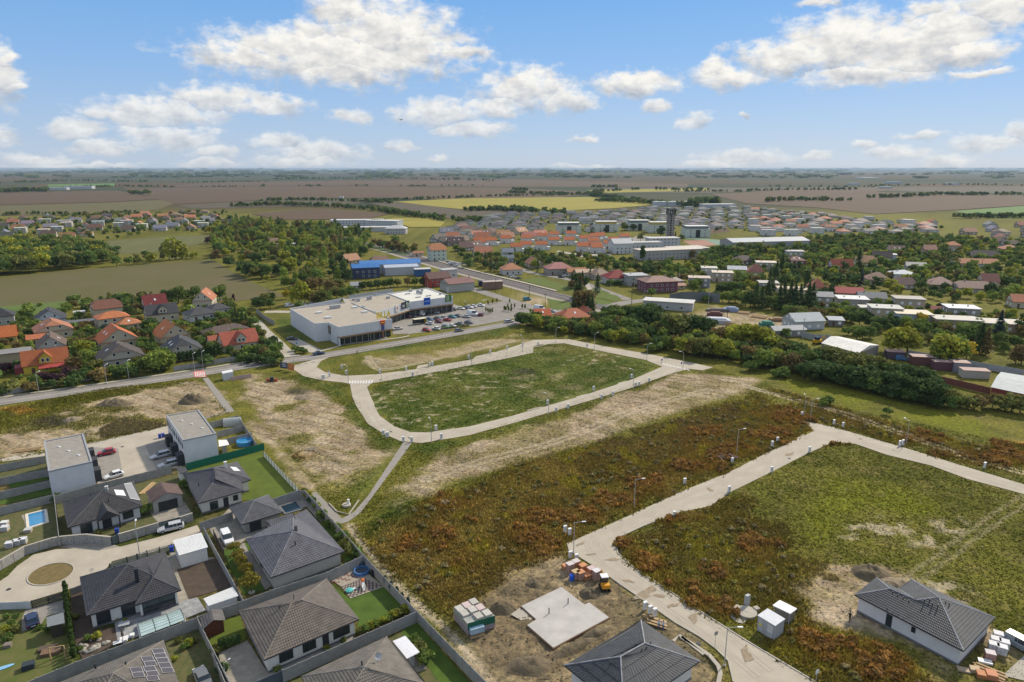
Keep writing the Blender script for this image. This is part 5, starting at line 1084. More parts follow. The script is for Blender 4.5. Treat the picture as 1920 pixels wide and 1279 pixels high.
# rockery of A
r_ = random.Random(3)
def stone_mesh(seed):
    q = random.Random(seed);mb = MB();vs = [];
    for k,(z,r)in enumerate(((0,.8),(.35,1),(.75,.7),(.95,.2))):
        for i in range(6):a = 2*math.pi*i/6+k*.4;rr = r*q.uniform(.75,1.15);vs.append((rr*math.cos(a),rr*math.sin(a),z*q.uniform(.85,1.1)))
    mb.add(vs,[(k*6+i,k*6+(i+1)%6,k*6+6+(i+1)%6,k*6+6+i)for k in range(3)for i in range(6)]+[tuple(range(18,24))]);return mb.mesh('boulder',mat('limestone',(0.33,0.31,0.26),var=.25,scale=1.5))
SM = [stone_mesh(i)for i in range(3)];st = []
for k,(px,s)in enumerate((((640,1010),.55),((700,1035),.9),((735,1015),.7),((780,990),.5),((620,1040),.6),((690,955),.6),((650,1055),.5),((800,985),.55),((745,960),.45),((605,1000),.4))):
    o = link('boulder',SM[k%3]);place(o,P(*C3(*px)),k,(s,s*.8,s*.8));o['category'] = 'boulder';o['group'] = 'rockery stones by the terrace';st.append((o,'pale boulder'))
number_labels(st,'in the rockery below the terrace')
# earth mounds
DIRTM = mat('heaped earth',(0.13,0.102,0.062),rough=.95,var=.3,scale=.9,bump=.12,bscale=2.5)
def mound(label,c,px,rx,ry,h,col=None,seed=0,rz=0.0,m=None):
    x,y,_ = P(*c(*px));n = 28;u = np.linspace(-1.25,1.25,n);A,B = np.meshgrid(u,u);r = np.hypot(A,B);hh = np.clip(np.cos(np.clip(r,0,1.1)*math.pi/2.2),0,1)**1.15*h
    hh = hh*(0.3+1.4*fbm(A*rx+seed*7,B*ry+seed*3,1.5,5))-.12*(r>.95)-.3*(r>1.15)
    V_ = np.stack([(A*rx).ravel(),(B*ry).ravel(),hh.ravel()],1);k = np.arange(n*n).reshape(n,n);F_ = np.stack([k[:-1,:-1].ravel(),k[:-1,1:].ravel(),k[1:,1:].ravel(),k[1:,:-1].ravel()],1)
    o = link('earth_mound',npmesh('earth_mound',V_,F_,m or DIRTM));place(o,(x,y,0),rz,.55);return tag(o,label,'mound','earth mounds')
PALED = mat('pale heaped earth',(0.22,0.175,0.115),rough=.95,var=.25,scale=.9,bump=.12,bscale=2.5)
mound('tall pointed grey earth heap by the footpath on the left plot',C1,(1450,930),7.5,6,4.2,seed=1);mound('broad dark earth heap left of the pointed one',C1,(860,950),9,5,2.6,seed=2)
mound('small round pale earth heap near the long planks plot',C1,(540,1070),4.5,4,1.8,seed=3,m=PALED)

mound('small dark earth heap above the slab',C6,(640,545),2.6,2.2,1.5,seed=4);mound('dark earth heap between the clay pallets and the slab',C6,(1065,610),3.0,2.5,1.8,seed=5);mound('earth heap beside the covered material stack',C6,(410,720),3.6,2.8,2.0,seed=6)
mound('long low earth ridge along the lower slab edge',C6,(960,1010),6.5,1.6,1.1,seed=7,rz=.55);mound('second low earth ridge by the unfinished house',C6,(1120,905),4,1.6,1.0,seed=8,rz=.4)
mound('broad rutted earth heap below the slab',C6,(610,1150),5,3.5,1.6,seed=9)


mound('brown earth heap behind the unfinished long house',C7,(1060,225),5.5,4.5,2.8,seed=12);mound('pale sand heap around the brown heap',C7,(1190,290),6,4,1.6,seed=14,m=PALED)
mound('small grey gravel heap on the dirt plot by the junction',C9,(330,830),5,4,1.0,seed=15,m=PALED)

# dead branch piles, well corner of the footpath bend, manhole covers
for lb,c,px,n_ in(('bleached branch pile with rust weeds on the left dirt lot',C4,(740,170),16),('small pale branch heap in the brown weed field',C4,(1760,575),10),('white rubble and sticks behind the left row houses',C2,(660,130),14)):
    x,y,_ = P(*c(*px));r_ = random.Random(n_);mb = MB()
    for k in range(n_):a = r_.uniform(0,3.1);q = Vector((r_.uniform(-1.2,1.2),r_.uniform(-.8,.8),r_.uniform(.1,.6)));e_ = Vector((math.cos(a),math.sin(a),r_.uniform(-.3,.3)))*r_.uniform(.5,1.2);mb.tube(q-e_,q+e_,.06,.03,n=5)
    o = stuff(mb.build('branches',mat('bleached wood',(.42,.37,.28),var=.2)));t = thing('branch_pile',lb,'branch pile',(x,y,0));o.parent = t
kerb([P(*C4(*p))[:2]for p in[(868,580),(925,640),(1015,664),(1092,556)]],.2,.25,CONC)
x,y,_ = P(*C4(1000,595));t = thing('garden_well','pale concrete well head inside the footpath bend','well',(x,y,0));MB().tube((0,0,0),(0,0,.4),.9,n=14).build('ring',CONC,t);MB().box((.3,.4,.8),(.4,.4,1.0)).build('vent_box',PLASTIC,t)
mh = MB().tube((0,0,.05),(0,0,.075),.36,n=14).mesh('manhole_cover',DARK);lst = []
for c,px,w in((C3,(65,582),'turning circle'),(C4,(1330,40),'ring road'),(C4,(1470,85),'ring road'),(C10,(880,610),'ring road'),(C10,(1120,480),'ring road'),(C6,(1300,300),'right-hand road'),(C8,(600,420),'right-hand road'),(C8,(1000,310),'right-hand road'),(C7,(90,620),'right-hand road'),(C2,(917,232),'courtyard')):
    o = link('manhole_cover',mh);o.location = P(*c(*px));o['category'] = 'manhole cover';o['group'] = 'manhole covers';lst.append((o,'round dark manhole cover',w))
for w in{l[2]for l in lst}:number_labels([l[:2]for l in lst if l[2]==w],'in the surface of the '+w)
# ================================================================== generic houses of the middle distance
WINM = {}
def win_mesh(w,h):
    k = (round(w,1),round(h,1))
    if k not in WINM:
        f = MB();f.box((0,0,0),(k[0],.1,k[1]));g = MB();g.box((0,-.03,0),(k[0]-.24,.1,k[1]-.24));WINM[k] = (f.mesh('window',FRAME),g.mesh('pane',GLASS))
    return WINM[k]
def house(name,label,cat,x,y,ang,w,d,he,rh,kind='gable',wall=(.55,.52,.45),roof=(.3,.12,.06),over=.45,wins=2,storeys=None,chim=1,sky=0,group=None,pane=True,dormer=False,allwin=False,seed=0):
    """w runs along the ridge; he eaves height, rh roof height; the thing stands at x, y turned by ang"""
    g_ = sum(roof)/3;roof = tuple(max(.01,g_+(c-g_)*1.12)*(.74 if g_<.12 else .95 if g_<.5 else .84)for c in roof);wall = tuple(c*.9 for c in wall)
    t = thing(name,label,cat,(x,y,0),ang,group);hw,hd = w/2,d/2;W_,D_ = hw+over,hd+over;r_ = random.Random(seed or int(abs(x*13+y*7)))
    wm = MB().prism([(-hw,-hd),(hw,-hd),(hw,hd),(-hw,hd)],0,he)
    ro = MB();dz = -over*rh/hd if kind in('gable','half')else 0;z0 = he+(dz if kind in('gable','half')else 0);zr = he+rh;th = .18
    if kind=='flat':
        ro.prism([(-W_,-D_),(W_,-D_),(W_,D_),(-W_,D_)],he,he+.28);zr = he+.28
    elif kind=='shed':
        ro.add([(-W_,-D_,he),(W_,-D_,he),(W_,D_,he+rh),(-W_,D_,he+rh),(-W_,-D_,he+.2),(W_,-D_,he+.2),(W_,D_,he+rh+.2),(-W_,D_,he+rh+.2)],[(0,3,2,1),(4,5,6,7),(0,1,5,4),(1,2,6,5),(2,3,7,6),(3,0,4,7)])
        wm.add([(-hw,-hd,he),(hw,-hd,he),(hw,hd,he+rh),(-hw,hd,he+rh),(hw,hd,he),(-hw,hd,he)],[(1,4,2),(0,3,5),(4,5,3,2)])
    else:
        if kind=='hip':k = max(0.0,hw-hd)if hw>hd else 0.0;cut = W_-k;zc = z0
        elif kind=='half':k = W_-hd*.45;cut = hd*.45;zc = z0+(zr-z0)*.55
        else:k = W_;cut = 0;zc = z0
        A = [(-W_,-D_,z0),(W_,-D_,z0),(W_,D_,z0),(-W_,D_,z0)];rdg = [(-k,0,zr),(k,0,zr)]
        if kind=='half':
            f = (zc-z0)/(zr-z0);yc = D_*(1-f);vs = A+rdg+[(-W_,-yc,zc),(W_,-yc,zc),(W_,yc,zc),(-W_,yc,zc)]
            ro.add(vs,[(0,1,7,5,4,6),(2,3,9,4,5,8),(7,8,5),(9,6,4)])
            wm.add([(-hw,-hd,he),(-hw,hd,he),(-hw,hd*(1-f),zc-.1),(-hw,-hd*(1-f),zc-.1),(hw,-hd,he),(hw,hd,he),(hw,hd*(1-f),zc-.1),(hw,-hd*(1-f),zc-.1)],[(0,3,2,1),(4,5,6,7)])
        else:
            ro.add(A+rdg,[(0,1,5,4),(2,3,4,5),(1,2,5),(3,0,4)]if kind=='hip' else[(0,1,5,4),(2,3,4,5)])
            if kind=='gable':wm.add([(-hw,-hd,he),(-hw,hd,he),(-hw,0,zr-.05),(hw,-hd,he),(hw,hd,he),(hw,0,zr-.05)],[(0,2,1),(3,4,5)])
        ro.add([(x_,y_,z_)for x_,y_,z_ in A]+[(x_,y_,z_-th)for x_,y_,z_ in A],[(0,4,5,1),(1,5,6,2),(2,6,7,3),(3,7,4,0),(4,7,6,5)])
    wm.build('wall',WALL,t,color=wall);rf = ro.build('roof',ROOF,t,color=roof)
    for i in range(chim):
        cx = (-.25+.5*i)*w+r_.uniform(-.5,.5);MB().box((cx,.5,zr-.2),(.55,.55,1.6)).build('chimney',OBJ,rf,color=(.36,.30,.26))
    sl = math.atan2(rh+.001,hd)if kind in('gable','hip','half')else 0
    def on_slope(u,f,s):return(u,s*-D_*(1-f),z0+(zr-z0)*f+.06)
    cs,sn = math.cos(ang),math.sin(ang)
    def tocam(nx,ny):return(nx*cs-ny*sn)*-x+(nx*sn+ny*cs)*-y
    side = -1 if tocam(0,-1)>tocam(0,1)else 1
    for i in range(sky):
        u = (-.3+.6*(i+.5)/sky)*w;p = on_slope(u,.5,1 if side<0 else-1);o = MB().box((0,0,0),(.8,1.2,.12)).build('skylight',PLASTIC,rf);o.location = p;o.rotation_euler = (sl if side<0 else-sl,0,0)
    ns = storeys or max(1,int(he/2.6))
    def put(u,z,edge,ww,wh):
        m = win_mesh(ww,wh);o = link('window',m[0],t)
        if edge==0:o.location = (u,-hd-.02,z);rz = 0
        elif edge==1:o.location = (hw+.02,u,z);rz = math.pi/2
        elif edge==2:o.location = (u,hd+.02,z);rz = math.pi
        else:o.location = (-hw-.02,u,z);rz = -math.pi/2
        o.rotation_euler = (0,0,rz)
        if pane:link('pane',m[1],o)
    if wins:
        for e_,(nx,ny,ln_)in enumerate(((0,-1,w),(1,0,d),(0,1,w),(-1,0,d))):
            if not allwin and tocam(nx,ny)<=0:continue
            n = max(1,int(round(ln_/4.0*wins/2)));sz = (1.3,1.3)
            for s_ in range(ns):
                for i in range(n):
                    u = ((i+.5)/n-.5)*ln_*.86
                    if e_ in(0,)and s_==0 and i==0:
                        o = MB().box((u,-hd-.03,1.05),(1.0,.1,2.1)).build('door',OBJ,t,color=(.10,.06,.04));continue
                    put(u,1.5+s_*2.75,e_,*sz)
            if kind in('gable','half')and e_ in(1,3)and rh>2.2:
                for u in((-.16,.16)if d>7 else(0,)):put(u*d,he+rh*.32,e_,1.0,1.2)
    if dormer:
        zc = z0+(zr-z0)*.3;dw = min(3.6,w*.36);y0 = side*hd*1.0;dh = rh*.55
        dm = MB().add([(-dw/2,y0,he-.3),(dw/2,y0,he-.3),(dw/2,y0,zc+.9),(-dw/2,y0,zc+.9),(0,y0,zc+dh+.6),(-dw/2,0,zc+.9),(dw/2,0,zc+.9)],[(0,1,2,4,3),(0,3,5),(1,6,2)]);dm.build('dormer',WALL,t,color=wall)
        e2 = dw/2+.35;yy = y0+side*.4;MB().add([(-e2,yy,zc+.7),(e2,yy,zc+.7),(0,yy,zc+dh+.85),(-e2,0,zc+.7),(e2,0,zc+.7),(0,0,zc+dh+.85)],[(0,2,5,3),(2,1,4,5)]).build('dormer_roof',ROOF,t,color=roof)
        for u in(-.7,.7):m = win_mesh(1.0,1.3);o = link('window',m[0],t);o.location = (u,y0+side*.03,zc+.1);o.rotation_euler = (0,0,0 if side<0 else math.pi);link('pane',m[1],o)
    return t
A0 = math.atan2(P(480,683)[1]-P(60,745)[1],P(480,683)[0]-P(60,745)[0]);PERP = A0+math.pi/2
CRM = (.52,.46,.34);WHI = (.60,.60,.57);GRN = (.45,.52,.40);ORR = (.40,.13,.05);RED = (.26,.07,.05);BRN = (.13,.085,.065);DKR = (.05,.05,.055);TER = (.33,.15,.09)
def hs(c,px,*a,**k):
    x,y,_ = P(*c(*px));return house('house',a[0],'house',x,y,*a[1:],**k)
# ---- houses along the road at the left
yel = hs(C1,(355,690),'bright yellow house with orange-red roof, front gable and red porch roof',A0,13,8.5,3.4,4.0,'gable',(.62,.46,.06),(.30,.10,.045),dormer=True,sky=1,chim=2)
MB().add([(-2.2,-4.3,2.9),(7,-4.3,2.9),(7,-7,2.2),(-2.2,-7,2.2)],[(0,3,2,1)]).add([(-2.2,-4.3,2.7),(7,-4.3,2.7),(7,-7,2.0),(-2.2,-7,2.0)],[(0,1,2,3)]).build('porch_roof',ROOF,yel,color=(.33,.055,.045))
MB().prism([(-9,-3.5),(-6.6,-3.5),(-6.6,2),(-9,2)],0,2.6).build('side_annex',OBJ,yel,color=(.20,.035,.04))
hs(C1,(395,555),'pale house with half brown half terracotta gable roof behind the yellow house',PERP,12,9.5,3.2,3.8,'gable',(.46,.45,.42),(.15,.105,.08),sky=1)
hs(C1,(405,440),'cream house with orange half-hipped roof and dark gable windows',PERP+.1,12,13,3.6,3.8,'half',CRM,TER,chim=1,sky=1)
hs(C1,(385,350),'pale blue gabled house with dark roof and glazed gable',PERP,11,11.5,3.4,3.8,'gable',(.50,.55,.60),DKR)
hs(C1,(100,650),'long blank beige building with flat grey roof at the left edge',A0,11,7,4.6,.3,'flat',(.40,.34,.23),(.22,.21,.2),wins=0,chim=0)
hs(C1,(10,490),'yellow-walled house with orange roof cut by the left edge',A0,11,9,3.4,3.4,'gable',(.56,.42,.14),ORR)
hs(C1,(5,350),'dark-roofed house at the left edge beside the green paddock',A0,11,9,4.2,3.2,'hip',(.42,.40,.36),DKR)
hs(C1,(805,290),'cream house with brown-red hipped roof and two gable windows near the paddock',A0+.15,11.5,10.5,4.8,3.2,'half',CRM,(.20,.09,.06),storeys=1)
hs(C1,(850,380),'wide two-storey cream house with low orange hipped roofs',A0+.15,12,9,5.4,2.2,'hip',(.54,.47,.33),(.40,.15,.07),chim=0)
x,y,_ = P(*C1(960,370));hs(C1,(965,385),'low orange-roofed side wing of the wide cream house',A0+.15,9,8,2.8,2.2,'hip',(.54,.47,.33),(.38,.16,.085),chim=0,sky=1)
hs(C1,(880,510),'large cream house with long orange roof and wide plank-trimmed gable',PERP+.12,13,13,3.4,4.6,'gable',CRM,(.38,.12,.05),sky=2)
hs(C1,(905,640),'cream house with dark brown half-hipped roof and balcony facing the road',PERP+.05,12,14,3.2,4.4,'half',(.50,.45,.36),(.095,.078,.068),chim=2,sky=1)
hs(C1,(1165,250),'maroon-roofed gabled house behind the dark-roofed dormer house',A0+.1,10,8,4.0,4.2,'gable',CRM,(.19,.035,.035),sky=1)
hs(C1,(1215,320),'cream house with slate-grey roof, dormer and black conservatory',A0+.1,13,8,4.0,3.6,'gable',CRM,(.06,.06,.066),dormer=True)
hs(C1,(1540,215),'cream gabled house with orange roof highest in the left cluster',PERP-.35,13,9,4.4,4.2,'gable',(.55,.50,.40),(.36,.14,.075),sky=1)
hs(C1,(1500,310),'low white bungalow with dark grey hipped roof',A0+.2,12,10,2.9,2.6,'hip',(.52,.53,.53),(.075,.075,.08),chim=1)
hs(C1,(1640,270),'grey hipped roof annex right of the low white bungalow',A0+.2,9,8,2.8,2.4,'hip',(.50,.5,.5),(.08,.08,.085),chim=0)
hs(C1,(1290,470),'house with steep bright orange roof half hidden by trees',PERP+.15,13,11,3.2,4.6,'gable',CRM,(.42,.16,.06),sky=1)
hs(C1,(1370,590),'cream house with slate half-hipped roof, wooden balcony and green hedge',PERP,13,13,3.2,4.4,'half',(.52,.46,.36),(.065,.066,.072),sky=2)
hs(C1,(1690,440),'long low bungalow with dark brown hipped roof',A0+.25,17,8,2.8,2.0,'hip',(.30,.26,.22),(.13,.095,.085),chim=0)
hs(C1,(1790,530),'red-roofed cream house with small dormer beside the hedge and bus road',A0+.1,13,9,3.2,4.0,'gable',(.54,.49,.38),(.30,.085,.055),dormer=True,sky=1)
hs(C1,(1630,520),'small red-roofed annex left of the red-roofed dormer house',A0+.1,6,6,2.6,2.2,'gable',(.54,.49,.38),(.30,.10,.06),chim=0)
hs(C1,(290,490),'small cream garage with orange roof behind the pale gabled house',A0,7,5,2.4,1.2,'gable',CRM,(.42,.15,.08),chim=0)
hs(C1,(600,300),'white garden shed near the paddock hedge',A0,4,3.5,2.6,.2,'flat',WHI,(.6,.6,.6),wins=0,chim=0)
hs(C1,(610,370),'grey flat garages between orange-roofed houses',A0,11,5,2.5,.2,'flat',(.3,.29,.27),(.12,.12,.125),wins=0,chim=0)
# ---- supermarket ------------------------------------------------------------------------------------------
def market():
    z = 7.6;R_ = [D1(20,350),D1(300,520),D1(455,508),D1(570,560),D1(1170,470),D1(880,350),D1(995,392),D1(1378,275),D1(1855,215),D1(1560,118),D1(1150,190),D1(1100,178),D1(690,252),D1(600,235),D1(650,285)]
    v = [P(*p,z)for p in R_];t = thing('supermarket','long white flat-roofed supermarket row with beige roof left and white roof right','supermarket',(*v[0][:2],0),world=True)
    left = W(D1,[(20,350),(300,520),(455,508),(570,560),(1170,470),(880,350),(995,392),(1378,275),(1120,178),(690,235),(610,230),(640,282)],z);right = W(D1,[(1378,275),(1855,215),(1575,118),(1120,178)],z)
    for nm,p,col in(('roof',left,(.36,.315,.25)),('roof',right,(.58,.565,.50))):
        r_ = MB().prism(inset(p,.35),z-.7,z-.35).build(nm,mat('flat roof felt',obj=True,rough=.9,var=.09,scale=.3),t,color=col)
    # wall panels one by one
    def wallrun(a,b,z0,z1,col,step=6.0,nm='wall_panel'):
        a = Vector(a[:2]);b = Vector(b[:2]);n = max(1,round((b-a).length/step));d = (b-a).normalized();n_ = Vector((d.y,-d.x));s = (b-a).length/n
        for k in range(n):
            p,q = a+d*(k*s+.02),a+d*((k+1)*s-.02);MB().prism([tuple(p),tuple(q),tuple(q-n_*.3),tuple(p-n_*.3)],z0,z1).build(nm,WALL,t,color=col)
    WC = (.56,.58,.60)
    wallrun(v[0],v[1],0,z,WC);wallrun(v[1],v[2],0,z,WC);wallrun(v[2],v[3],0,z,WC)
    wallrun(v[3],v[4],3.6,z,WC);wallrun(v[6],v[7],4.0,z,WC);wallrun(v[7],v[8],4.0,z,WC);wallrun(v[8],v[9],0,z,(.5,.5,.5));wallrun(v[9],v[12],0,z,WC);wallrun(v[13],v[0],0,z,WC);wallrun(v[4],v[6],3.6,z,WC)
    def shop(a,b,zt,nb):
        a = Vector(a[:2]);b = Vector(b[:2]);d = (b-a).normalized();n_ = Vector((d.y,-d.x));n_ = n_ if n_.y<0 else-n_;back = -n_*1.6
        c = MB().prism([tuple(a+n_*.5),tuple(b+n_*.5),tuple(b+back),tuple(a+back)],zt-.5,zt-.02).build('canopy',mat('timber soffit',(.28,.18,.09),var=.15),t)
        L_ = (b-a).length
        for k in range(nb):
            p,q = a+d*(L_*k/nb+.15)+back,a+d*(L_*(k+1)/nb-.15)+back
            MB().prism([tuple(p),tuple(q),tuple(q+n_*.12),tuple(p+n_*.12)],.3,zt-.5).build('shop_window',GLASS,t)
            MB().tube((*(p-d*.15+n_*.3),0),(*(p-d*.15+n_*.3),zt-.5),.12).build('column',STEEL,t)
        MB().prism([tuple(a+back),tuple(b+back),tuple(b+back-n_*.3),tuple(a+back-n_*.3)],0,zt-.5).build('back_wall',OBJ,t,color=(.07,.075,.08))
    shop(v[3],v[4],3.6,9);shop(v[6],v[7],4.0,8);shop(v[7],v[8],4.0,8)
    # parapet rim
    for p in(left,right):
        p2 = ccw([q[:2]for q in p]);pi = inset(p2,.35);n = len(p2);MB().add([(*q,z+.003)for q in p2]+[(*q,z+.003)for q in pi]+[(*q,z-.36)for q in pi],[(i,(i+1)%n,n+(i+1)%n,n+i)for i in range(n)]+[(n+i,n+(i+1)%n,2*n+(i+1)%n,2*n+i)for i in range(n)]).build('parapet',mat('parapet metal',(.40,.41,.42),rough=.5,var=.05),t)
    for px in((350,402),(450,458),(750,342),(862,395)):
        q = P(*D1(*px),z-.3);MB().box((q[0],q[1],z+.05),(2.6,1.3,.6),A0,top=.9).build('roof_light',PLASTIC,t)
    for px,s in(((530,350),(4.5,1.6,1.6)),((790,270),(1.3,1.2,1.5)),((740,262),(1.2,1.1,1.1)),((905,255),(1.3,1.1,1.7)),((930,250),(.8,.8,2.0)),((1125,238),(1.6,1.2,1.1)),((995,205),(1.5,1.1,.9)),((1460,182),(1.2,1.1,1.7)),((1495,190),(1.2,1.1,1.7)),((1508,155),(1.0,.8,1.4)),((1380,160),(1.3,1.0,1.2)),((1345,190),(3,.4,.5)),((1580,212),(3,.4,.5)),((1465,228),(3,.4,.5)),((1712,196),(.8,.8,1.0))):
        q = P(*D1(*px),z-.3);MB().box((q[0],q[1],z-.35+s[2]/2),s,A0+.1).build('roof_unit',OBJ,t,color=(.34,.35,.36))
    def sign(px,a,b,w,h,zc,col,mark,marks):
        """a square shop sign standing proud of the fascia"""
        a = Vector(a[:2]);b = Vector(b[:2]);d = (b-a).normalized();n_ = Vector((d.y,-d.x));n_ = n_ if n_.y<0 else-n_;g = Vector(P(*px,zc)[:2]);u = (g-a).dot(d);c = a+d*u+n_*.05
        def slab(w0,w1,z0,z1,o0,o1):return MB().prism([tuple(c+d*w0+n_*o0),tuple(c+d*w1+n_*o0),tuple(c+d*w1+n_*o1),tuple(c+d*w0+n_*o1)],z0,z1)
        s = slab(-w/2,w/2,zc-h/2,zc+h/2,0,.25).build('shop_sign',OBJ,t,color=col)
        for(x0,x1,y0,y1)in marks:slab(w*x0,w*x1,zc+h*y0,zc+h*y1,.25,.27).build('sign_print',OBJ,s,color=mark)
    ln2 = [(-.3,.3,-.05,.08),(-.25,.25,-.25,-.15)]
    sign(D1(1237,312),v[6],v[7],3.0,3.0,6.9,(.035,.037,.045),(.5,.5,.52),ln2);sign(D1(1328,300),v[6],v[7],3.0,3.0,7.0,(.02,.07,.045),(.5,.55,.5),[(-.3,-.1,-.1,.35),(.0,.25,-.1,.15),(-.35,.35,-.35,-.25)])
    sign(D1(1060,330),v[6],v[7],2.6,3.0,6.6,(.6,.58,.56),(.35,.16,.14),[(-.2,.2,-.2,.15)]);sign(D1(1562,268),v[7],v[8],3.4,3.4,6.9,(.01,.09,.45),(.45,.55,.7),[(-.4,.4,-.03,.05)]);sign(D1(1803,236),v[7],v[8],3.4,3.4,7.0,(.06,.17,.04),(.5,.55,.45),[(-.3,-.18,-.4,.4),(-.02,.08,-.4,.4)])
    sign(D1(935,340),v[4],v[6],3.0,2.6,6.8,(.55,.57,.55),(.1,.25,.16),[(-.2,.2,-.25,.25)])
    sign(D1(478,585),v[2],v[3],3.0,3.4,4.8,(.18,.15,.12),(.3,.26,.22),[(-.4,.4,-.05,.05)])
    # yellow letters on the roof edge
    a,b = Vector(P(*D1(990,468),7.6)),Vector(P(*D1(1160,440),7.6));cu = bpy.data.curves.new('sign_lettering','FONT');cu.body = 'BILLA';cu.extrude = .12;cu.offset = .06;cu.size = 3.6;cu.align_x = 'CENTER'
    o = bpy.data.objects.new('sign_lettering',cu);C.objects.link(o);o.parent = t;m = (a+b)/2;o.location = (m.x-t.location.x,m.y-t.location.y,7.75);o.rotation_euler = (math.pi/2,0,math.atan2((b-a).y,(b-a).x));sc_ = (b-a).length*.92;bpy.context.view_layer.update();o.scale = (sc_/max(o.dimensions.x,.1),1,1)
    me = bpy.data.meshes.new_from_object(o.evaluated_get(bpy.context.evaluated_depsgraph_get()));me.materials.clear();me.materials.append(mat('yellow sign face',(.75,.55,.01),rough=.4,var=0))
    o2 = link('sign_lettering',me,t);o2.location,o2.rotation_euler,o2.scale = o.location,o.rotation_euler,o.scale;bpy.data.objects.remove(o)
    return t
market()
x,y,_ = P(*D1(1072,690));t = thing('sign_pylon','tall pylon with red and yellow sign box in front of the supermarket','sign',(x,y,0),A0);MB().box((0,0,3.1),(.7,.5,6.2)).build('pole',OBJ,t,color=(.22,.10,.06));MB().box((0,-.02,4.7),(1.2,.6,2.2)).build('info_panel',OBJ,t,color=(.07,.08,.22));MB().box((0,0,6.9),(2.0,.7,1.5)).build('sign_box',OBJ,t,color=(.55,.03,.02));MB().box((0,-.36,6.9),(1.5,.06,.5)).build('sign_print',OBJ,t,color=(.75,.55,.02));MB().box((0,0,.15),(3.0,2.0,.3)).build('base',CONC,t)
x,y,_ = P(*D1(1480,525));t = thing('trolley_shelter','yellow and dark trolley shelter in the middle of the car park','shelter',(x,y,0),A0);MB().box((0,0,2.5),(6,2.6,.15)).build('roof',OBJ,t,color=(.6,.56,.42));MB().box((0,1.2,1.3),(5.8,.08,2.3)).build('back_panel',GLASS,t);MB().box((2.9,0,1.3),(.1,2.4,2.3)).build('end_panel',OBJ,t,color=(.6,.42,.03))
for sx in(-2.8,0,2.8):
    MB().tube((sx,-1.1,0),(sx,-1.1,2.45),.06).build('post',DARK,t)
# ---- buildings behind the supermarket
ug = hs(D1,(770,130),'small white garden house behind the supermarket roof',.3,6,5,2.6,1.6,'gable',WHI,(.35,.35,.35),chim=0)
hs(C13,(905,810),'blue industrial hall front block with bright blue roof',.32,17,13,7.0,1.8,'gable',(.05,.065,.13),(.05,.15,.36),over=.3,chim=0)
hs(C13,(1075,775),'long white industrial hall with blue roof behind the blue front block',.32,40,14,6.4,2.0,'gable',(.52,.53,.54),(.07,.18,.40),over=.3,chim=0,wins=0)
hs(C13,(1150,790),'white corrugated hall roof beside the blue hall',.32,22,10,5.4,1.2,'gable',(.5,.5,.52),(.46,.51,.58),over=.3,chim=0,wins=0)
hs(C13,(1300,800),'low building with dark blue wall at the end of the blue hall',.32,10,6,4.4,.3,'flat',(.04,.12,.3),(.55,.55,.54),chim=0,wins=0)
hs(C13,(1400,870),'red and white gabled house with brown roof behind the white supermarket roof',.55,14,9,5.4,3.0,'gable',(.40,.07,.05),(.14,.07,.06),chim=0)
hs(C13,(1480,840),'narrow grey white tower-like annex right of the red house',.55,9,7,7.5,.3,'flat',(.55,.56,.57),(.4,.4,.4),chim=0)
hs(C13,(1540,900),'pale concrete workshop with gable next to the access road',.55,16,12,5,2.2,'gable',(.42,.42,.40),(.20,.11,.10),chim=0,wins=0)
hs(C13,(1785,890),'stack-like brown container building beside the railway',.3,11,5,4.2,.3,'flat',(.25,.16,.12),(.4,.33,.29),chim=0,wins=0)
hs(C13,(1725,870),'dark blue container left of the brown container building',.3,6,3,2.8,.1,'flat',(.03,.045,.09),(.05,.06,.1),chim=0,wins=0)
hs(C13,(850,460),'long white two-storey factory with pale roof far behind the trees',.12,62,16,8,.5,'flat',(.55,.57,.60),(.66,.66,.65),over=.3,chim=0)
hs(C13,(1040,465),'right wing of the long white factory',-.25,40,18,8,.5,'flat',(.50,.53,.58),(.62,.62,.62),over=.3,chim=0)
hs(C13,(940,495),'low white warehouse before the long white factory',.12,70,14,5,.5,'flat',(.48,.48,.48),(.60,.58,.55),over=.3,chim=0,wins=0)
hs(C13,(1120,510),'pale arched-looking hall right of the low warehouse',.0,22,14,6,3,'hip',(.48,.48,.48),(.55,.55,.54),chim=0)
hs(C13,(1400,690),'three-storey pale green railway station with orange hipped-gable roof',.35,12,14,8.4,4.2,'half',(.52,.60,.50),(.34,.15,.075),storeys=3,chim=1)
hs(C13,(1270,665),'small low outbuilding left of the railway station',.35,8,6,2.8,1.2,'gable',CRM,(.30,.14,.09),chim=0)
hs(C13,(1005,725),'brown-roofed house beside the railway behind the blue hall',.5,12,10,3,3.6,'half',(.5,.5,.48),(.20,.125,.09))
hs(C13,(800,715),'orange half-roof house hidden in trees by the railway',.9,12,9,3,4,'gable',CRM,(.33,.17,.10))
hs(C13,(275,590),'tan-roofed house among the trees of the old orchard',.1,18,11,3,3.6,'hip',CRM,(.27,.185,.12));hs(C13,(390,605),'long white roof shed among the trees of the old orchard',.1,22,9,3.5,.4,'flat',(.5,.5,.48),(.62,.6,.56),wins=0,chim=0)
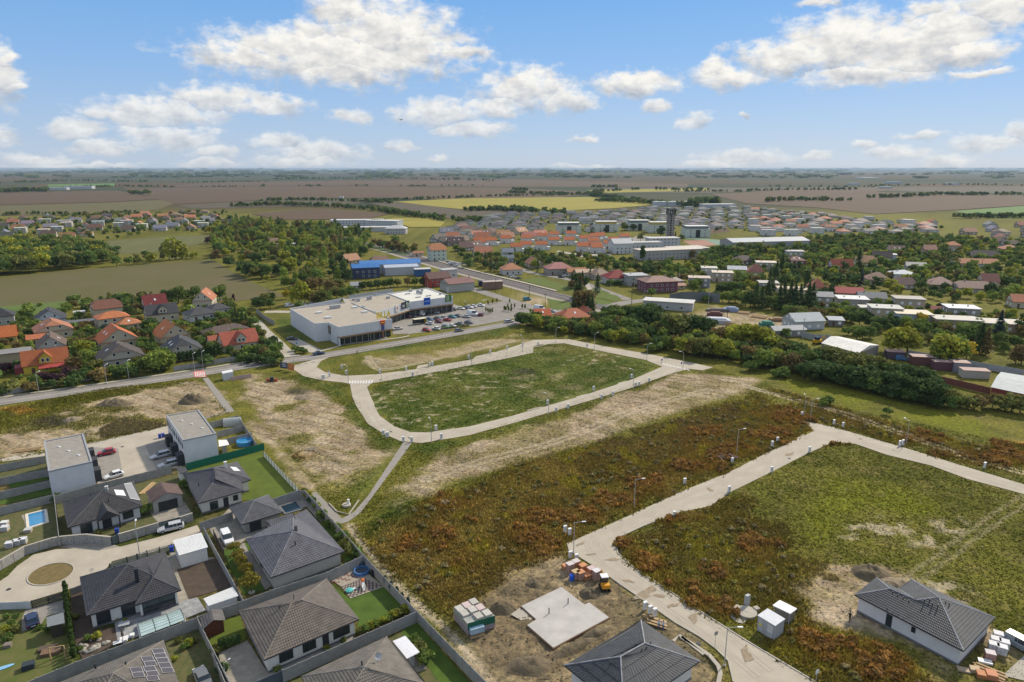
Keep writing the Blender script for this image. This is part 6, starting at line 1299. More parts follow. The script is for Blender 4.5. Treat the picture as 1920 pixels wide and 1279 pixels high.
# ---- middle of the picture: houses along the station street
hs(D2,(280,140),'grey-walled house with pink-red hipped roof along the lawn',.2,17,12,4.2,3.6,'hip',(.33,.30,.26),(.36,.17,.15),chim=1)
hs(D2,(480,160),'cream house with small orange gable porch facing the street',.1,12,9,3.2,2.2,'gable',CRM,(.34,.16,.08));hs(D2,(600,180),'beige house with flat tan roof right of the orange gable porch',.1,15,10,4,1.4,'gable',(.45,.38,.25),(.42,.31,.22),chim=0)
hs(D2,(740,190),'brown tiled old house behind the parked cars',.4,12,12,3,3.6,'hip',(.4,.35,.3),(.22,.16,.12));hs(D2,(940,235),'white house with deep red pyramid roof',.15,15,13,3.6,4.2,'hip',(.58,.57,.54),(.27,.04,.035),over=.7)
hs(D2,(1145,260),'grey flat-roofed house between the red pyramid roof and the purple house',.2,12,11,6,.4,'flat',(.37,.37,.35),(.4,.4,.4),chim=1)
hs(D2,(1390,330),'large purple and cream house with brown hipped roof and three chimneys',.25,19,13,6.2,2.4,'hip',(.20,.075,.105),(.24,.15,.125),over=.8,chim=3)
hs(D2,(1590,270),'small pale hipped house right of the purple house',.25,8,7,3.2,1.8,'hip',(.4,.39,.36),(.35,.30,.26));hs(D2,(1610,310),'low red-roofed outbuilding right of the purple house',.25,9,5,2.4,1.0,'gable',CRM,(.34,.18,.13),chim=0)
hs(D2,(440,690),'yellow bungalow with orange hipped roof above the hedge',.3,14,10,3.4,3.4,'hip',(.56,.43,.19),(.36,.12,.065),chim=1,sky=1);hs(D2,(600,660),'right wing of the yellow bungalow with orange gable',.3+math.pi/2,9,8,3.2,3,'gable',(.56,.43,.19),(.35,.12,.07),chim=1)
hs(D2,(95,655),'small white house with bright orange gable roof above the hedge',.2,7,7,2.8,2.4,'gable',(.5,.55,.6),(.42,.11,.05),chim=0,sky=1)
hs(D2,(1520,530),'low white workshop with long pale roof in the trees by the noise barrier',-.35,24,9,4,.5,'flat',(.42,.43,.44),(.60,.59,.55),chim=0,wins=1)
hs(D7,(950,800),'white house with pale orange roof and two chimneys by the lawn',.25,13,11,3.6,3.6,'hip',(.55,.54,.52),(.40,.19,.11),chim=2)
hs(D7,(910,620),'pale house with blue-grey gable roof above the station trees',.1,9,8,5,2.6,'gable',(.5,.52,.52),(.19,.21,.24));hs(D7,(910,670),'blue-grey roofed annex below the pale house',.1,9,7,3.6,2.0,'gable',(.4,.42,.44),(.14,.16,.19),chim=0)
# ---- brown-roofed houses and white townhouses
TB = [(290,405,(.36,.14,.08),(.5,.48,.42)),(380,450,(.21,.16,.12),(.55,.49,.33)),(140,430,(.12,.10,.09),(.4,.38,.35)),(330,470,(.085,.055,.055),(.3,.27,.25)),(440,330,(.17,.085,.07),CRM),(550,390,(.28,.10,.06),WHI),(620,410,(.30,.11,.06),WHI),(650,370,(.16,.09,.07),CRM),(720,360,(.14,.07,.06),CRM),(860,380,(.36,.19,.09),CRM),(900,410,(.30,.15,.09),CRM),(1050,345,(.33,.17,.09),CRM),(1150,400,(.37,.16,.12),CRM),(1270,380,(.38,.14,.10),WHI),(390,300,(.18,.08,.07),WHI),(220,350,(.2,.2,.22),(.5,.5,.5)),(430,530,(.095,.045,.045),(.3,.25,.22)),(530,520,(.10,.05,.05),(.3,.25,.22)),(630,590,(.36,.15,.09),CRM),(230,460,(.1,.075,.07),(.35,.3,.27))]
lst = []
for i,(u,v_,rc,wc)in enumerate(TB):
    o = hs(D7,(u,v_+10),'x',.3+(i%3)*.25,14,10,3.4,4.2,'gable' if i%4 else 'half',wc,rc,sky=2 if i%2 else 0,pane=False,group='older houses left of the white townhouses')
    lst.append((o,('dark brown-roofed house' if sum(rc)<.36 else 'orange-brown roofed house')))
number_labels(lst,'between station and townhouses')
TH = [(585,480),(725,480),(890,455),(1115,530),(1285,530),(1005,555),(1120,450),(1300,425),(1425,475),(1430,405),(1600,475),(1620,400),(1750,550),(1775,455),(1890,430),(1895,540)]
TH2 = [(1095,470),(1112,461),(1118,474),(1124,450),(1141,466),(1150,459),(1168,464),(900,463.5),(1170,452)]
lst = []
for px,py in[D7(*q)for q in TH]+TH2:
    x,y,_ = P(px,py);o = house('townhouse','x','house',x,y,.12,9.5,7.0,5.0,2.6,'gable',(.62,.61,.58),(.44,.14,.06),over=.25,pane=False,chim=1,group='white townhouses with orange roofs')
    MB().box((6.2,0,1.4),(3.2,6,2.8)).build('side_wing',WALL,o,color=(.6,.6,.58));lst.append((o,'white orange-roofed townhouse'))
number_labels(lst,'in the rows beside the school')
# ---- school, halls, lattice tower, apartment blocks
hs(C14,(970,640),'white gabled end block of the school beside the townhouses',.15,16,18,8.5,3.2,'gable',(.60,.61,.62),(.5,.5,.5),chim=0,storeys=2)
hs(C14,(1100,630),'white school middle wing with dark glazed bays',.15,36,11,7.5,.5,'flat',(.55,.56,.57),(.52,.51,.49),chim=0,storeys=2)
hs(C14,(1260,600),'white school rear wing at the foot of the tower',.15,28,13,8,.5,'flat',(.56,.57,.58),(.5,.5,.49),chim=0,storeys=3)
hs(C14,(1300,680),'long grey two-storey school block with pale flat roof',.3,52,16,7.2,.5,'flat',(.40,.39,.37),(.62,.56,.47),chim=0,storeys=2);hs(C14,(1430,640),'low annex with pale roof right of the grey school block',.3,32,20,4.2,.5,'flat',(.42,.41,.4),(.56,.52,.45),chim=0,wins=0)
hs(C15,(120,610),'long grey sports hall with pale pitched roof',.22,74,22,7,2.4,'gable',(.36,.37,.38),(.50,.52,.53),over=.3,chim=0,wins=0)
AP = [(870,495,.9,'white apartment block with yellow-brown top floor left of the tower',(.44,.34,.10)),(610,505,.9,'white apartment block with green-grey top floor farthest left',(.16,.19,.17)),(1095,485,.9,'pale apartment block with green-grey top floor behind the trees',(.16,.19,.17)),(1240,500,.9,'white apartment block with yellow-brown top floor right by the tower',(.44,.34,.10)),(1490,532,.9,'white apartment block with balcony column right of the tower',(.18,.2,.2))]
for u,v_,s,lb,tc in AP:
    x,y,_ = P(*C14(u,v_));t = house('apartment_block',lb,'apartment block',x,y,.05,26,16,8.4,.3,'flat',(.56,.60,.52),(.5,.5,.5),over=.1,chim=0,storeys=3,wins=1);MB().box((0,0,9.9),(22,13,2.6)).build('top_floor',WALL,t,color=tc);MB().box((0,0,11.3),(23,14,.25)).build('top_roof',ROOF,t,color=(.6,.6,.58))
    MB().box((0,-8.3,4),(4.4,.5,7.4)).build('balcony_stack',DARK,t)
x,y,_ = P(*C14(1312,565));t = thing('lattice_tower','tall grey tower of stacked pipes with dark antennas above the school','tower',(x,y,0),.3)
for i in range(8):
    a = 2*math.pi*i/8;MB().tube((3.4*math.cos(a),3.4*math.sin(a),0),(3.4*math.cos(a),3.4*math.sin(a),26.5),.62,n=8).build('column',mat('tower steel',(.30,.275,.25),rough=.6,var=.2,scale=.5),t)
for k in range(12):
    mb = MB();n = 16;z = 2.2*k+1;pr = lambda r,zz:[(r*math.cos(2*math.pi*i/n),r*math.sin(2*math.pi*i/n),zz)for i in range(n)]
    mb.add(pr(4.25,z)+pr(4.25,z+.35)+pr(3,z+.35)+pr(3,z),[(q*n+i,q*n+(i+1)%n,((q+1)%4)*n+(i+1)%n,((q+1)%4)*n+i)for q in range(4)for i in range(n)]).build('ring',mat('tower ring',(.36,.35,.34),rough=.6,var=.1),t)
MB().tube((0,0,0),(0,0,26),1.4,n=10).build('core',DARK,t)
mb = MB()
for i in range(14):
    a = 2*math.pi*i/14;mb.box((4.3*math.cos(a),4.3*math.sin(a),28+(i%3)*.8),(.5,.5,4.2+(i%2)*1.2))
stuff(mb.build('antenna',DARK,t));MB().tube((0,0,26.3),(0,0,26.9),4.9,n=16).build('platform',DARK,t);MB().tube((0,0,26.9),(0,0,32.5),.12).build('mast',STEEL,t)
sheet('sports_field',W(C14,[(1400,560),(1560,555),(1640,590),(1480,600)]),mat('court',(.30,.15,.10),var=.1),.05);sheet('sports_field',W(C14,[(1400,545),(1420,535),(1880,570),(1640,590),(1560,556)]),mat('court green',(.14,.22,.15),var=.1),.045)
sheet('school_yard',W(C14,[(1010,560),(1100,520),(1270,540),(1190,575)]),PAVE,.04)
sheet('footpath',W(C14,[(540,628),(700,655),(910,650),(910,660),(690,672),(530,636)]),CONC,.05);sheet('bare_plot',W(C14,[(1560,450),(1700,450),(1730,500),(1570,515)]),FB,.06)
lawns = [[(270,830),(420,815),(650,890),(640,905),(560,905)],[(700,900),(830,895),(900,920),(870,955),(760,960)]]
for p in lawns:sheet('lawn',W(C14,p),LAWN2,.05)
sheet('lawn',W(D2,[(150,420),(470,470),(450,540),(220,545)]),LAWN2,.05);sheet('lawn',W(D2,[(620,320),(940,385),(985,420),(930,455),(700,400)]),LAWN2,.052);sheet('lawn',W(D2,[(630,420),(760,430),(900,465),(830,490),(660,480)]),LAWN2,.052)
sheet('lawn',W(C13,[(830,570),(1220,645),(1180,665),(850,590)]),LAWN2,.04);sheet('lawn',W(C14,[(430,650),(540,640),(700,665),(590,670)]),LAWN2,.05)
# ---- right-hand village near part
RV = [  # crop, base px, label, ang, w, d, he, rh, kind, wall, roof, chim
 (D3,(60,460),'grey flat-roofed house with wooden balcony by the noise barrier',-.2,14,10,5.4,.4,'flat',(.30,.30,.32),(.48,.40,.33),1),(D3,(170,345),'white flat-roofed house partly hidden behind the beige terrace house',-.2,11,10,5.6,.4,'flat',(.5,.5,.47),(.5,.48,.42),1),
 (D3,(320,400),'beige flat-roofed house with open wooden balcony front',-.2,14,11,5.6,.4,'flat',(.43,.35,.28),(.54,.47,.38),1),(D3,(480,370),'bright lime green house with grey mono-pitch roof',-.25,13,11,6.4,1.6,'gable',(.50,.56,.12),(.40,.41,.43),1),
 (D3,(690,350),'cream house with steep rust-red hipped roof right of the lime house',-.2,12,10,3.6,4.4,'hip',CRM,(.30,.135,.10),0),(D3,(560,210),'dark brown low-roofed house behind the lime house',-.1,18,12,3.2,3.2,'hip',(.2,.17,.15),(.115,.085,.08),1),
 (D3,(810,275),'beige flat-roofed house behind dark cypress trees',-.2,15,11,5.4,.4,'flat',(.46,.40,.33),(.54,.49,.41),1),(D3,(1140,250),'maroon house with maroon roof and two skylights',-.15,14,12,5.6,2.6,'hip',(.24,.085,.075),(.17,.07,.065),2),
 (D3,(1130,150),'pale flat-roofed house behind the maroon house',-.15,15,11,6,.4,'flat',(.42,.40,.36),(.42,.41,.4),1),(D3,(1650,275),'white barn-like house with red roof and glazed gable',-.1,16,11,3.2,4.4,'gable',(.50,.51,.52),(.30,.085,.055),0),
 (D3,(830,520),'grey flat-roofed house half hidden behind conifers',-.2,12,10,5.4,.4,'flat',(.37,.36,.34),(.42,.40,.36),0),(D3,(1100,600),'ochre flat-roofed house behind the conifer row',-.2,17,12,5.6,.4,'flat',(.47,.39,.20),(.50,.42,.32),1),
 (D3,(1380,540),'house with steep orange-red roof behind the grey house',-.2,10,10,4,4.6,'hip',CRM,(.36,.14,.095),1),(D3,(1440,690),'narrow grey gabled house beside the conifer row',-.25,10,9,6,1.8,'gable',(.38,.35,.32),(.30,.30,.30),0),
 (D3,(1690,600),'long yellow house with crimson roof',-.25,20,10,4,2.4,'gable',(.46,.39,.20),(.33,.055,.055),0),(D3,(1770,690),'white flat roof house with two small chimneys',-.25,16,12,4.6,.4,'flat',(.40,.38,.34),(.66,.66,.65),2),
 (D3,(1230,920),'pale grey gabled office with green window frames and grey roof',.15,16,12,4,2.6,'gable',(.48,.52,.52),(.32,.36,.37),0),
 (D4,(190,650),'grey gabled bungalow behind the beige corner house',-.25,15,10,3.6,2.4,'gable',(.42,.42,.40),(.16,.17,.175),1),(D4,(340,830),'two-storey beige flat-roofed house with brown windows',-.25,15,11,5.8,.4,'flat',(.48,.40,.28),(.43,.43,.40),2),
 (D4,(150,790),'beige flat-roofed annex left of the two-storey beige house',-.25,8,8,4.2,.4,'flat',(.46,.40,.33),(.46,.45,.42),0),(D4,(640,870),'pale blue flat-roofed house with cream roof',-.25,17,12,4.8,.4,'flat',(.42,.48,.50),(.56,.49,.38),1),
 (D4,(600,730),'beige cube house with grey roof and small windows',-.25,15,10,6.2,.4,'flat',(.45,.38,.29),(.32,.30,.27),0),(D4,(1190,830),'grey flat-roofed house with white roof and two chimneys',-.25,15,11,5.8,.4,'flat',(.33,.31,.28),(.68,.69,.70),2),
 (D4,(1130,930),'ochre flat-roofed house below the white-roofed grey house',-.25,20,11,4.4,.4,'flat',(.44,.33,.21),(.44,.42,.37),1),(D4,(1640,950),'long low beige flat-roofed house at the right behind the blue spruce',-.25,20,12,3.6,.4,'flat',(.43,.32,.24),(.45,.41,.35),0),
 (D4,(950,790),'small red-roofed porch building between flat houses',-.25,8,7,2.6,2.0,'gable',(.33,.24,.2),(.30,.09,.075),0),(D4,(260,430),'brown hipped old house left of the pale blue hipped house',-.2,15,13,3.2,4,'hip',(.42,.35,.28),(.26,.165,.12),1),
 (D4,(540,400),'white house with pale blue-grey hipped roof and porch',-.2,15,13,5,2,'hip',(.56,.57,.56),(.44,.48,.49),2),(D4,(560,480),'brown gabled roof house before the pale blue hipped house',-.2,12,10,3,3.4,'half',(.4,.35,.3),(.20,.125,.105),0),
 (D4,(960,490),'rosy brown pyramid-roofed house behind the yellow tree',-.2,16,14,3.4,3.8,'hip',(.45,.38,.3),(.28,.18,.15),1),(D4,(1330,530),'rose-brown house with long low roof and white garden walls',-.25,20,12,3.4,3.2,'half',(.45,.40,.34),(.28,.18,.145),1),
 (D4,(1500,490),'cream gabled end house with round window right of the long roof',-.25,10,10,5.4,3.8,'gable',(.46,.38,.30),(.28,.14,.10),0),(D4,(1350,245),'long white house with bright orange tile roof',-.15,33,10,3.4,2.8,'gable',(.58,.57,.55),(.42,.18,.10),0),
 (D4,(1460,170),'dark brown gabled house behind the long orange roof',-.15,22,13,3.4,4.4,'half',(.4,.33,.27),(.105,.08,.075),0),(D4,(470,100),'dark maroon gabled house with two skylights at the street',-.2,14,12,3.6,3.6,'gable',CRM,(.13,.07,.06),0),
 (D4,(310,190),'dark brown and white angular house near the street corner',-.4,15,12,4.4,4,'gable',(.52,.52,.52),(.11,.08,.075),0),(D4,(390,190),'white flat-roofed modern house on the street corner',-.4,11,9,6,.4,'flat',(.5,.53,.56),(.58,.58,.57),1),
 (D4,(130,230),'orange roofed house half hidden behind a round brown tree',-.2,15,12,3.4,4,'half',CRM,(.38,.21,.125),0),(D4,(840,130),'tall tan gabled house between dark trees',-.2,10,10,6.4,3.2,'gable',(.42,.28,.19),(.33,.18,.12),0),
 (D4,(1105,60),'house with bright orange-red roof between dark trees',-.2,12,10,5,3,'hip',CRM,(.42,.16,.08),0),(D4,(1740,90),'coral-roofed house at the upper right among trees',-.2,15,11,4,3,'hip',CRM,(.40,.17,.12),0),(D4,(1890,690),'orange-roofed house cut by the right edge',-.25,13,10,3.4,3,'gable',CRM,(.42,.16,.09),0),
 (D4,(690,290),'white angular entrance roofs beside the pale blue hipped house',-.3,14,9,4,2.2,'gable',(.52,.52,.5),(.42,.40,.36),0),(C11,(270,400),'low grey corrugated shed left of the pale office',.15,16,7,3,1.2,'gable',(.3,.3,.3),(.30,.31,.32),0),
 (C11,(340,395),'small pale flat shed with red brick wall beside the yellow digger',.15,7,5,2.6,.2,'flat',(.30,.14,.10),(.46,.43,.40),0),(C11,(610,330),'grey tool shed beside the vegetable garden',-.2,7,6,2.6,.6,'shed',(.2,.2,.2),(.32,.34,.38),0)]
for(c,px,lb,an,w,d,he,rh,kd,wc,rc,ch)in RV:
    hs(c,px,lb,an,w*.86,d*.88,he,rh,kd,wc,rc,chim=ch,sky=2 if 'skylight' in lb else 0,pane=False)
# white workshop hall and red brick shed with corrugated roof
def corner_hall(label,c,q,ze,apex,wall,roof,fr=WALL):
    v = [P(*c(*p),ze)for p in q];t = thing('workshop_hall',label,'workshop',(*v[0][:2],0),world=True);MB().prism(inset(v,.2),0,ze).build('wall',fr,t,color=wall)
    a,b,c_,d = (Vector(p)for p in v);m1,m2 = (a+b)/2+Vector((0,0,apex)),(c_+d)/2+Vector((0,0,apex));MB().add([a,b,c_,d,m1,m2],[(0,4,5,3),(4,1,2,5),(0,1,4),(2,3,5)]).build('roof',ROOF,t,color=roof);return t
corner_hall('white-roofed workshop hall with glazed gable behind the tree hedge',C11,[(920,470),(775,525),(515,455),(640,410)],4.0,1.4,(.25,.22,.2),(.60,.58,.54))
corner_hall('red brick shed with wide grey corrugated roof at the right edge',C11,[(1690,760),(1760,655),(2250,735),(2250,880)],3.6,.9,(.24,.055,.05),(.34,.37,.37))
PF('long rust-topped brick yard wall along the hedge',C11,[(1270,668),(1480,715),(1690,765)],h=2.2,m=mat('brick wall',(.20,.075,.06),var=.2),kind='plain',name='brick_wall',cat='wall',step=4)
PF('grey sheet wall behind the yellow-green trees',C11,[(1120,505),(1275,530),(1500,570),(1740,610),(1920,640)],h=2.2,m=mat('sheet wall',(.32,.34,.36),var=.15),kind='plain',name='yard_wall',cat='wall',step=4)
PF('pale corrugated fence below the pale grey office',C11,[(385,375),(470,395),(580,400)],h=2.4,m=mat('sheet wall',(.4,.4,.4)),kind='plain',name='yard_wall',cat='wall',step=4)
PF('tall glazed noise barrier beside the station road',D2,[(1535,370),(1660,345),(1800,345),(1930,345),(2100,365)],h=5,m=mat('barrier glass',(.15,.16,.165),rough=.4),kind='plain',name='noise_barrier',cat='barrier',step=3.5)
PF('wall of upright posts beside the lumber yard',E5,[(490,770),(700,800),(900,850),(1200,915)],h=2.2,m=WOOD,kind='plain',name='post_fence',cat='fence',step=1.2)
PF('low grey wall beside the station road bend',D2,[(1310,445),(1530,410)],h=1.5,kind='plain',name='road_wall',cat='wall',step=4)
PF('white service yard wall behind the supermarket',C9,[(640,125),(945,80)],h=3.4,m=mat('yard white',(.5,.51,.53),var=.05),kind='plain',name='yard_wall',cat='wall',step=6)
PF('pale concrete wall running from the supermarket access path',C9,[(0,215),(60,265),(125,300)],h=2.2,kind='plain',name='yard_wall',cat='wall',step=4)
PF('pale sheet fence in front of the concrete workshop',C9,[(1320,70),(1450,55)],h=3.2,m=mat('yard white',(.5,.51,.53)),kind='plain',name='yard_wall',cat='wall',step=5)
# lumber yard
for k,(p0,p1,n,r)in enumerate((((760,560),(1030,590),6,4),((770,530),(1040,560),5,3),((1060,640),(1400,690),7,4),((1100,610),(1440,660),5,3))):
    plank_pile(['front left','rear left','front right','rear right'][k]+' stack of long yellow timber in the lumber yard',E5,p0,p1,.5,n,rows=r,name='timber_stack')
for lb,px,s,col in(('green canvas covered heap by the post fence',(1400,870),(6,4,2.6),(.04,.15,.11)),('blue and white machinery in the lumber yard',(600,530),(7,3,2.4),(.25,.3,.42)),('red and dark machine left in the lumber yard',(240,620),(7,3,2),(.14,.06,.05)),('low grey tarpaulin roof left in the lumber yard',(280,780),(12,6,2.4),(.38,.39,.42)),('flat timber trailer at the back of the lumber yard',(310,520),(11,3,1.4),(.13,.11,.10)),('brown log pile at the right end of the lumber yard',(1700,740),(9,4,1.6),(.22,.13,.07))):
    x,y,_ = P(*E5(*px));t = thing('yard_stack',lb,'stack',(x,y,0),-.2);MB().box((0,0,s[2]/2*.7),(s[0],s[1],s[2]*.7)).build('lower_load',OBJ,t,color=col);MB().box((.2,0,s[2]*.85),(s[0]*.8,s[1]*.8,s[2]*.3),top=.7).build('upper_load',OBJ,t,color=tuple(min(1,c_*1.2)for c_ in col))
# brick-yard clutter at the right
for lb,px,s,col in(('dark maroon shed with flat lid in the yard behind the hedge',(1205,600),(7,4,3),(.14,.06,.055)),('second maroon container right of the white van',(1370,640),(8,3,3),(.13,.055,.07)),('grey boxy booth right of the maroon container',(1470,650),(5,4,3.4),(.2,.2,.24)),('pale yellow cabin wreck on the yard',(1570,690),(8,4,2.6),(.42,.40,.36)),('dark purple shed left of the blue pickup',(1020,560),(6,4,2.8),(.09,.06,.08))):
    x,y,_ = P(*C11(*px));t = thing('yard_container',lb,'container',(x,y,0),-.2);MB().box((0,0,s[2]/2),s).build('body',OBJ,t,color=col);MB().box((0,0,s[2]+.08),(s[0]+.3,s[1]+.3,.16)).build('roof',OBJ,t,color=(.33,.22,.19))
# ================================================================== far estates: every house its own thing
def in_poly(px,py,poly):
    c = False
    for i in range(len(poly)):
        (x0,y0),(x1,y1) = poly[i],poly[i-1]
        if(y0>py)!=(y1>py)and px<(x1-x0)*(py-y0)/(y1-y0)+x0:c = not c
    return c
SPECS = []
def estate(poly,ang,sx,sy,kinds,where,group,seed=1,jit=2.5,avoid=()):
    """fill an outline given in the photograph with rows of houses on the ground"""
    r_ = random.Random(seed);w = [Vector(P(*p)[:2])for p in poly];cs,sn = math.cos(ang),math.sin(ang);loc = [(v.x*cs+v.y*sn,-v.x*sn+v.y*cs)for v in w]
    u0,u1,v0,v1 = min(a for a,b in loc),max(a for a,b in loc),min(b for a,b in loc),max(b for a,b in loc);v = v0+sy/2;k = 0
    while v<v1:
        u = u0+sx/2+(k%2)*sx*.3
        while u<u1:
            if in_poly(u,v,loc)and r_.random()<.93:
                a,b = u+r_.uniform(-jit,jit),v+r_.uniform(-jit,jit);x,y = a*cs-b*sn,a*sn+b*cs;q = Q(x,y)
                if not any(abs(q[0]-ax)<aw and abs(q[1]-ay)<ah for ax,ay,aw,ah in avoid):
                    kd = r_.choice(kinds);SPECS.append((y,x,ang+r_.choice((0,math.pi/2))+r_.uniform(-.08,.08),kd,r_.uniform(.9,1.15),r_.uniform(.9,1.1),tuple(c*r_.uniform(.85,1.15)for c in kd[6]),where,group,r_.randint(1,99999)))
            u+=sx
        v+=sy;k+=1
def build_estates(single):
    """the nearest ones as things; the rest, a few pixels each, as one mass"""
    rest = [];by = {}
    for i,(y,x,ang,kd,f1,f2,col,where,group,sd_)in enumerate(sorted(SPECS,key=lambda s:s[0])):
        o = house('house','x','house',x,y,ang,kd[1]*f1,kd[2]*f2,kd[3],kd[4],kd[0],kd[5],col,pane=False,chim=kd[8]if len(kd)>8 else 0,wins=1,group=group,seed=sd_)
        if i<single:by.setdefault(where,[]).append((o,kd[7]))
        else:rest.append(o)
    for w,l in by.items():number_labels(l,w)
    bpy.context.view_layer.update();V_,F_,T_ = [],[],[];m = mat('far houses',attr='tint',rough=.8,var=0)
    for o in rest:
        for c in o.children:
            if c.data.materials[0]not in(WALL,ROOF):continue
            mw = c.matrix_world;n = len(V_);V_+=[tuple(mw@v.co)for v in c.data.vertices];T_+=[tuple(c.color[:3])]*len(c.data.vertices)
            for p in c.data.polygons:
                vs = list(p.vertices)
                for k in range(1,len(vs)-1):F_.append((n+vs[0],n+vs[k],n+vs[k+1]))
        for c in list(o.children_recursive)+[o]:bpy.data.objects.remove(c)
    stuff(link('far_houses',npmesh('far_houses',V_,F_,m,np.array(T_))))
GK = [('hip',14,12,3.2,1.9,(.66,.66,.64),(.10,.10,.108),'grey-roofed white bungalow'),('hip',15,12,3.2,1.9,(.68,.67,.64),(.13,.128,.125),'pale grey-roofed bungalow'),('hip',15,11,3.2,2.0,(.60,.59,.56),(.06,.062,.07),'dark grey-roofed bungalow'),('gable',13,10,3.3,2.3,(.66,.66,.64),(.085,.085,.092),'grey gabled bungalow'),('flat',13,11,5.6,.4,(.60,.60,.59),(.30,.30,.30),'white flat-roofed villa'),('hip',14,11,3.2,1.9,(.52,.5,.47),(.12,.09,.075),'brown-roofed bungalow'),('hip',15,12,3.2,1.9,(.68,.67,.64),(.15,.14,.135),'light-roofed bungalow')]
AV = [(1136,432,20,14),(1065,433,26,14),(1198,428,22,14),(1236,434,20,14),(1303,444,24,14),(1255,440,14,16)]
estate([(830,436),(870,420),(900,409),(960,402),(1010,400),(1060,405),(1075,420),(1030,432),(960,440),(900,445)],.35,25,27,GK[:4]+GK[5:6],'at the left end of the grey estate','bungalows of the far grey estate',seed=3,avoid=AV)
estate([(1075,420),(1060,404),(1120,398),(1220,392),(1260,393),(1250,418),(1180,430),(1100,436)],.2,26,27,GK,'in the grey estate left of the tower','bungalows of the far grey estate',seed=4,avoid=AV)
estate([(1262,393),(1400,391),(1410,410),(1390,428),(1330,430),(1268,425)],.15,26,27,GK,'in the grey estate right of the tower','bungalows of the far grey estate',seed=5,avoid=AV)
GK+=[('gable',12,9,5.0,2.6,(.66,.65,.62),(.30,.10,.055),'red-roofed white house'),('flat',12,10,5.6,.4,(.68,.67,.65),(.30,.30,.30),'white flat-roofed villa')]
RK = GK+[('gable',12,10,3.6,3.0,(.6,.57,.5),(.34,.12,.07),'red-roofed house')]+[('hip',15,12,3,2.6,(.5,.47,.42),(.33,.13,.09),'orange-roofed house')]
estate([(1400,391),(1470,396),(1560,404),(1640,414),(1760,420),(1780,434),(1660,440),(1560,440),(1500,444),(1410,440)],-.1,27,28,RK,'at the right end of the grey estate','bungalows of the far grey estate',seed=6)
MK = [('gable',13,10,3.2,3.6,(.40,.35,.27),(.30,.13,.08),'orange-roofed house',1),('gable',12,9,3.2,3.6,(.42,.40,.37),(.10,.085,.08),'dark-roofed house',1),('hip',13,11,3.2,3.0,(.54,.5,.42),(.22,.12,.09),'brown-roofed house',1),('gable',12,10,3.4,3.4,(.42,.41,.4),(.20,.20,.21),'grey-roofed white house',1),('flat',12,10,5.4,.4,(.4,.39,.37),(.48,.47,.44),'pale flat-roofed house',0),('half',13,10,3.4,3.6,(.42,.39,.34),(.16,.09,.07),'maroon-roofed house',1)]
estate([(-40,452),(0,415),(90,408),(210,405),(240,410),(215,436),(180,450)],.45,33,36,MK,'in the left half of the far village','houses of the village behind the wood',seed=7)
estate([(215,436),(240,408),(290,402),(380,398),(430,410),(440,424),(400,432),(330,432),(270,436)],.3,33,36,MK,'in the right half of the far village','houses of the village behind the wood',seed=8)
estate([(1800,440),(1850,425),(1960,425),(1960,470),(1840,462)],-.1,34,34,MK,'at the far right behind tall trees','houses at the far right',seed=9)
estate([(950,492),(990,486),(1010,500),(985,507)],.2,30,30,MK[:1],'above the station lawn','houses above the station lawn',seed=10)
build_estates(170)
lst = []
for px,py,w,d,h in((1260,386,70,22,8),(1345,389,60,22,6),(640,372,10,8,4),(1675,345,70,25,10),(1600,347,50,20,8),(600,326,300,60,12),(1660,354,40,20,7),(150,354,90,25,9),(110,356,60,20,7),(1785,347,60,24,8)):
    x,y,_ = P(px,py);lst.append((house('farm_hall','x','hall',x,y,.1,w,d,h,.4,'flat',(.5,.52,.54),(.66,.66,.64),over=.2,chim=0,wins=0,group='halls out on the plain'),'pale flat hall'))
number_labels(lst,'far out on the plain')
lst = []
for i,(x0,x1,py)in enumerate(((1425,1470,322.6),(1475,1540,323.2),(1548,1620,323.8),(1626,1690,324.6),(1700,1755,325.4),(1790,1840,325.6),(1850,1895,326.2),(1612,1640,334.5),(1200,1290,321.6),(1310,1390,322.4))):
    a,b = P(x0,py),P(x1,py);o = house('greenhouse_row','x','greenhouse',(a[0]+b[0])/2,(a[1]+b[1])/2,.0,abs(b[0]-a[0]),160,7,.5,'flat',(.62,.64,.66),(.75,.76,.78),over=.1,chim=0,wins=0,group='white greenhouses on the horizon');lst.append((o,'long white greenhouse'))
number_labels(lst,'strung along the horizon')
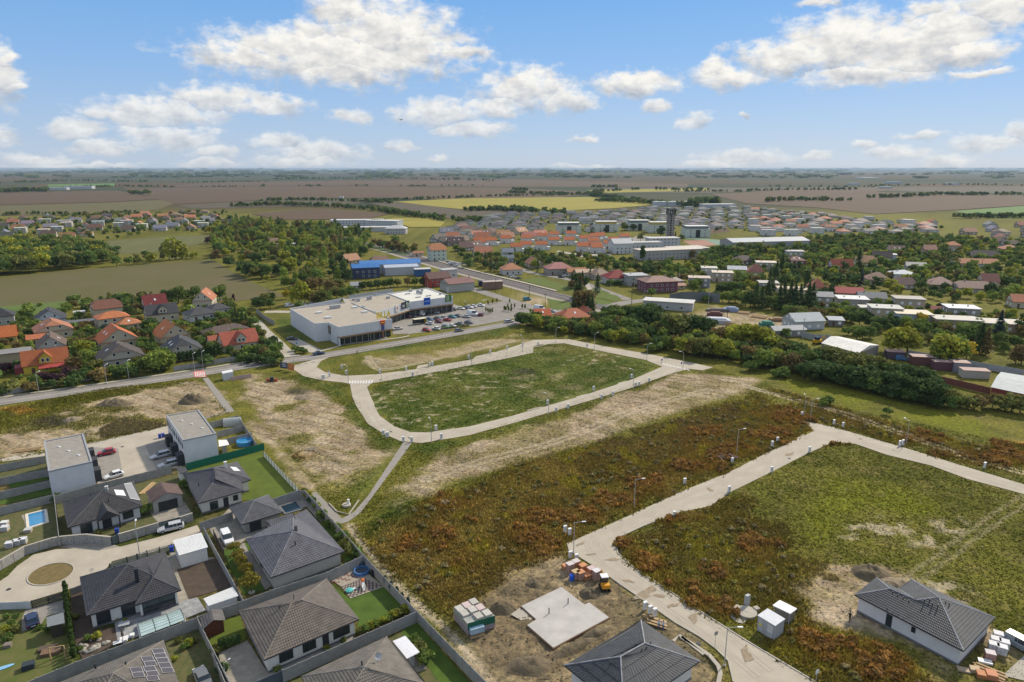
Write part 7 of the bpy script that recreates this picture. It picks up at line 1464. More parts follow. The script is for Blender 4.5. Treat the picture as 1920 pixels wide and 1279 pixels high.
# ================================================================== trees
def crown_data(seed,n,size,shape='round',lobes=9,H=8.0,Rr=3.2):
    """leaf clumps through the crown's volume; returns verts, quads, tints"""
    r = np.random.default_rng(seed)
    if shape=='round':
        L_ = [(np.array([0,0,H*.56]),Rr*.8),(np.array([0,0,H*.34]),Rr*.62)]
        for i in range(lobes):
            a = 2*math.pi*i/lobes+r.uniform(-.4,.4);e_ = r.uniform(-.9,.9);q = Rr*r.uniform(.45,.68);L_.append((np.array([math.cos(a)*q*math.cos(e_*.6),math.sin(a)*q*math.cos(e_*.6),H*.52+math.sin(e_)*H*.34]),Rr*r.uniform(.36,.55)))
    elif shape=='tall':
        L_ = [(np.array([r.uniform(-.3,.3)*Rr,r.uniform(-.3,.3)*Rr,H*(.25+.68*i/lobes)]),Rr*(.85-.55*abs(i/lobes-.4)))for i in range(lobes+1)]
    elif shape=='bush':
        L_ = [(np.array([math.cos(i*2.4)*Rr*.55*r.uniform(.3,1),math.sin(i*2.4)*Rr*.55*r.uniform(.3,1),H*r.uniform(.3,.62)]),Rr*r.uniform(.38,.58))for i in range(lobes)]
    V_,T_ = [],[]
    if shape=='conifer':
        for k in range(n):
            f = r.random()**.75;z = H*(.06+.94*f);rr = Rr*(1-f)**.85*(.8+.25*math.sin(z*4.0))*r.uniform(.55,1.05);a = r.uniform(0,2*math.pi);c = np.array([math.cos(a)*rr,math.sin(a)*rr,z])
            d = np.array([math.cos(a),math.sin(a),-.45]);d/=np.linalg.norm(d);s = np.array([-math.sin(a),math.cos(a),r.uniform(-.3,.3)]);l = size*r.uniform(.8,1.5)*(1.1-.6*f)
            V_+=[c-d*l*.5-s*l*.3,c-d*l*.5+s*l*.3,c+d*l*.7+s*l*.12,c+d*l*.7-s*l*.12];t = r.uniform(.6,1.25);T_+=[(t,t*r.uniform(.95,1.05),t)]*4
    else:
        w = np.array([q[1]**2 for q in L_]);w/=w.sum();tl = [r.uniform(.78,1.2)for _ in L_]
        for k in range(n):
            i = r.choice(len(L_),p=w);c0,R0 = L_[i];d = r.normal(size=3);d/=np.linalg.norm(d)
            if d[2]<-.5:d[2]*=-.4
            c = c0+d*R0*r.uniform(.7,1.08)*np.array([1,1,.9]);nrm = d+r.normal(size=3)*.55;nrm/=np.linalg.norm(nrm);u = np.cross(nrm,r.normal(size=3));u/=np.linalg.norm(u);v = np.cross(nrm,u);l = size*r.uniform(.6,1.3)
            V_+=[c-u*l*.5-v*l*.35,c+u*l*.5-v*l*.45,c+u*l*.4+v*l*.5,c-u*l*.55+v*l*.35];t = tl[i]*r.uniform(.72,1.3);h = r.uniform(-.12,.12);T_+=[(t*(1+h),t,t*(1-h))]*4
    V_ = np.array(V_);return V_,np.arange(len(V_)).reshape(-1,4),np.array(T_)
def trunk_mesh(H,r0,nl=4,seed=0):
    q = random.Random(seed);mb = MB();mb.tube((0,0,-.2),(0,0,H*.3),r0,r0*.75,7).tube((0,0,H*.3),(q.uniform(-.2,.2),q.uniform(-.2,.2),H*.75),r0*.75,r0*.2,6)
    for i in range(nl):a = 2*math.pi*i/nl+q.uniform(-.3,.3);z = H*q.uniform(.25,.45);mb.tube((0,0,z),(math.cos(a)*H*.2,math.sin(a)*H*.2,z+H*.25),r0*.45,r0*.12,5)
    return mb.mesh('trunk',BARK)
PROTO = {}
def proto(kind,lod):
    if(kind,lod)in PROTO:return PROTO[kind,lod]
    k,i = kind.split('_')if '_' in kind else(kind,'0');i = int(i);n = {'near':1500,'mid':620,'far':150,'tiny':46}[lod];sz = {'near':.42,'mid':.72,'far':1.25,'tiny':2.2}[lod]
    if k=='round':d = crown_data(10+i,n,sz,'round',9+i,8,3.3);t = trunk_mesh(8,.22,4,i)
    elif k=='tall':d = crown_data(30+i,n,sz*.9,'tall',8,11,2.5);t = trunk_mesh(11,.22,3,i)
    elif k=='bush':d = crown_data(50+i,int(n*.6),sz*.8,'bush',8,3.2,2.4);t = trunk_mesh(2.6,.1,5,i)
    elif k=='cone':d = crown_data(70+i,n,sz*1.15,'conifer',0,10,2.6);t = trunk_mesh(9,.18,0,i)
    elif k=='thuja':d = crown_data(80+i,int(n*.6),sz*.7,'tall',7,5,.9);t = trunk_mesh(4,.1,0,i)
    PROTO[kind,lod] = (npmesh('crown',*d[:2],LEAF,d[2]),t,d);return PROTO[kind,lod]
DG,MG,YG,OL,BR,PU,YE,BG,LG = (.078,.125,.038),(.135,.195,.045),(.30,.31,.04),(.18,.19,.052),(.20,.15,.055),(.09,.045,.055),(.42,.32,.03),(.055,.088,.07),(.20,.26,.05)
CN = {DG:'dark green',MG:'green',YG:'yellow-green',OL:'olive',BR:'brownish',PU:'purple',YE:'yellow',BG:'blue-green',LG:'light green'}
KN = {'round':'round tree','tall':'tall tree','bush':'bush','cone':'conifer','thuja':'columnar evergreen'}
def hgt0(kind):return{'round':9.0,'tall':11.5,'bush':3.4,'cone':10,'thuja':5.2}[kind.split('_')[0]]
def tree(kind,x,y,h,col,group,lod=None,wide=1.0,label=None,jit=True):
    d = math.hypot(x,y);lod = lod or('near' if d<190 else 'mid' if d<420 else 'far');m,t,_ = proto(kind,lod);k = kind.split('_')[0]
    o = thing('bush' if k=='bush' else('evergreen' if k in('cone','thuja')else 'tree'),label or 'x','bush' if k=='bush' else 'tree',(x,y,0),RNG.uniform(0,6.28),group)
    s = h/hgt0(kind);wide*=1.15 if k=='round' else 1;o.scale = (s*wide,s*wide,s);f = RNG.uniform(.85,1.15)if jit else 1;link('crown',m,o,tuple(c*f for c in col));link('trunk',t,o)
    return o,'%s %s'%(CN.get(col,'green'),KN[k])
def trees_at(c,spec,where,group):
    """spec rows: x, y of the foot in the crop, height in m, kind, colour"""
    out = []
    for(u,v,h,kd,col)in spec:x,y,_ = P(*c(u,v));out.append(tree(kd,x,y,h,col,group))
    number_labels(out,where);return out
RO = lambda:'round_%d'%RNG.integers(0,4)
TA = lambda:'tall_%d'%RNG.integers(0,3)
BU = lambda:'bush_%d'%RNG.integers(0,3)
CO = lambda:'cone_%d'%RNG.integers(0,3)
# gardens of the orange-roofed houses
trees_at(C1,[(1000,250,7,CO(),DG),(890,210,6,RO(),DG),(945,215,5,CO(),DG),(1060,205,5,RO(),DG),(1260,190,8,RO(),DG),(1340,190,10,RO(),MG),(1470,150,7,RO(),MG),(1650,170,9,RO(),MG),(1660,130,7,RO(),OL),(1755,195,5,'thuja_0',PU),(1720,260,6,RO(),MG),(640,270,5,RO(),DG),(600,320,5,RO(),MG),(660,340,5,RO(),OL),(560,330,3,BU(),MG),(130,330,4,RO(),MG),(180,360,5,RO(),MG),(230,330,5,RO(),DG),(120,400,5,RO(),MG),(210,440,4,RO(),DG),(150,480,4,RO(),MG),(60,500,3,BU(),DG),(30,530,5,RO(),BR),(110,430,5,RO(),DG)],'in the upper left gardens','garden trees of the orange-roofed houses')
trees_at(C1,[(790,420,5,RO(),BG),(700,470,4,'thuja_0',DG),(670,480,3.4,'thuja_1',DG),(630,490,4,RO(),MG),(600,470,4,BU(),MG),(640,580,7,RO(),YG),(690,560,5,RO(),LG),(600,560,5,BU(),LG),(520,570,5,'cone_0',DG),(560,590,3,BU(),MG),(740,440,4,BU(),DG),(940,385,4,RO(),LG),(845,530,3,'cone_1',DG),(920,500,4,BU(),MG),(1110,410,7,RO(),DG),(1140,380,6,RO(),DG),(1100,470,6,RO(),DG),(1080,520,5,RO(),MG),(1150,530,7,'cone_2',DG),(1060,560,5,RO(),MG),(1130,570,5,RO(),MG),(1170,620,4,BU(),MG),(1290,460,6,RO(),MG),(1490,450,5,RO(),MG),(1500,390,5,RO(),DG),(1570,490,6,RO(),OL),(1530,520,4,BU(),MG),(1440,460,3,BU(),DG),(1500,380,4,'thuja_0',DG)],'between the orange-roofed houses','garden trees of the orange-roofed houses')
trees_at(C1,[(55,720,5,RO(),PU),(120,700,4,BU(),DG),(375,780,3.6,BU(),PU),(330,775,3.4,BU(),PU),(470,790,3.4,BU(),PU),(530,760,4.6,BU(),PU),(560,700,6,RO(),BR),(610,690,6,'tall_0',OL),(640,660,5,'cone_1',DG),(680,720,4,RO(),MG),(735,700,5,RO(),OL),(740,745,3,BU(),YE),(780,740,3,BU(),YG),(850,735,4,BU(),MG),(900,750,4,BU(),DG),(950,720,4,BU(),MG),(1000,690,4,BU(),LG),(700,640,5,RO(),LG),(1130,700,7,RO(),LG),(1200,710,9,RO(),LG),(1270,690,7,RO(),LG),(1230,640,7,RO(),MG),(1080,700,5,RO(),MG),(1030,680,5,RO(),OL),(640,760,4,BU(),DG),(560,770,4,BU(),DG),(720,770,3,BU(),DG),(480,815,3,BU(),OL),(400,830,3,BU(),DG),(300,840,3,BU(),DG),(200,850,3,BU(),BR),(60,860,3,BU(),BR),(20,885,3,BU(),DG)],'along the road below the orange houses','roadside garden trees')
trees_at(C1,[(1320,640,4,'thuja_0',DG),(1350,635,4,'thuja_1',DG),(1380,632,4,'thuja_0',DG),(1410,628,4,'thuja_1',DG),(1440,622,4,'thuja_0',DG),(1470,618,4,'thuja_1',DG),(1500,614,4,'thuja_0',DG),(1530,610,4.4,'thuja_1',DG),(1560,605,5,'thuja_0',DG),(1590,602,5,'thuja_1',DG),(1620,596,5,'thuja_0',DG),(1650,590,5,'thuja_1',DG),(1600,570,6,RO(),MG),(1780,620,3,BU(),DG),(1820,630,4,BU(),MG),(1860,610,6,RO(),LG),(1900,600,6,RO(),MG),(1940,600,6,RO(),MG),(1980,610,5,RO(),BR),(2020,630,5,RO(),MG),(2060,640,5,RO(),MG),(2100,640,4,RO(),DG),(1880,640,4,BU(),DG),(1950,650,4,BU(),DG),(2030,665,4,BU(),DG),(2090,660,3,BU(),OL)],'by the red-roofed dormer house and hedge','hedge trees by the red-roofed house')
trees_at(C1,[(1750,330,5,'cone_0',DG),(1770,310,6,'cone_1',DG),(1790,330,5,'cone_2',DG),(1820,340,6,'cone_0',DG),(1850,365,6,'cone_1',DG),(1880,390,5,'cone_0',DG),(1560,340,3,BU(),DG),(1610,345,3,BU(),DG),(1700,330,3,BU(),MG)],'along the lane beside the long brown bungalow','conifers along the lane')
# trees behind and beside the supermarket
trees_at(C9,[(0,210,6,RO(),DG),(30,220,7,RO(),DG),(100,215,6,RO(),MG),(60,190,7,RO(),OL),(110,170,6,RO(),DG),(210,150,6,RO(),YE),(255,185,9,'tall_0',YG),(300,190,13,'tall_1',YG),(340,180,12,'tall_2',YG),(380,180,9,RO(),YG),(410,190,8,RO(),BR),(450,190,10,RO(),OL),(490,180,8,RO(),MG),(560,150,8,RO(),OL),(600,150,7,RO(),MG),(650,140,8,RO(),MG),(520,120,10,RO(),BR),(580,100,9,RO(),OL),(390,110,10,RO(),BR),(440,80,8,RO(),BR),(740,90,6,RO(),DG),(790,85,6,RO(),DG),(840,80,6,RO(),DG),(890,75,6,RO(),MG),(930,70,7,RO(),MG),(980,65,6,RO(),OL),(1050,60,6,RO(),BR),(1100,60,6,RO(),MG),(1150,60,6,RO(),DG),(700,120,4,BU(),MG),(300,215,4,BU(),MG)],'behind the supermarket','trees behind the supermarket')
trees_at(C9,[(30,480,5,RO(),MG),(80,500,5,RO(),DG),(130,540,5,RO(),MG),(60,520,4,RO(),LG),(160,520,5,RO(),MG),(10,400,5,RO(),MG),(40,430,5,RO(),OL),(300,525,3,BU(),MG),(270,510,2.4,BU(),MG),(335,525,2.4,BU(),MG)],'beside the supermarket access path','shrubs beside the access path')
# hedge between the ring road and the village
HED = [(60,190,6,DG),(110,200,7,MG),(160,205,6,DG),(215,215,6,MG),(270,220,6,DG),(310,235,6,MG),(370,240,6,MG),(420,245,6,OL),(470,250,6,MG),(530,255,6,DG),(590,260,7,BR),(640,290,8,LG),(690,260,8,MG),(720,320,6,LG),(760,330,6,YG),(800,300,6,OL),(850,330,7,YG),(900,340,6,MG),(950,330,7,MG),(850,260,8,MG),(900,240,9,DG),(960,270,7,DG),(700,160,7,DG),(690,185,6,DG),(800,200,9,MG),(880,190,10,DG),(960,220,12,DG),(1020,230,13,DG),(1080,220,12,DG),(1110,240,10,DG),(1060,290,5,OL),(1110,310,4,MG),(1170,280,10,MG),(1210,290,12,OL),(1260,295,12,OL),(1310,290,11,DG),(1360,300,11,DG),(1410,300,12,DG),(1450,310,10,DG),(1390,240,8,MG),(1270,390,7,LG),(1320,400,8,LG),(1370,420,8,OL),(1420,440,9,OL),(1460,430,8,OL),(1520,440,9,YG),(1570,450,9,YG),(1620,450,7,YG),(1540,340,8,BR),(1590,330,8,BR),(1490,320,7,BR),(1660,360,10,YG),(1720,370,11,YG),(1790,380,12,YG),(1850,390,11,YG),(1900,400,11,YG),(1840,420,7,DG),(1780,540,4,MG),(1860,520,7,LG),(1900,525,8,LG),(1130,370,4,BR),(1180,380,4,OL),(1100,390,4,MG),(1040,400,4,MG)]
trees_at(C10,[(u,v,h,RO()if h>4.5 else BU(),col)for u,v,h,col in HED],'in the hedge behind the ring road','trees of the hedge behind the ring road')
trees_at(C10,[(480,120,16,'cone_0',DG),(505,125,17,'cone_1',DG),(540,130,15,'round_2',BR),(570,150,12,'cone_2',DG),(600,160,11,'cone_0',DG)],'beside the yellow bungalow','tall trees beside the yellow bungalow')
HE2 = [(20,470,9,YG),(70,480,9,YG),(130,500,9,YG),(190,520,8,OL),(150,620,7,LG),(110,600,7,LG),(240,560,8,OL),(290,560,8,DG),(340,590,9,DG),(390,620,8,DG),(330,660,8,BR),(430,650,9,MG),(480,640,9,DG),(250,690,4,MG),(200,690,3,MG),(540,640,10,OL),(590,660,10,OL),(650,670,9,OL),(700,690,10,OL),(500,700,8,DG),(560,720,8,DG),(620,740,8,DG),(690,750,8,DG),(760,700,9,OL),(820,680,9,OL),(880,690,9,OL),(940,700,8,OL),(760,770,8,DG),(830,780,8,DG),(900,790,8,DG),(980,720,8,MG),(1040,740,8,DG),(970,800,9,DG),(1040,820,9,DG),(1100,760,9,DG),(1170,780,9,DG),(1110,840,9,DG),(1180,860,9,DG),(1240,800,9,DG),(1240,880,9,DG),(1300,840,8,DG),(1310,890,8,DG),(1360,880,7,DG),(400,700,7,DG),(450,720,7,DG)]
trees_at(C11,[(u,v,h,RO()if h>4.5 else BU(),col)for u,v,h,col in HE2],'in the dark hedge below the village yards','trees of the dark hedge below the yards')
trees_at(C11,[(1520,910,5,BU(),OL),(1580,910,5,BU(),BR),(1470,890,4,BU(),OL),(1700,900,5,BU(),BR),(1760,920,5,BU(),OL),(1830,930,6,BU(),OL),(1890,940,6,BU(),OL),(560,880,3,BU(),MG),(530,890,2.4,BU(),LG),(970,950,2.5,BU(),MG)],'at the foot of the brick wall and meadow','bushes by the brick wall')
trees_at(C11,[(1050,530,13,'round_0',YG),(1110,520,11,'round_1',YG),(1000,520,10,'round_2',YG),(1380,600,13,'round_3',YG),(1440,590,12,'round_0',LG),(1330,590,10,'round_1',LG),(1520,560,8,'round_2',YE),(1735,445,13,'cone_0',BG),(1650,540,11,'cone_1',BR),(1610,530,12,'cone_2',DG),(1580,440,9,RO(),DG),(1530,450,9,RO(),MG),(1490,430,8,RO(),MG),(1380,380,6,RO(),BG),(1340,360,5,RO(),MG),(1210,340,7,RO(),YE),(1250,380,5,RO(),MG),(1170,390,6,RO(),MG),(985,345,7,'tall_0',MG),(930,370,7,RO(),DG),(890,390,6,RO(),MG),(850,420,6,RO(),MG),(800,430,6,RO(),MG),(760,430,5,RO(),MG),(840,340,6,RO(),DG),(780,330,7,RO(),DG),(720,310,7,RO(),DG),(660,290,7,RO(),MG),(620,280,6,RO(),MG),(580,280,6,RO(),OL),(500,320,6,RO(),BR),(440,320,7,RO(),BR),(350,290,7,RO(),OL),(400,300,6,RO(),MG),(270,420,5,RO(),MG),(1260,460,5,RO(),OL),(1900,600,8,RO(),BR),(1860,600,6,RO(),BR),(1780,520,5,RO(),MG),(1310,440,6,RO(),MG),(1180,470,6,RO(),OL),(750,400,5,RO(),LG),(700,400,4,BU(),MG)],'among the flat-roofed houses and yards','garden trees of the flat-roofed houses')
# village greenery higher up the right side
trees_at(D3,[(640,700,10,'round_0',DG),(700,690,13,'cone_0',DG),(760,720,12,'cone_1',DG),(830,680,14,'cone_2',DG),(880,720,8,RO(),MG),(960,720,13,'cone_0',DG),(1010,700,14,'cone_1',DG),(1080,730,15,'cone_2',DG),(1130,740,14,'cone_0',DG),(1190,720,13,'cone_1',DG),(1280,740,15,'cone_2',DG),(1330,730,14,'cone_0',DG),(1240,600,10,'cone_1',DG),(1275,470,11,'thuja_0',DG),(1000,470,9,RO(),DG),(1080,470,9,RO(),LG),(1140,460,9,RO(),DG),(880,570,10,'tall_0',DG),(930,380,12,'cone_1',DG),(990,330,14,'cone_2',DG),(860,420,10,'cone_0',DG),(1090,330,9,RO(),DG),(1290,330,11,'tall_1',YG),(1340,300,9,'tall_2',DG),(1260,340,8,RO(),LG),(1620,480,10,RO(),DG),(1580,460,9,RO(),DG),(1850,320,17,'cone_0',DG),(1880,490,12,'cone_1',BG),(1540,630,10,'tall_0',DG),(1490,600,8,RO(),DG)],'in the conifer belt above the lumber yard','conifers above the lumber yard')
trees_at(D3,[(300,560,8,RO(),DG),(360,540,8,RO(),MG),(420,560,9,RO(),MG),(480,560,8,RO(),DG),(540,540,8,RO(),MG),(260,620,6,RO(),MG),(330,640,6,RO(),LG),(400,650,7,RO(),LG),(470,640,8,RO(),MG),(540,660,8,RO(),LG),(590,690,7,RO(),MG),(90,600,6,RO(),MG),(140,640,4,BU(),MG),(0,520,8,RO(),LG),(60,480,7,RO(),MG),(560,440,7,RO(),MG),(620,420,7,RO(),OL),(700,440,7,RO(),BR),(760,430,7,RO(),MG),(1120,800,6,RO(),LG),(1180,800,6,RO(),LG),(1260,830,6,RO(),BR),(1360,840,7,RO(),BR),(1430,830,6,RO(),BR),(1600,760,6,RO(),LG),(1720,800,6,RO(),MG),(1820,810,6,RO(),DG),(1900,830,6,RO(),DG),(1560,740,5,RO(),MG)],'in the gardens round the lumber yard','garden trees round the lumber yard')
# ---- trees scattered over areas; those past what one could tell apart become one mass
def scatter(poly,n,hmin,hmax,cols,c=I1,seed=1,kinds=('round',),sep=3.0,avoid=True):
    r_ = random.Random(seed);w = [P(*c(*p))[:2]for p in poly];x0,x1 = min(a for a,b in w),max(a for a,b in w);y0,y1 = min(b for a,b in w),max(b for a,b in w);out = [];k = 0
    while len(out)<n and k<n*60:
        k+=1;x,y = r_.uniform(x0,x1),r_.uniform(y0,y1)
        if not in_poly(x,y,w)or any((x-a)**2+(y-b)**2<sep*sep for a,b,*_ in out):continue
        if avoid and any((x-hx)**2+(y-hy)**2<rr*rr for hx,hy,rr in HOUSES):continue
        kd = r_.choice(kinds);out.append((x,y,r_.uniform(hmin,hmax),kd+'_%d'%r_.randint(0,2),r_.choice(cols)))
    return out
HOUSES = [(o.location.x,o.location.y,8.0 if o.location.y<500 else 7.0)for o in C.objects if o.get('category')in('house','apartment block')and o.type=='EMPTY']
def grove(where,group,*a,**k):
    o = [tree(kd,x,y,h,col,group)for x,y,h,kd,col in scatter(*a,**k)];number_labels(o,where)
def mass(name,lst,lod='far',wide=1.0):
    """many trees that read as one mass, joined into one object of stuff"""
    Vs,Fs,Ts,n = [],[],[],0;r = np.random.default_rng(5)
    for(x,y,h,kd,col)in lst:
        V_,F_,T_ = proto(kd,lod)[2];s = h/hgt0(kd);a = r.uniform(0,6.28);R_ = np.array([[math.cos(a),-math.sin(a),0],[math.sin(a),math.cos(a),0],[0,0,1]])
        wd_ = r.uniform(.9,1.25)*wide;Vs.append((V_@R_.T)*s*np.array([wd_,wd_,1])+np.array([x,y,0]));Fs.append(F_+n);n+=len(V_);Ts.append(T_*np.array(col)*r.uniform(.8,1.2))
    if not Vs:return
    o = link(name,npmesh(name,np.concatenate(Vs),np.concatenate(Fs),LEAF,np.concatenate(Ts)),color=(1,1,1));return stuff(o)
GRNS = [DG,DG,MG,MG,OL,LG,BR,LG,DG,MG,YG]
m1 = scatter([(-120,522),(0,520),(120,506),(215,496),(212,474),(120,462),(0,462),(-120,462)],260,10,16,[MG,OL,DG,OL,YG,MG,LG],seed=11,sep=3.4)
mass('woodland',m1,'mid')
grove('along the field edge beside the left wood','trees along the field edge',[(212,502),(300,492),(390,487),(390,480),(215,490)],16,5,9,[DG,MG,OL,YG],seed=12,sep=5)
trees_at(C12,[(1270,750,17,'tall_0',YG),(1230,745,13,'tall_1',OL),(1320,750,18,'tall_2',YG),(1360,745,15,'tall_0',YG),(1395,740,12,'tall_1',YG),(720,700,11,'round_0',YE),(1575,550,10,'round_1',YE),(1560,630,8,'round_2',PU)],'standing clear at the left field','clear-standing field trees')
w2 = scatter([(390,487),(420,470),(440,440),(470,425),(560,428),(640,448),(700,470),(650,500),(655,528),(600,545),(560,555),(520,538),(470,525),(430,505)],360,4,13,GRNS+[YG,BR,LG,LG,YG,OL],seed=13,sep=4.6,kinds=('round','round','tall'))
mass('orchard_woodland',w2,'mid')
mass('orchard_woodland',scatter([(390,440),(440,412),(480,418),(640,428),(700,440),(690,455),(600,440),(540,428),(470,424),(430,445),(400,475)],190,4,12,GRNS+[LG,YG],seed=14,sep=6,kinds=('round','tall')),'far')
mass('village_trees',scatter([(-60,455),(0,415),(220,400),(430,400),(470,425),(430,440),(300,436),(200,452)],330,4,8,GRNS,seed=15,sep=6),'far')
mass('village_trees',scatter([(850,470),(900,480),(1000,475),(1040,490),(1100,490),(1180,498),(1280,500),(1300,480),(1360,470),(1420,470),(1440,500),(1400,530),(1330,520),(1280,540),(1180,510),(1060,515),(960,500),(880,500)],240,4,9,GRNS+[LG],seed=16,sep=5),'far')
mass('village_trees',scatter([(1400,470),(1480,455),(1560,450),(1660,445),(1760,448),(1860,455),(1960,460),(1960,560),(1850,570),(1700,560),(1600,540),(1500,530),(1420,520)],800,4,9,GRNS+[YG,LG,DG],seed=17,sep=4.5),'far')
mass('village_trees',scatter([(1480,462),(1640,446),(1760,448),(1770,466),(1640,470),(1500,476)],120,6,10,[DG,MG,OL,MG],seed=18,sep=6),'far')
mass('village_trees',scatter([(1400,540),(1560,560),(1700,580),(1960,600),(1960,660),(1860,650),(1720,630),(1600,610),(1480,600)],320,3,7,GRNS+[LG,YG],seed=19,sep=4.5),'mid')
mass('village_trees',scatter([(860,430),(1060,402),(1260,392),(1420,392),(1640,415),(1780,430),(1700,442),(1400,436),(1200,436),(1000,440)],420,3,6,GRNS+[LG],seed=20,sep=6),'far')
mass('hedgerow',scatter([(965,606),(1040,598),(1110,600),(1160,588),(1230,600),(1300,622),(1370,632),(1440,652),(1560,682),(1640,694),(1740,742),(1785,765),(1700,748),(1560,714),(1440,692),(1300,668),(1200,648),(1100,632),(1020,624)],330,3,7.5,[MG,DG,OL,MG,LG,YG,DG,BR],seed=31,sep=2.8),'mid')
mass('hedgerow',scatter([(1560,690),(1640,700),(1740,748),(1790,772),(1700,756),(1560,722)],60,4,7,[DG,DG,MG],seed=32,sep=2.6),'mid')
mass('garden_greenery',scatter([(-20,600),(60,575),(200,560),(330,548),(440,570),(520,640),(530,668),(380,690),(180,722),(-20,745)],260,1.5,5,[MG,DG,LG,OL,BR,MG],seed=33,sep=3,kinds=('bush','round','bush')),'mid')
grove('in the row before the grey school block','trees before the school',[(1290,500),(1300,488),(1420,470),(1440,480),(1380,490),(1340,500)],20,8,13,[DG,DG,MG,OL],seed=21,sep=5.5)
grove('between station and pale orange-roofed house','trees by the station lawn',[(865,498),(880,488),(940,492),(945,512),(920,512)],18,6,10,[DG,MG,OL,BR],seed=22,sep=4.5,kinds=('round','cone'))
grove('in the lot below the townhouses','trees in the lot below the townhouses',[(970,500),(1000,485),(1060,482),(1180,492),(1200,505),(1100,508),(1040,500)],30,4,8,[BR,OL,MG,DG],seed=23,sep=6)
grove('at the foot of the railway station','trees beside the railway station',[(690,462),(740,456),(790,470),(800,484),(770,480)],14,6,10,[MG,DG,BR,OL],seed=24,sep=5)
trees_at(D2,[(440,280,8,'cone_0',DG),(500,290,10,'round_0',DG),(550,295,10,'cone_1',DG),(580,290,8,'round_1',DG),(720,350,11,'cone_2',DG),(640,190,7,'cone_0',DG),(430,310,6,'round_2',BR),(820,110,8,'cone_1',MG),(930,105,7,'round_0',DG),(1160,120,8,'round_1',DG),(1000,140,5,'round_2',MG),(950,270,4,'bush_0',DG),(870,270,4,'bush_1',MG),(1330,390,5,'bush_2',MG),(1520,330,4,'bush_0',MG),(1190,310,4,'bush_1',DG),(50,130,9,'cone_0',DG),(200,140,6,'round_2',DG)],'along the station street and lawn','trees along the station street')
trees_at(C14,[(690,960,14,'cone_1',BR),(1000,490,11,'round_0',MG),(1060,490,10,'round_1',DG),(1110,560,9,'round_2',OL),(1250,530,12,'round_0',DG),(1350,560,9,'cone_0',DG),(1160,620,10,'round_1',OL),(1125,700,12,'thuja_0',DG),(1400,560,7,'round_2',DG)],'around the lattice tower and school','trees around the school')
# hedges and copses out on the plain
def treeline(pts,n,h,seed,cols=(DG,MG,DG,OL),wob=1.5):
    r_ = random.Random(seed);out = []
    for k in range(n):
        f = r_.random()*(len(pts)-1);i = int(f);t = f-i;px,py = pts[i][0]*(1-t)+pts[i+1][0]*t,pts[i][1]*(1-t)+pts[i+1][1]*t;x,y,_ = P(px+r_.uniform(-3,3),py);out.append((x+r_.uniform(-wob,wob)*4,y+r_.uniform(-wob,wob)*8,h*r_.uniform(.55,1.2),'round_%d'%r_.randint(0,2),r_.choice(cols)))
    return out
tl = []
for i,(p,n,h)in enumerate((([(0,404),(60,402),(150,404),(240,399)],70,6),([(440,388),(520,385),(600,388),(700,394),(740,400)],170,9),([(480,379),(560,376),(640,378),(700,380),(740,382)],100,9),([(690,379),(800,374),(960,368),(1100,366)],170,8),([(730,400),(760,404),(800,409),(830,414)],80,9),([(840,412),(870,418),(900,414)],30,8),([(870,396),(910,395),(950,396),(985,399),(1060,402)],110,9),([(955,391),(1000,396),(1060,398)],60,8),([(950,362),(1000,364),(1060,365),(1130,366)],120,10),([(1108,369),(1160,372),(1230,384),(1320,388)],150,10),([(1120,378),(1180,380),(1250,386)],80,11),([(1290,388),(1320,384),(1344,384)],70,16),([(1435,379),(1480,377),(1530,377),(1555,377)],50,11),([(1565,377),(1600,376)],14,9),([(1625,372),(1700,370),(1760,366),(1830,367),(1920,366)],130,11),([(1400,359),(1470,357),(1550,357),(1600,356)],70,10),([(1110,362),(1200,356),(1330,358)],60,12),([(1260,360),(1400,360)],50,8),([(960,357),(990,358)],18,12),([(1110,352),(1160,352)],20,12),([(1125,334),(1162,334)],14,16),([(0,362),(50,360),(90,360)],60,16),([(120,353),(230,350),(330,352)],70,10),([(250,365),(282,365)],14,14),([(380,351),(460,351)],12,9),([(478,351),(498,350)],5,12),([(555,350),(610,350)],12,10),([(655,349),(690,349)],10,9),([(750,350),(800,350)],14,9),([(820,349),(930,349)],14,8),([(510,337),(600,336),(720,335),(830,338),(930,340)],110,16),([(0,345),(120,340),(280,342)],80,14),([(330,344),(500,341)],40,10),([(1800,410),(1860,408),(1920,408)],60,8),([(1400,470),(1440,462),(1500,462)],40,8),([(1620,350),(1800,347),(1920,349)],60,10),([(1440,350),(1640,352)],30,8))):tl+=treeline(p,n,h,100+i)
mass('field_hedge',tl,'tiny')
ff = [];r_ = random.Random(77)
for k in range(2200):
    py = 317.6+17*r_.random()**1.6;px = r_.uniform(-200,2120)
    if vnoise(np.array(px/90.),np.array(py/2.2))<.42:continue
    x,y,_ = P(px,py);ff.append((x,y,r_.uniform(8,20)*(1+max(0,y-4000)/9000),'bush_%d'%r_.randint(0,2),r_.choice((DG,MG,DG,BG))))
mass('far_woods',ff,'tiny',3.0)
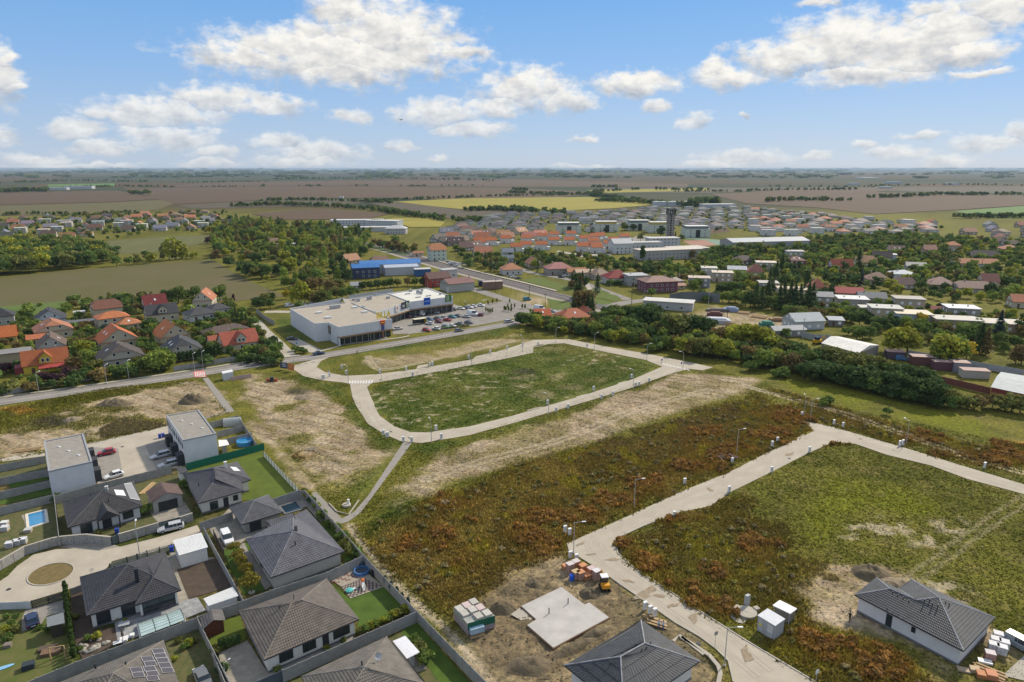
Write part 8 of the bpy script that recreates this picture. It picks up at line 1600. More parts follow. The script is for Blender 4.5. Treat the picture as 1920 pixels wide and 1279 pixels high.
# ---- plants in the near gardens
hed = []
a,b,c_ = Vector(P(*C3(495,600))),Vector(P(*C3(515,800))),Vector(P(*C3(560,1110)))
for i in range(26):q = a.lerp(b,i/11)if i<11 else b.lerp(c_,(i-11)/14);hed.append((q.x,q.y,2.2,'thuja_%d'%(i%2),(.055,.09,.024)))
V_ = []
o = mass('clipped_hedge',[(x,y,h,k,c2)for x,y,h,k,c2 in hed],'near');del o['kind'];tag(o,'tall clipped conifer hedge between black car garden and dark bungalow','hedge')
lst = []
for i,(px,s)in enumerate((((155,925),1.2),((185,985),1.2),((213,1040),1.3),((255,1095),1.2),((288,1175),1.7))):
    x,y,_ = P(*C4(px[0],px[1]+35 if i<4 else px[1]+70));t = thing('topiary_tree','x','tree',(x,y,0),i,'topiary trees on the lawn strip');m = proto('bush_0','near')[0];cr = link('crown',m,t,(.20,.17,.03));sc2 = s*.5;cr.scale = (sc2,sc2,sc2*.8);cr.location = (0,0,s*.9);MB().tube((0,0,0),(0,0,s*1.25),.07).build('trunk',BARK,t);MB().tube((0,0,.035),(0,0,.1),.55,n=10).build('stone_ring',CONC,t)
    t['label'] = ['golden ball topiary nearest the white van','second golden ball topiary from the white van','middle golden ball topiary of the five','fourth golden ball topiary from the white van','largest golden ball topiary at the lawn end'][i]
out = []
for px,h in(((55,1040),2.1),((90,1030),2.1),((125,1020),2.0),((160,1010),2.1),((195,995),2.0)):x,y,_ = P(*C5(*px));out.append(tree('thuja_%d'%(len(out)%2),x,y,h,DG,'small cypresses beside the drive'))
number_labels(out,'in the row beside the gravel yard')
out = []
for px in((1295,560),(1335,605),(1378,645),(1420,690),(1462,725)):x,y,_ = P(*C5(*px));out.append(tree('thuja_%d'%(len(out)%2),x,y,2.2,BG,'cypresses along the play lawn fence'))
number_labels(out,'along the fence of the artificial lawn')
for c,sp,wh,gr in((C5,[(1100,905,1.0),(1140,890,1.2),(1180,870,1.2),(1225,850,1.2),(1270,830,1.3),(1315,810,1.3),(1360,790,1.4),(1400,775,1.4),(1450,750,1.5)],'in the hedge below the artificial lawn','hedge shrubs of the artificial lawn'),
    (C4,[(680,505,1.6),(700,535,1.8),(735,575,1.8),(775,615,1.6),(815,690,2.0),(870,750,1.6),(930,780,1.8),(960,850,2.2),(1010,910,2.4),(1040,950,2.4),(1080,975,2.0)],'along the footpath fence of the pyramid-roofed bungalow','shrubs along the footpath fence'),
    (C5,[(1505,990,1.6),(1550,1060,2.0),(1590,1130,2.2),(480,1195,1.0),(850,1030,.8),(980,975,.9),(75,1200,1.5),(20,1050,1.5)],'in the beige bungalow garden','garden shrubs at the bottom'),
    (C2,[(740,890,1.2),(435,640,2.0),(1080,740,2.6),(1380,530,1.8),(1395,800,.8)],'around the porch house','shrubs around the porch house'),
    (C3,[(60,800,1.0),(120,800,1.0),(90,850,1.0),(40,900,1.2),(110,900,1.2),(20,930,1.0),(60,960,1.2),(560,800,1.2),(880,810,.7),(940,820,.6),(730,950,1.2),(660,960,1.0),(1420,1000,1.2),(1380,1030,1.1),(1340,980,1.0),(1460,980,.9),(1300,1120,1.0),(360,900,1.2),(300,880,.9),(600,1040,.9)],'in the dark bungalow gardens','shrubs of the dark bungalow gardens')):
    out = []
    for u,v,h in sp:x,y,_ = P(*c(u,v));out.append(tree(BU(),x,y,h,[MG,LG,OL,DG,YG,MG][int(u)%6],gr,'mid'))
    number_labels(out,wh)
# ================================================================== vehicles
def loft(sec,mb,mi=0):
    """sections: lists of (x, y, z) rings of the same count"""
    n = len(sec[0]);o = [p for s in sec for p in s];mb.add(o,[(k*n+i,k*n+(i+1)%n,(k+1)*n+(i+1)%n,(k+1)*n+i)for k in range(len(sec)-1)for i in range(n)]+[tuple(range(n-1,-1,-1)),tuple(range((len(sec)-1)*n,len(sec)*n))],mi)
def ring(x,w,z0,z1,r=.12):h = w/2;return[(x,-h,z0+r),(x,-h+r,z0),(x,h-r,z0),(x,h,z0+r),(x,h,z1-r),(x,h-r,z1),(x,-h+r,z1),(x,-h,z1-r)]
CARP = {}
def car_proto(kind):
    """x forward; body, cabin glass, roof, four wheels, lights"""
    if kind in CARP:return CARP[kind]
    L_,Wd,Ht,hood,tail = {'hatch':(4.1,1.75,1.48,1.15,.35),'estate':(4.7,1.8,1.48,1.3,.2),'sedan':(4.6,1.8,1.45,1.3,.95),'van':(4.5,1.82,1.85,.95,.12),'bigvan':(5.9,2.05,2.5,.85,.05)}[kind]
    h = L_/2;zb = .25;zs = Ht*.62 if kind!='bigvan' else 1.45;b = MB()
    loft([ring(-h,Wd*.84,zb+.15,zs-.05),ring(-h+.15,Wd*.96,zb,zs),ring(-h+tail+.1,Wd,zb,zs+.02),ring(h-hood-.1,Wd,zb,zs),ring(h-.35,Wd*.95,zb,zs-.16),ring(h,Wd*.8,zb+.1,zs-.3)],b)
    t = thing('car','x','car' if 'van' not in kind else 'van');b.build('body',PAINT,t,smooth=False)
    g = MB();x0,x1 = -h+tail,h-hood;rk = .5 if kind in('hatch','estate','sedan')else .15;fr = .75 if kind!='bigvan' else .5;gw,rw = Wd*.9,Wd*.74
    loft([[(x0,-gw/2,zs-.03),(x0,gw/2,zs-.03),(x0+rk*.7,rw/2,Ht-.06),(x0+rk*.7,-rw/2,Ht-.06)],[(x1,-gw/2,zs-.03),(x1,gw/2,zs-.03),(x1-fr,rw/2,Ht-.06),(x1-fr,-rw/2,Ht-.06)]],g)
    g.build('window',GLASS,t)
    r = MB();r.box(((x0+rk*.6+x1-fr)/2,0,Ht-.04),(x1-fr-x0-rk*.6,rw*1.02,.07))
    for sy in(-1,1):
        for xx in((x0+rk*.9+(x1-fr-x0-rk)*f)for f in((.33,.66)if kind!='bigvan' else(.2,.4,.6))):r.tube((xx,sy*gw*.5,zs),(xx,sy*rw*.505,Ht-.05),.045,n=4)
    if 'van' in kind:
        for sy in(-1,1):r.add([(x0,sy*gw*.51,zs-.02),(x0+(x1-x0)*(.66 if kind=='bigvan' else .42),sy*gw*.51,zs-.02),(x0+(x1-x0)*(.66 if kind=='bigvan' else .42),sy*rw*.52,Ht-.05),(x0+rk*.7,sy*rw*.52,Ht-.05)],[(0,1,2,3)])
    r.build('roof',PAINT,t)
    wm = MB();wm.tube((0,-.11,0),(0,.11,0),.32,n=12);wm.tube((0,-.115,0),(0,.115,0),.18,n=8,mi=1);me = wm.mesh('wheel',[RUBBER,STEEL])
    for sx in(-h+.8,h-.85):
        for sy in(-1,1):o = link('wheel',me,t);o.location = (sx,sy*(Wd/2-.1),.32)
    for sy in(-1,1):MB().box((h-.1,sy*Wd*.33,zs-.34),(.16,.36,.16)).build('headlight',PLASTIC,t);MB().box((-h+.04,sy*Wd*.37,zs-.2),(.1,.2,.24)).build('tail_light',mat('tail light',(.35,.02,.02),rough=.3,var=0),t)
    MB().box((h-.02,0,zb+.2),(.05,.6,.12)).build('number_plate',PLASTIC,t);MB().box((-h-.0,0,zs-.35),(.05,.6,.12)).build('number_plate',PLASTIC,t)
    freeze(t);CARP[kind] = [t,False];return CARP[kind]
def car(kind,loc,rz,col,label,group=None):
    p = car_proto(kind);o = p[0]if not p[1]else dup(p[0]);p[1] = True;o.location = loc;o.rotation_euler = (0,0,rz);o['label'] = label
    if group:o['group'] = group
    elif 'group' in o:del o['group']
    for c_ in(o.children if o is p[0]else[x for x in C.objects[-20:]if x.parent==o]):
        if c_.name.split('.')[0]in('body','roof'):c_.color = (*col,1)
    CARS.append(o);return o
CARS = []
SILV,WHT_,BLK,RED_,BLU,GRY,DRED,TEAL,NAV = (.42,.43,.44),(.68,.68,.67),(.02,.02,.024),(.36,.02,.03),(.02,.07,.22),(.14,.145,.15),(.20,.03,.045),(.06,.22,.26),(.015,.03,.08)
def heading(c,a,b):p,q = P(*c(*a)),P(*c(*b));return math.atan2(q[1]-p[1],q[0]-p[0])
car('estate',P(*C2(1283,855)),heading(C2,(1360,835),(1200,872)),SILV,'silver estate car parked before the blue sliding gate',None)
car('hatch',P(*C2(800,288)),heading(C2,(850,276),(735,296)),RED_,'bright red hatchback in the courtyard of the row houses')
car('estate',P(*C2(1207,310)),heading(C2,(1270,290),(1140,325)),SILV,'silver estate nearer the back wall in the courtyard right bays')
car('estate',P(*C2(1268,375)),heading(C2,(1330,352),(1200,385)),SILV,'silver estate nearest the front wall in the courtyard right bays')
car('hatch',P(*C2(855,462)),heading(C2,(915,440),(790,475)),WHT_,'white hatchback beside the blue bin in the courtyard')
car('van',P(*C2(1705,940)),heading(C2,(1720,970),(1680,890))+math.pi,WHT_,'white panel van at the head of the topiary lawn')
car('hatch',P(*C3(243,830)),heading(C3,(250,860),(225,760)),NAV,'black hatchback parked beside the flat-roofed garden shed');car('sedan',P(*C3(1520,1262)),heading(C3,(1530,1279),(1500,1215)),GRY,'grey car at the bottom edge by the gravel yard')
car('van',P(*D6(1390,830)),heading(D6,(1250,770),(1420,860)),(.24,.27,.29),'grey minivan cut by the right edge beside white pallets')
car('sedan',P(*C9(437,535)),A0,NAV,'dark blue car driving on the road left of the supermarket');car('hatch',P(*E1(415,825)),A0,GRY,'dark grey hatchback driving on the road below the car park');car('estate',P(*E1(1360,655)),A0,SILV,'silver estate driving on the road at the car park exit')
car('sedan',P(*D1(1235,590)),A0+.1,SILV,'silver car parked beside the yellow roof letters');car('sedan',P(*D1(50,705)),.0,BLK,'black car on the drive left of the supermarket');car('hatch',P(*E1(1565,530)),A0+.2,DRED,'dark red car leaving the car park on the right')
PKG = 'cars in the supermarket car park';AP2 = A0-1.1
for i,(u,v,k,col,lb)in enumerate(((1345,455,'hatch',DRED,'wine red car under the canopy'),(1405,450,'hatch',GRY,'dark car behind the lamp by the canopy'),(1478,425,'bigvan',WHT_,'white van by the shop windows'),(1555,425,'hatch',BLK,'dark car by the shops right of white van'),(1655,405,'sedan',SILV,'silver car before the shop windows'),(1705,395,'sedan',BLK,'black car right of the silver one by shops'),(1535,505,'hatch',TEAL,'teal car beside the trolley shelter'),(1595,490,'hatch',BLU,'blue car behind the trolley shelter row'),(1592,530,'hatch',WHT_,'white car in front of the blue car'),(1685,475,'sedan',GRY,'grey car in the middle bays left'),(1745,465,'sedan',SILV,'silver car right of grey in middle bays'),(1700,510,'hatch',DRED,'dark red car in the middle bays'),(1790,490,'sedan',RED_,'bright red car in the middle bays'),(1845,455,'sedan',TEAL,'pale teal car at the middle bays end'),(1900,445,'sedan',GRY,'grey car at the middle bays end'),(1560,605,'hatch',RED_,'red car in the roadside bays'),(1665,590,'hatch',WHT_,'white car right of the red roadside car'),(1775,570,'hatch',TEAL,'turquoise car in the roadside bays'),(1840,560,'sedan',WHT_,'white car right of the turquoise one'))):
    x,y,_ = P(*D1(u,v));car(k,(x,y,0),AP2+(0 if i%2 else math.pi),col,lb,PKG)
for i,(u,v,k,col,lb)in enumerate(((415,700,'sedan',GRY,'dark grey car third bay before the lamp post'),(600,670,'sedan',GRY,'grey car at the roadside lamp post'),(555,560,'sedan',SILV,'silver car left of the big white van'),(665,520,'bigvan',WHT_,'big white delivery van in the car park'),(805,530,'hatch',DRED,'dark red car right of the big white van'),(445,405,'sedan',WHT_,'first white car of the far bay row'),(530,395,'sedan',GRY,'grey car in the far bay row'),(605,380,'sedan',WHT_,'middle white car of the far bay row'),(675,365,'sedan',WHT_,'right white car of the far bay row'),(825,345,'sedan',WHT_,'lone white car at the row of planted trees'),(290,425,'sedan',BLK,'dark car at the corner of the shop building'))):
    x,y,_ = P(*E1(u,v));car(k,(x,y,0),AP2+(0 if i%2 else math.pi),col,lb,PKG)
for u,v,k,col,lb in((1700,235,'van',TEAL,'teal pickup beside the bare patch by the railway'),):x,y,_ = P(*E1(u,v));car(k,(x,y,0),.3,col,lb)
for u,v,k,col,lb in((70,550,'bigvan',WHT_,'white van on the station road by the small white house'),(105,545,'hatch',BLU,'blue car next to the white van on the station road'),(205,570,'sedan',SILV,'silver car waiting on the station road'),(490,540,'bigvan',WHT_,'white van half hidden behind the tall conifers'),(370,170,'sedan',WHT_,'white car parked before the orange porch house'),(775,250,'sedan',SILV,'silver car parked before the red pyramid roof house'),(320,185,'sedan',BLK,'black car parked left of the white one on the street')):x,y,_ = P(*D2(u,v));car(k,(x,y,0),-.5,col,lb)
for u,v,col,lb in((945,835,SILV,'silver car left of three by the station lawn'),(985,845,WHT_,'middle car of three by the station lawn'),(1030,857,GRY,'dark car right of three by the station lawn')):x,y,_ = P(*D7(u,v));car('sedan',(x,y,0),.2,col,lb)
cl = []
for i in range(12):x,y,_ = P(*C13(1010+i*18.5,605+i*3.6));cl.append((car('hatch',(x,y,0),1.4,[WHT_,SILV,GRY,BLK,DRED,NAV][(i*5)%6],'x','cars parked along the railway lawn'),'parked car'))
number_labels(cl,'in the row along the railway lawn')
cl = []
for i in range(9):x,y,_ = P(*C13(1480+(i%5)*17+(i//5)*15,712+(i%5)*4+(i//5)*14));cl.append((car('hatch',(x,y,0),.3,WHT_ if i%3 else GRY,'x','cars beside the railway station'),'parked white or grey car'))
number_labels(cl,'beside the railway station')
cl = []
for i in range(10):x,y,_ = P(*C13(1400+(i%6)*24,800+(i%6)*5+(i//6)*16));cl.append((car('hatch',(x,y,0),1.2,[WHT_,WHT_,SILV,GRY][i%4],'x','cars behind the red and white house'),'parked car'))
number_labels(cl,'behind the red and white gabled house')
cl = []
for i,(u,v)in enumerate(((18,330),(165,322),(285,305),(340,300),(390,296))):x,y,_ = P(*D1(u,v));cl.append((car('van',(x,y,0),A0,WHT_,'x','vans behind the supermarket'),'white van roof'))
number_labels(cl,'behind the supermarket left wall')
car('van',P(*C11(1275,590)),-.6,WHT_,'white van parked in the yard behind the dark hedge');car('van',P(*C11(1075,575)),-.5,(.05,.15,.32),'blue pickup in the yard behind the dark hedge');car('sedan',P(*C11(1130,580)),-.5,(.35,.33,.12),'yellowish car beside the blue pickup');car('sedan',P(*C11(1620,625)),-.3,GRY,'grey wreck by the yard wall');car('sedan',P(*C14(710,655)),.0,SILV,'silver car on the path below the townhouses')
x,y,_ = P(*C11(490,460));t = thing('yellow_digger','yellow digger beside the white-roofed workshop hall','digger',(x,y,0),.4);MB().box((0,0,1.1),(3.2,2,1.2)).build('body',OBJ,t,color=(.55,.33,.02));MB().box((-.4,0,2.2),(1.4,1.5,1.2)).build('cab',GLASS,t);MB().tube((1.4,0,1.2),(3.2,0,3.0),.22).tube((3.2,0,3.0),(4.2,0,1.2),.18).build('boom',OBJ,t,color=(.55,.33,.02));MB().box((0,.9,.35),(3,.5,.7)).box((0,-.9,.35),(3,.5,.7)).build('track',RUBBER,t)
# ================================================================== lamps, cabinets, signs, people, bird
def lamp_proto(kind):
    t = thing('street_lamp','x','street lamp');h = 6.2
    if kind=='straight':MB().tube((0,0,0),(0,0,h),.085,.05,8).tube((0,0,h-.03),(1.5,0,h+.1),.04,.03,6).build('pole',STEEL,t);MB().box((1.75,0,h+.1),(.75,.26,.1)).build('lamp_head',PLASTIC,t)
    else:
        m = MB().tube((0,0,0),(0,0,h-.8),.085,.06,8);p = [(0,0,h-.8),(.15,0,h-.3),(.5,0,h+.02),(1.0,0,h+.1)]
        for a,b in zip(p[:-1],p[1:]):m.tube(a,b,.055,.045,6)
        m.build('pole',STEEL,t);MB().box((1.3,0,h+.08),(.7,.25,.12)).build('lamp_head',PLASTIC,t)
    MB().box((0,0,.1),(.35,.35,.2)).build('foot',CONC,t);freeze(t);return t
LP = {k:[lamp_proto(k),False]for k in('straight','curved')}
def lamp(kind,c,px,rz,label,s=1.0):
    p = LP[kind];o = p[0]if not p[1]else dup(p[0]);p[1] = True;o.location = P(*c(*px));o.rotation_euler = (0,0,rz);o.scale = (s,s,s);o['label'] = label;o['group'] = 'street lamps of the new roads';return o
for c,px,kd,rz,lb in((C6,(942,310),'straight',.1,'straight street lamp at the corner above the clay pallets'),(I1,(1189,951),'straight',.2,'straight street lamp in rusty weeds halfway along the road'),(I1,(1381,850),'straight',.3,'straight street lamp beside the heap of clay pipes'),(I1,(1519,788),'straight',.2,'straight street lamp at the road corner end'),(I1,(1507,782),'straight',1.4,'left lamp of the pair at the road corner end'),(I1,(1699,832),'straight',1.7,'straight street lamp by the dirt track on the right'),(C7,(234,745),'straight',.0,'straight street lamp on the verge by the curving kerb'),
    (C10,(273,868),'curved',2.6,'curved street lamp on the lower left of the ring road'),(C10,(909,670),'curved',2.6,'curved street lamp on the lower right of the ring road'),(C10,(78,400),'curved',2.0,'curved street lamp on the upper ring road left of the bend'),(C10,(328,330),'curved',.2,'curved street lamp at the top bend of the ring road'),(C10,(618,372),'curved',.2,'curved street lamp on the top right side of the ring'),(C10,(1011,463),'curved',.2,'curved street lamp left of the far zebra crossing'),(C10,(1281,528),'curved',2.8,'curved street lamp right of the far zebra crossing'),
    (C9,(640,738),'curved',2.6,'curved street lamp left of the near zebra crossing'),(C9,(868,712),'curved',2.6,'curved street lamp right of the near zebra crossing'),(C4,(1636,118),'curved',2.0,'curved street lamp at the lower bend of the ring road'),(C9,(1493,608),'curved',2.4,'curved street lamp in the middle of the upper ring road'),
    (C1,(1460,705),'straight',1.6,'left street lamp at the red crossing'),(C1,(1525,690),'straight',1.6,'right street lamp at the red crossing'),(C1,(803,800),'straight',1.6,'street lamp on the road before the brown half-hipped house'),(C1,(968,765),'straight',1.6,'short street lamp before the light green trees'),(C1,(292,860),'straight',1.6,'street lamp below the yellow house'),(C9,(262,600),'straight',1.6,'street lamp at the main road junction'),(C9,(795,440),'straight',1.6,'street lamp before the supermarket entrance'),
    (E1,(585,720),'straight',1.0,'lamp post among roadside bays of the car park'),(E1,(855,480),'straight',1.0,'lamp post right of the dark red parked car'),(E1,(580,500),'straight',2.6,'lamp post by the big white van'),(E1,(985,470),'straight',2.6,'lamp post at the planted island of the car park'),(E1,(95,880),'straight',1.6,'lamp post on the road verge below the car park'),
    (D2,(65,275),'straight',0,'left lamp post on the station lawn'),(D2,(350,330),'straight',0,'middle lamp post on the station lawn'),(D2,(685,460),'straight',0,'lamp post on the lower station lawn'),(D2,(868,330),'straight',0,'lamp post at the station street bend'),(D2,(1240,470),'straight',0,'tall lamp post before the purple house'),(D7,(512,745),'straight',0,'lamp post on the platform left'),(D7,(740,830),'straight',0,'lamp post on the platform right'),(C3,(1048,330),'straight',2.0,'thin lamp post by the turning circle lane'),(C5,(95,1279),'straight',1.0,'white-headed lamp at the gravel yard')):
    lamp(kd,c,px,rz,lb,.75 if c in(C9,)and kd=='straight' else .5 if c is C5 else 1.0)
# meter cabinets
mt = thing('meter_cabinet','x','cabinet');MB().box((0,0,.75),(.6,.32,1.3)).build('body',PLASTIC,mt);MB().box((0,0,1.44),(.7,.42,.1)).build('lid',PLASTIC,mt);MB().box((0,-.17,.85),(.5,.03,.8)).build('door',OBJ,mt,color=(.5,.5,.5));MB().box((0,0,.08),(.66,.38,.16)).build('base',CONC,mt);freeze(mt);used = [False];cabs = []
for c,px in[(C6,q)for q in((878,155),(912,175),(917,350),(963,372),(1477,735),(1515,765),(1550,785),(1697,45))]+[(C8,q)for q in((11,565),(260,610),(500,498),(278,448),(503,352),(532,330),(670,185),(850,230),(901,245),(1220,350),(1238,345),(1697,474),(712,385))]+[(C10,q)for q in((612,690),(896,598),(672,752),(755,728),(925,660),(952,655),(1028,625),(420,825),(330,850),(268,795),(80,358),(195,352),(563,362))]+[(C9,q)for q in((595,635),(625,672),(858,665),(1040,645),(1203,620),(1222,612),(1473,565),(1738,500),(1622,530),(1085,685),(508,690),(460,705),(470,703))]+[(C4,q)for q in((1275,65),(1300,80),(1308,80),(1425,115),(1487,118),(1710,92),(1670,28))]:
    o = mt if not used[0]else dup(mt);used[0] = True;o.location = P(*c(*px));o.rotation_euler = (0,0,.5);o['group'] = 'white meter cabinets along the new roads';q = c(*px);cabs.append((o,'white meter cabinet',q))
z_ = {}
for o,l,q in cabs:
    w = 'at the clay pallets and slab plot' if q[1]>960 else 'along the right-hand concrete road' if q[0]>1270 and q[1]>740 else 'at the lower left bend of the ring road' if q[1]>795 else 'along the ring road'
    z_.setdefault(w,[]).append((o,l))
for w,l in z_.items():number_labels(l,w)
# signs at the crossings
def post_sign(label,c,px,col,h=2.4):
    t = thing('road_sign',label,'sign',P(*c(*px)),.4);MB().tube((0,0,0),(0,0,h),.035).build('post',STEEL,t);MB().box((0,-.05,h-.35),(.6,.03,.6)).build('plate',OBJ,t,color=col);return t
post_sign('blue pedestrian sign left of the far zebra crossing',C10,(1122,500),(.02,.08,.45));post_sign('blue pedestrian sign right of the far zebra crossing',C10,(1268,525),(.02,.08,.45));post_sign('grey double sign on the kerb by the curved lane at the bottom',C7,(180,650),(.25,.26,.24),3.0);post_sign('thin white sign post on the near verge at the bottom',C7,(747,850),(.6,.6,.6));post_sign('blue sign by the supermarket side drive',C9,(285,500),(.03,.2,.42),3);post_sign('small post sign beside the near zebra crossing',C9,(505,690),(.4,.4,.4))
t = thing('bike_rack','row of metal bicycle stands by the roadside footpath','bicycle stand',P(*C9(980,410)),A0)
for k in range(6):MB().tube((k*.9,0,0),(k*.9,0,.9),.04).tube((k*.9,0,.9),(k*.9+.1,.8,.9),.04).tube((k*.9+.1,.8,.9),(k*.9+.1,.8,0),.04).build('stand',DARK,t)
# young trees and planters in the car park
out = []
for u,v in((920,460),(960,475),(1000,485),(1040,475),(1270,430),(1300,440),(1350,450),(1400,455),(1335,400),(1400,390),(1465,380),(1610,390),(1660,400),(1765,490),(1130,285),(1045,300),(1370,290),(960,320)):x,y,_ = P(*E1(u,v));out.append(tree('thuja_%d'%(len(out)%2),x,y,2.6,OL,'young trees planted in the car park','far'))
number_labels(out,'planted in the car park islands')
out = []
for k in range(16):x,y,_ = P(*E1(-40+k*42,800-k*5.2));out.append(tree('bush_%d'%(k%3),x,y,1.1,[LG,OL][k%2],'shrubs between car park and road','far'))
number_labels(out,'on the strip between car park and road')
# utility poles
def upole(label,c,px,h,col=BARK):t = thing('utility_pole',label,'pole',P(*c(*px)),.3);MB().tube((0,0,0),(0,0,h),.16,.1,7).build('pole',col,t);MB().box((0,0,h-.5),(1.6,.12,.14)).build('crossarm',col,t);return t
for lb,c,px,h in(('wooden pole before the barrier with leaning brace',D2,(1105,490),9),('concrete pole at the corner of the station road',D2,(132,570),9),('tall pale pole in front of the noise barrier',D3,(170,670),14),('pole beside the lumber yard fence',E5,(520,690),9),('dark pole beside the pale grey office',C11,(385,430),9),('pole at the access road by the railway',C9,(1660,105),8),('pole between the workshop and railway',C9,(1475,85),9),('pole near the teal pickup',E1,(1742,235),8),('pole at the street corner far right',D4,(1015,215),11),('pole above the white crossing street',D4,(680,180),11),('pole beside the cypress on the right',D4,(1440,270),10),('pole behind the blue pickup road',D3,(1210,400),11),('pole right of the yellow-green poplar',D3,(1400,370),10)):upole(lb,c,px,h,STEEL if 'pale' in lb else BARK)
# ---- people
def person(label,loc,rz,top,legs,stride=.35,arm=.5,scale=1.0):
    V_ = [(0,0,.95),(0,0,1.15),(0,0,1.40),(0,0,1.52),(0,.02,1.66),(-.10,0,.9),(-.11,stride*.55,.5),(-.11,stride*.7,.08),(-.11,stride*.7+.17,.05),(.10,0,.9),(.11,-stride*.3,.5),(.11,-stride*.9,.1),(.11,-stride*.9+.16,.05),(-.19,0,1.40),(-.27,-arm*.25,1.15),(-.26,-arm*.05,.92),(.19,0,1.40),(.30,arm*.2,1.16),(.30,arm*.65,1.05)]
    E_ = [(0,1),(1,2),(2,3),(3,4),(0,5),(5,6),(6,7),(7,8),(0,9),(9,10),(10,11),(11,12),(2,13),(13,14),(14,15),(2,16),(16,17),(17,18)]
    rad = [.15,.15,.17,.06,.105,.09,.065,.045,.04,.09,.065,.045,.04,.07,.05,.04,.07,.05,.04]
    t = thing('person',label,'person',loc,rz);me = bpy.data.meshes.new('body');me.from_pydata(V_,E_,[]);o = link('body',me,t);o.scale = (scale,)*3
    sk = o.modifiers.new('skin','SKIN');sv = me.skin_vertices[0].data
    for i,r in enumerate(rad):sv[i].radius = (r,r)
    sv[0].use_root = True;o.modifiers.new('sub','SUBSURF').levels = 1
    m = bpy.data.materials.new('clothes');m.use_nodes = True;nt_ = m.node_tree;b = nt_.nodes['Principled BSDF'];b.inputs['Roughness'].default_value = .9
    tcx = nt_.nodes.new('ShaderNodeTexCoord');sx = nt_.nodes.new('ShaderNodeSeparateXYZ');nt_.links.new(tcx.outputs['Object'],sx.inputs[0]);rp = nt_.nodes.new('ShaderNodeValToRGB');rp.color_ramp.interpolation = 'CONSTANT';dv = nt_.nodes.new('ShaderNodeMath');dv.operation = 'DIVIDE';dv.inputs[1].default_value = 1.8;nt_.links.new(sx.outputs[2],dv.inputs[0]);nt_.links.new(dv.outputs[0],rp.inputs[0])
    e_ = rp.color_ramp.elements;e_[0].color = (.03,.025,.02,1);e_[1].position = .07;e_[1].color = (*legs,1);q = e_.new(.54);q.color = (*top,1);q = e_.new(.845);q.color = (.42,.26,.19,1);nt_.links.new(rp.outputs[0],b.inputs['Base Color']);me.materials.append(m)
    h = MB();
    for k in range(5):
        a0 = k/5*math.pi/2;a1 = (k+1)/5*math.pi/2;h.tube((0,-.01,1.68+.12*math.sin(a0)),(0,-.01,1.68+.12*math.sin(a1)),.115*math.cos(a0)+.005,.115*math.cos(a1)+.005,n=10)
    h.build('hair',mat('hair',(.03,.02,.015),rough=.7,var=0),t).scale = (scale,)*3;return t
person('person in dark clothes striding on the bare soil by the unfinished long house',P(*C7(937,497)),2.4,(.025,.024,.03),(.03,.025,.022),.5,.6)
person('person in dark clothes walking at the edge of the supermarket road',P(*C9(701,535)),1.2,(.02,.02,.025),(.025,.025,.03))
person('person in a pale jacket at the building rubble by the meter cabinets',P(*C6(1580,880)),.4,(.5,.52,.56),(.05,.09,.2),.15,.3);person('person in white and jeans bending over the rubble',P(*C6(1612,890)),-.6,(.55,.56,.58),(.06,.10,.22),.2,.6)
# ---- bird in the sky
v = Vector((dirang(752,225)[0],0,0));az_,el_ = dirang(752,225);d = 90;bp_ = Vector((math.sin(az_)*math.cos(el_)*d,math.cos(az_)*math.cos(el_)*d,CH+math.sin(el_)*d));t = thing('bird','small dark bird flying below the clouds','bird',bp_,.6)
MB().tube((0,-.16,0),(0,.12,.01),.025,.05,8).tube((0,.12,.01),(0,.2,.02),.045,.015,8).tube((0,-.16,0),(0,-.3,0),.025,.05,4).build('body',DARK,t)
for s in(-1,1):MB().add([(0,.1,.03),(s*.2,.12,.14),(s*.42,0,.06),(s*.2,-.04,.12),(0,-.06,.02)],[(0,1,3,4),(1,2,3)]).add([(0,.1,.02),(s*.2,.12,.13),(s*.42,0,.055),(s*.2,-.04,.11),(0,-.06,.01)],[(4,3,1,0),(3,2,1)]).build('wing',DARK,t)
# ================================================================== weeds and grass on the open ground
def look(W_,xs,ys):
    ix = np.clip(np.searchsorted(GX,xs),0,len(GX)-1);iy = np.clip(np.searchsorted(GY,ys),0,len(GY)-1);return W_[iy,ix]
def zsurf(xs,ys):return look(Z,xs,ys)
def pts(poly,n,c=I1):
    w = np.array(W(c,poly))[:,:2];x0,y0 = w.min(0);x1,y1 = w.max(0);xs,ys = RNG.uniform(x0,x1,n),RNG.uniform(y0,y1,n);k = sdist(xs,ys,w)>0;return xs[k],ys[k]
def tufts(name,xs,ys,h,w,col,nb=3,spread=.5,cv=.3):
    n = len(xs);z = zsurf(xs,ys);V_ = np.zeros((n,nb,3,3),np.float32);a = RNG.uniform(0,2*np.pi,(n,nb));hh = h*RNG.uniform(.5,1.25,(n,nb));ww = w*RNG.uniform(.6,1.3,(n,nb));bx = xs[:,None]+RNG.normal(0,spread*w,(n,nb));by = ys[:,None]+RNG.normal(0,spread*w,(n,nb));dx,dy = np.cos(a)*ww/2,np.sin(a)*ww/2
    V_[:,:,0] = np.stack([bx-dx,by-dy,z[:,None]+0*bx-.05],-1);V_[:,:,1] = np.stack([bx+dx,by+dy,z[:,None]+0*bx-.05],-1);V_[:,:,2] = np.stack([bx+RNG.normal(0,.45*w,(n,nb)),by+RNG.normal(0,.45*w,(n,nb)),z[:,None]+hh],-1)
    t = np.array(col)if np.ndim(col)==1 else col;t = np.broadcast_to(t,(n,3))*RNG.uniform(1-cv,1+cv,(n,1));T_ = np.repeat(t,nb*3,0)*RNG.uniform(.85,1.15,(n*nb*3,1))
    o = link(name,npmesh(name,V_.reshape(-1,3),np.arange(n*nb*3).reshape(-1,3),BLADE,T_),color=(1,1,1));return stuff(o)
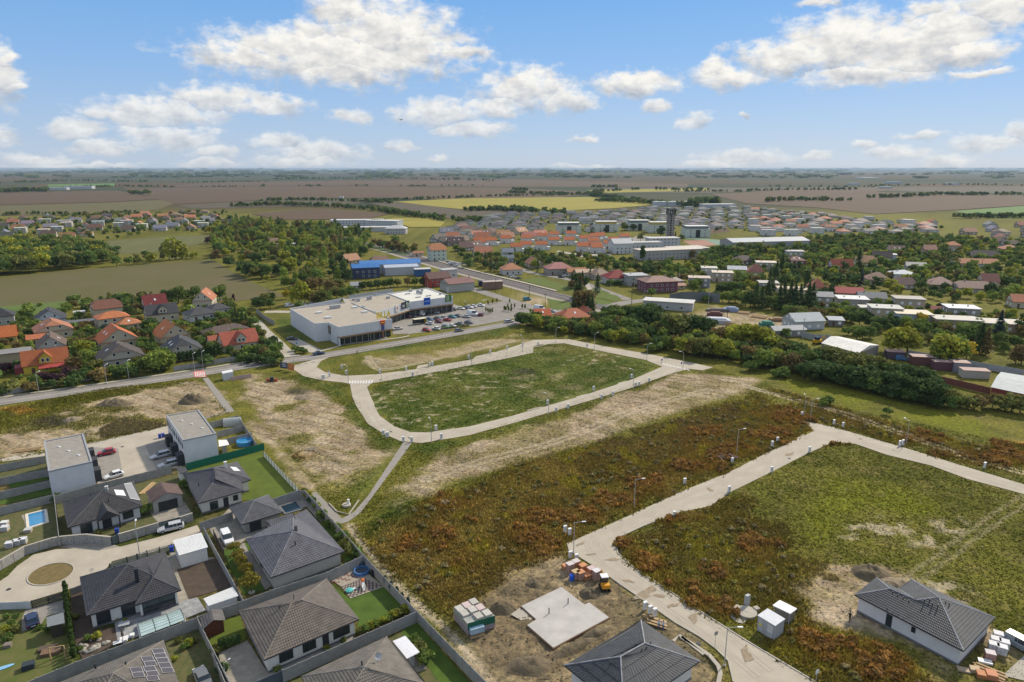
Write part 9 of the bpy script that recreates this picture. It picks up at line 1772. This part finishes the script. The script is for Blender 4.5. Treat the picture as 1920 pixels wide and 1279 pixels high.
OPEN = [(560,700),(640,660),(1000,610),(1080,640),(1340,690),(1560,760),(1990,850),(1990,1330),(840,1330),(650,985),(445,730)]
xs,ys = pts(OPEN,900000);d = np.hypot(xs,ys);u = RNG.random(len(xs));ok = (look(excl,xs,ys)<.3);wr = look(rust,xs,ys);wb = look(brown,xs,ys);wd_ = look(dirt,xs,ys);wp = look(pale,xs,ys)
dens = np.clip(1.25-d/330,.15,1);bare = np.clip(wd_*1.2+wp,0,1)
kr = ok&(wr>.25)&(u<wr*dens*.75)&(bare<.6)
def gcol(k,f):return np.clip(look(GC,xs[k],ys[k])*f,0,.7)
tufts('rust_weeds',xs[kr],ys[kr],.7,.55,gcol(kr,1.35),3,cv=.25)
kb = ok&~kr&(wb>.3)&(u<wb*dens*.62)&(bare<.6)
tufts('dry_weeds',xs[kb],ys[kb],.42,.5,gcol(kb,1.45),3,cv=.25)
kg = ok&~kr&~kb&(u<dens*.34*(1-.85*bare))
tufts('grass_tufts',xs[kg],ys[kg],.18,.5,gcol(kg,1.35),2,cv=.25)
def shrubs(name,mask,n,h0,h1,cols):
    i = np.where(mask)[0];i = RNG.choice(i,min(n,len(i)),replace=False);mass(name,[(xs[k],ys[k],RNG.uniform(h0,h1),'bush_%d'%(k%3),cols[k%len(cols)])for k in i],'far',1.0)
shrubs('rust_shrubs',ok&(wr>.55)&(bare<.3),1100,.6,1.3,[(.32,.165,.04),(.27,.15,.045),(.33,.19,.05),(.24,.14,.045)])
shrubs('dry_shrubs',ok&(wb>.6)&(wr<.3)&(bare<.3),450,.5,1.0,[(.26,.20,.085),(.22,.2,.06),(.30,.25,.12),(.2,.19,.05)])
kf = ok&(bare<.5)&(u>.9988);tufts('pale_flowers',xs[kf],ys[kf],.3,.3,(.45,.40,.25),3)
# left plot by the road
xs,ys = pts([(-20,770),(200,728),(360,712),(430,775),(310,800),(160,835),(-20,870)],60000);u = RNG.random(len(xs));wd_ = look(dirt,xs,ys);wr = look(rust,xs,ys);k = (u<.5*(1-wd_)**2);tufts('dry_weeds',xs[k],ys[k],.4,.5,gcol(k,1.5),3)
xs,ys = P(*C2(830,95))[:2],0;q = [P(*C2(*p))[:2]for p in((750,100),(900,20),(1230,60),(1250,75),(1000,130),(770,160))];w = np.array(q);a_ = RNG.uniform(w.min(0),w.max(0),(2600,2));k = sdist(a_[:,0],a_[:,1],w)>0;tufts('dry_weeds',a_[k,0],a_[k,1],.5,.5,(.19,.15,.07),3)
# ================================================================== haze
hz_ = bpy.data.materials.new('thin haze');hz_.use_nodes = True;t = hz_.node_tree;t.nodes.clear();o_ = t.nodes.new('ShaderNodeOutputMaterial');pv = t.nodes.new('ShaderNodeVolumePrincipled');pv.inputs['Color'].default_value = (.46,.60,.75,1);pv.inputs['Density'].default_value = HAZE = 0.000045;pv.inputs['Anisotropy'].default_value = 0.1;t.links.new(pv.outputs[0],o_.inputs['Volume'])
hb = MB().box((0,40000,36.5),(140000,100000,79));hz = stuff(hb.build('haze',hz_));hz.visible_shadow = True
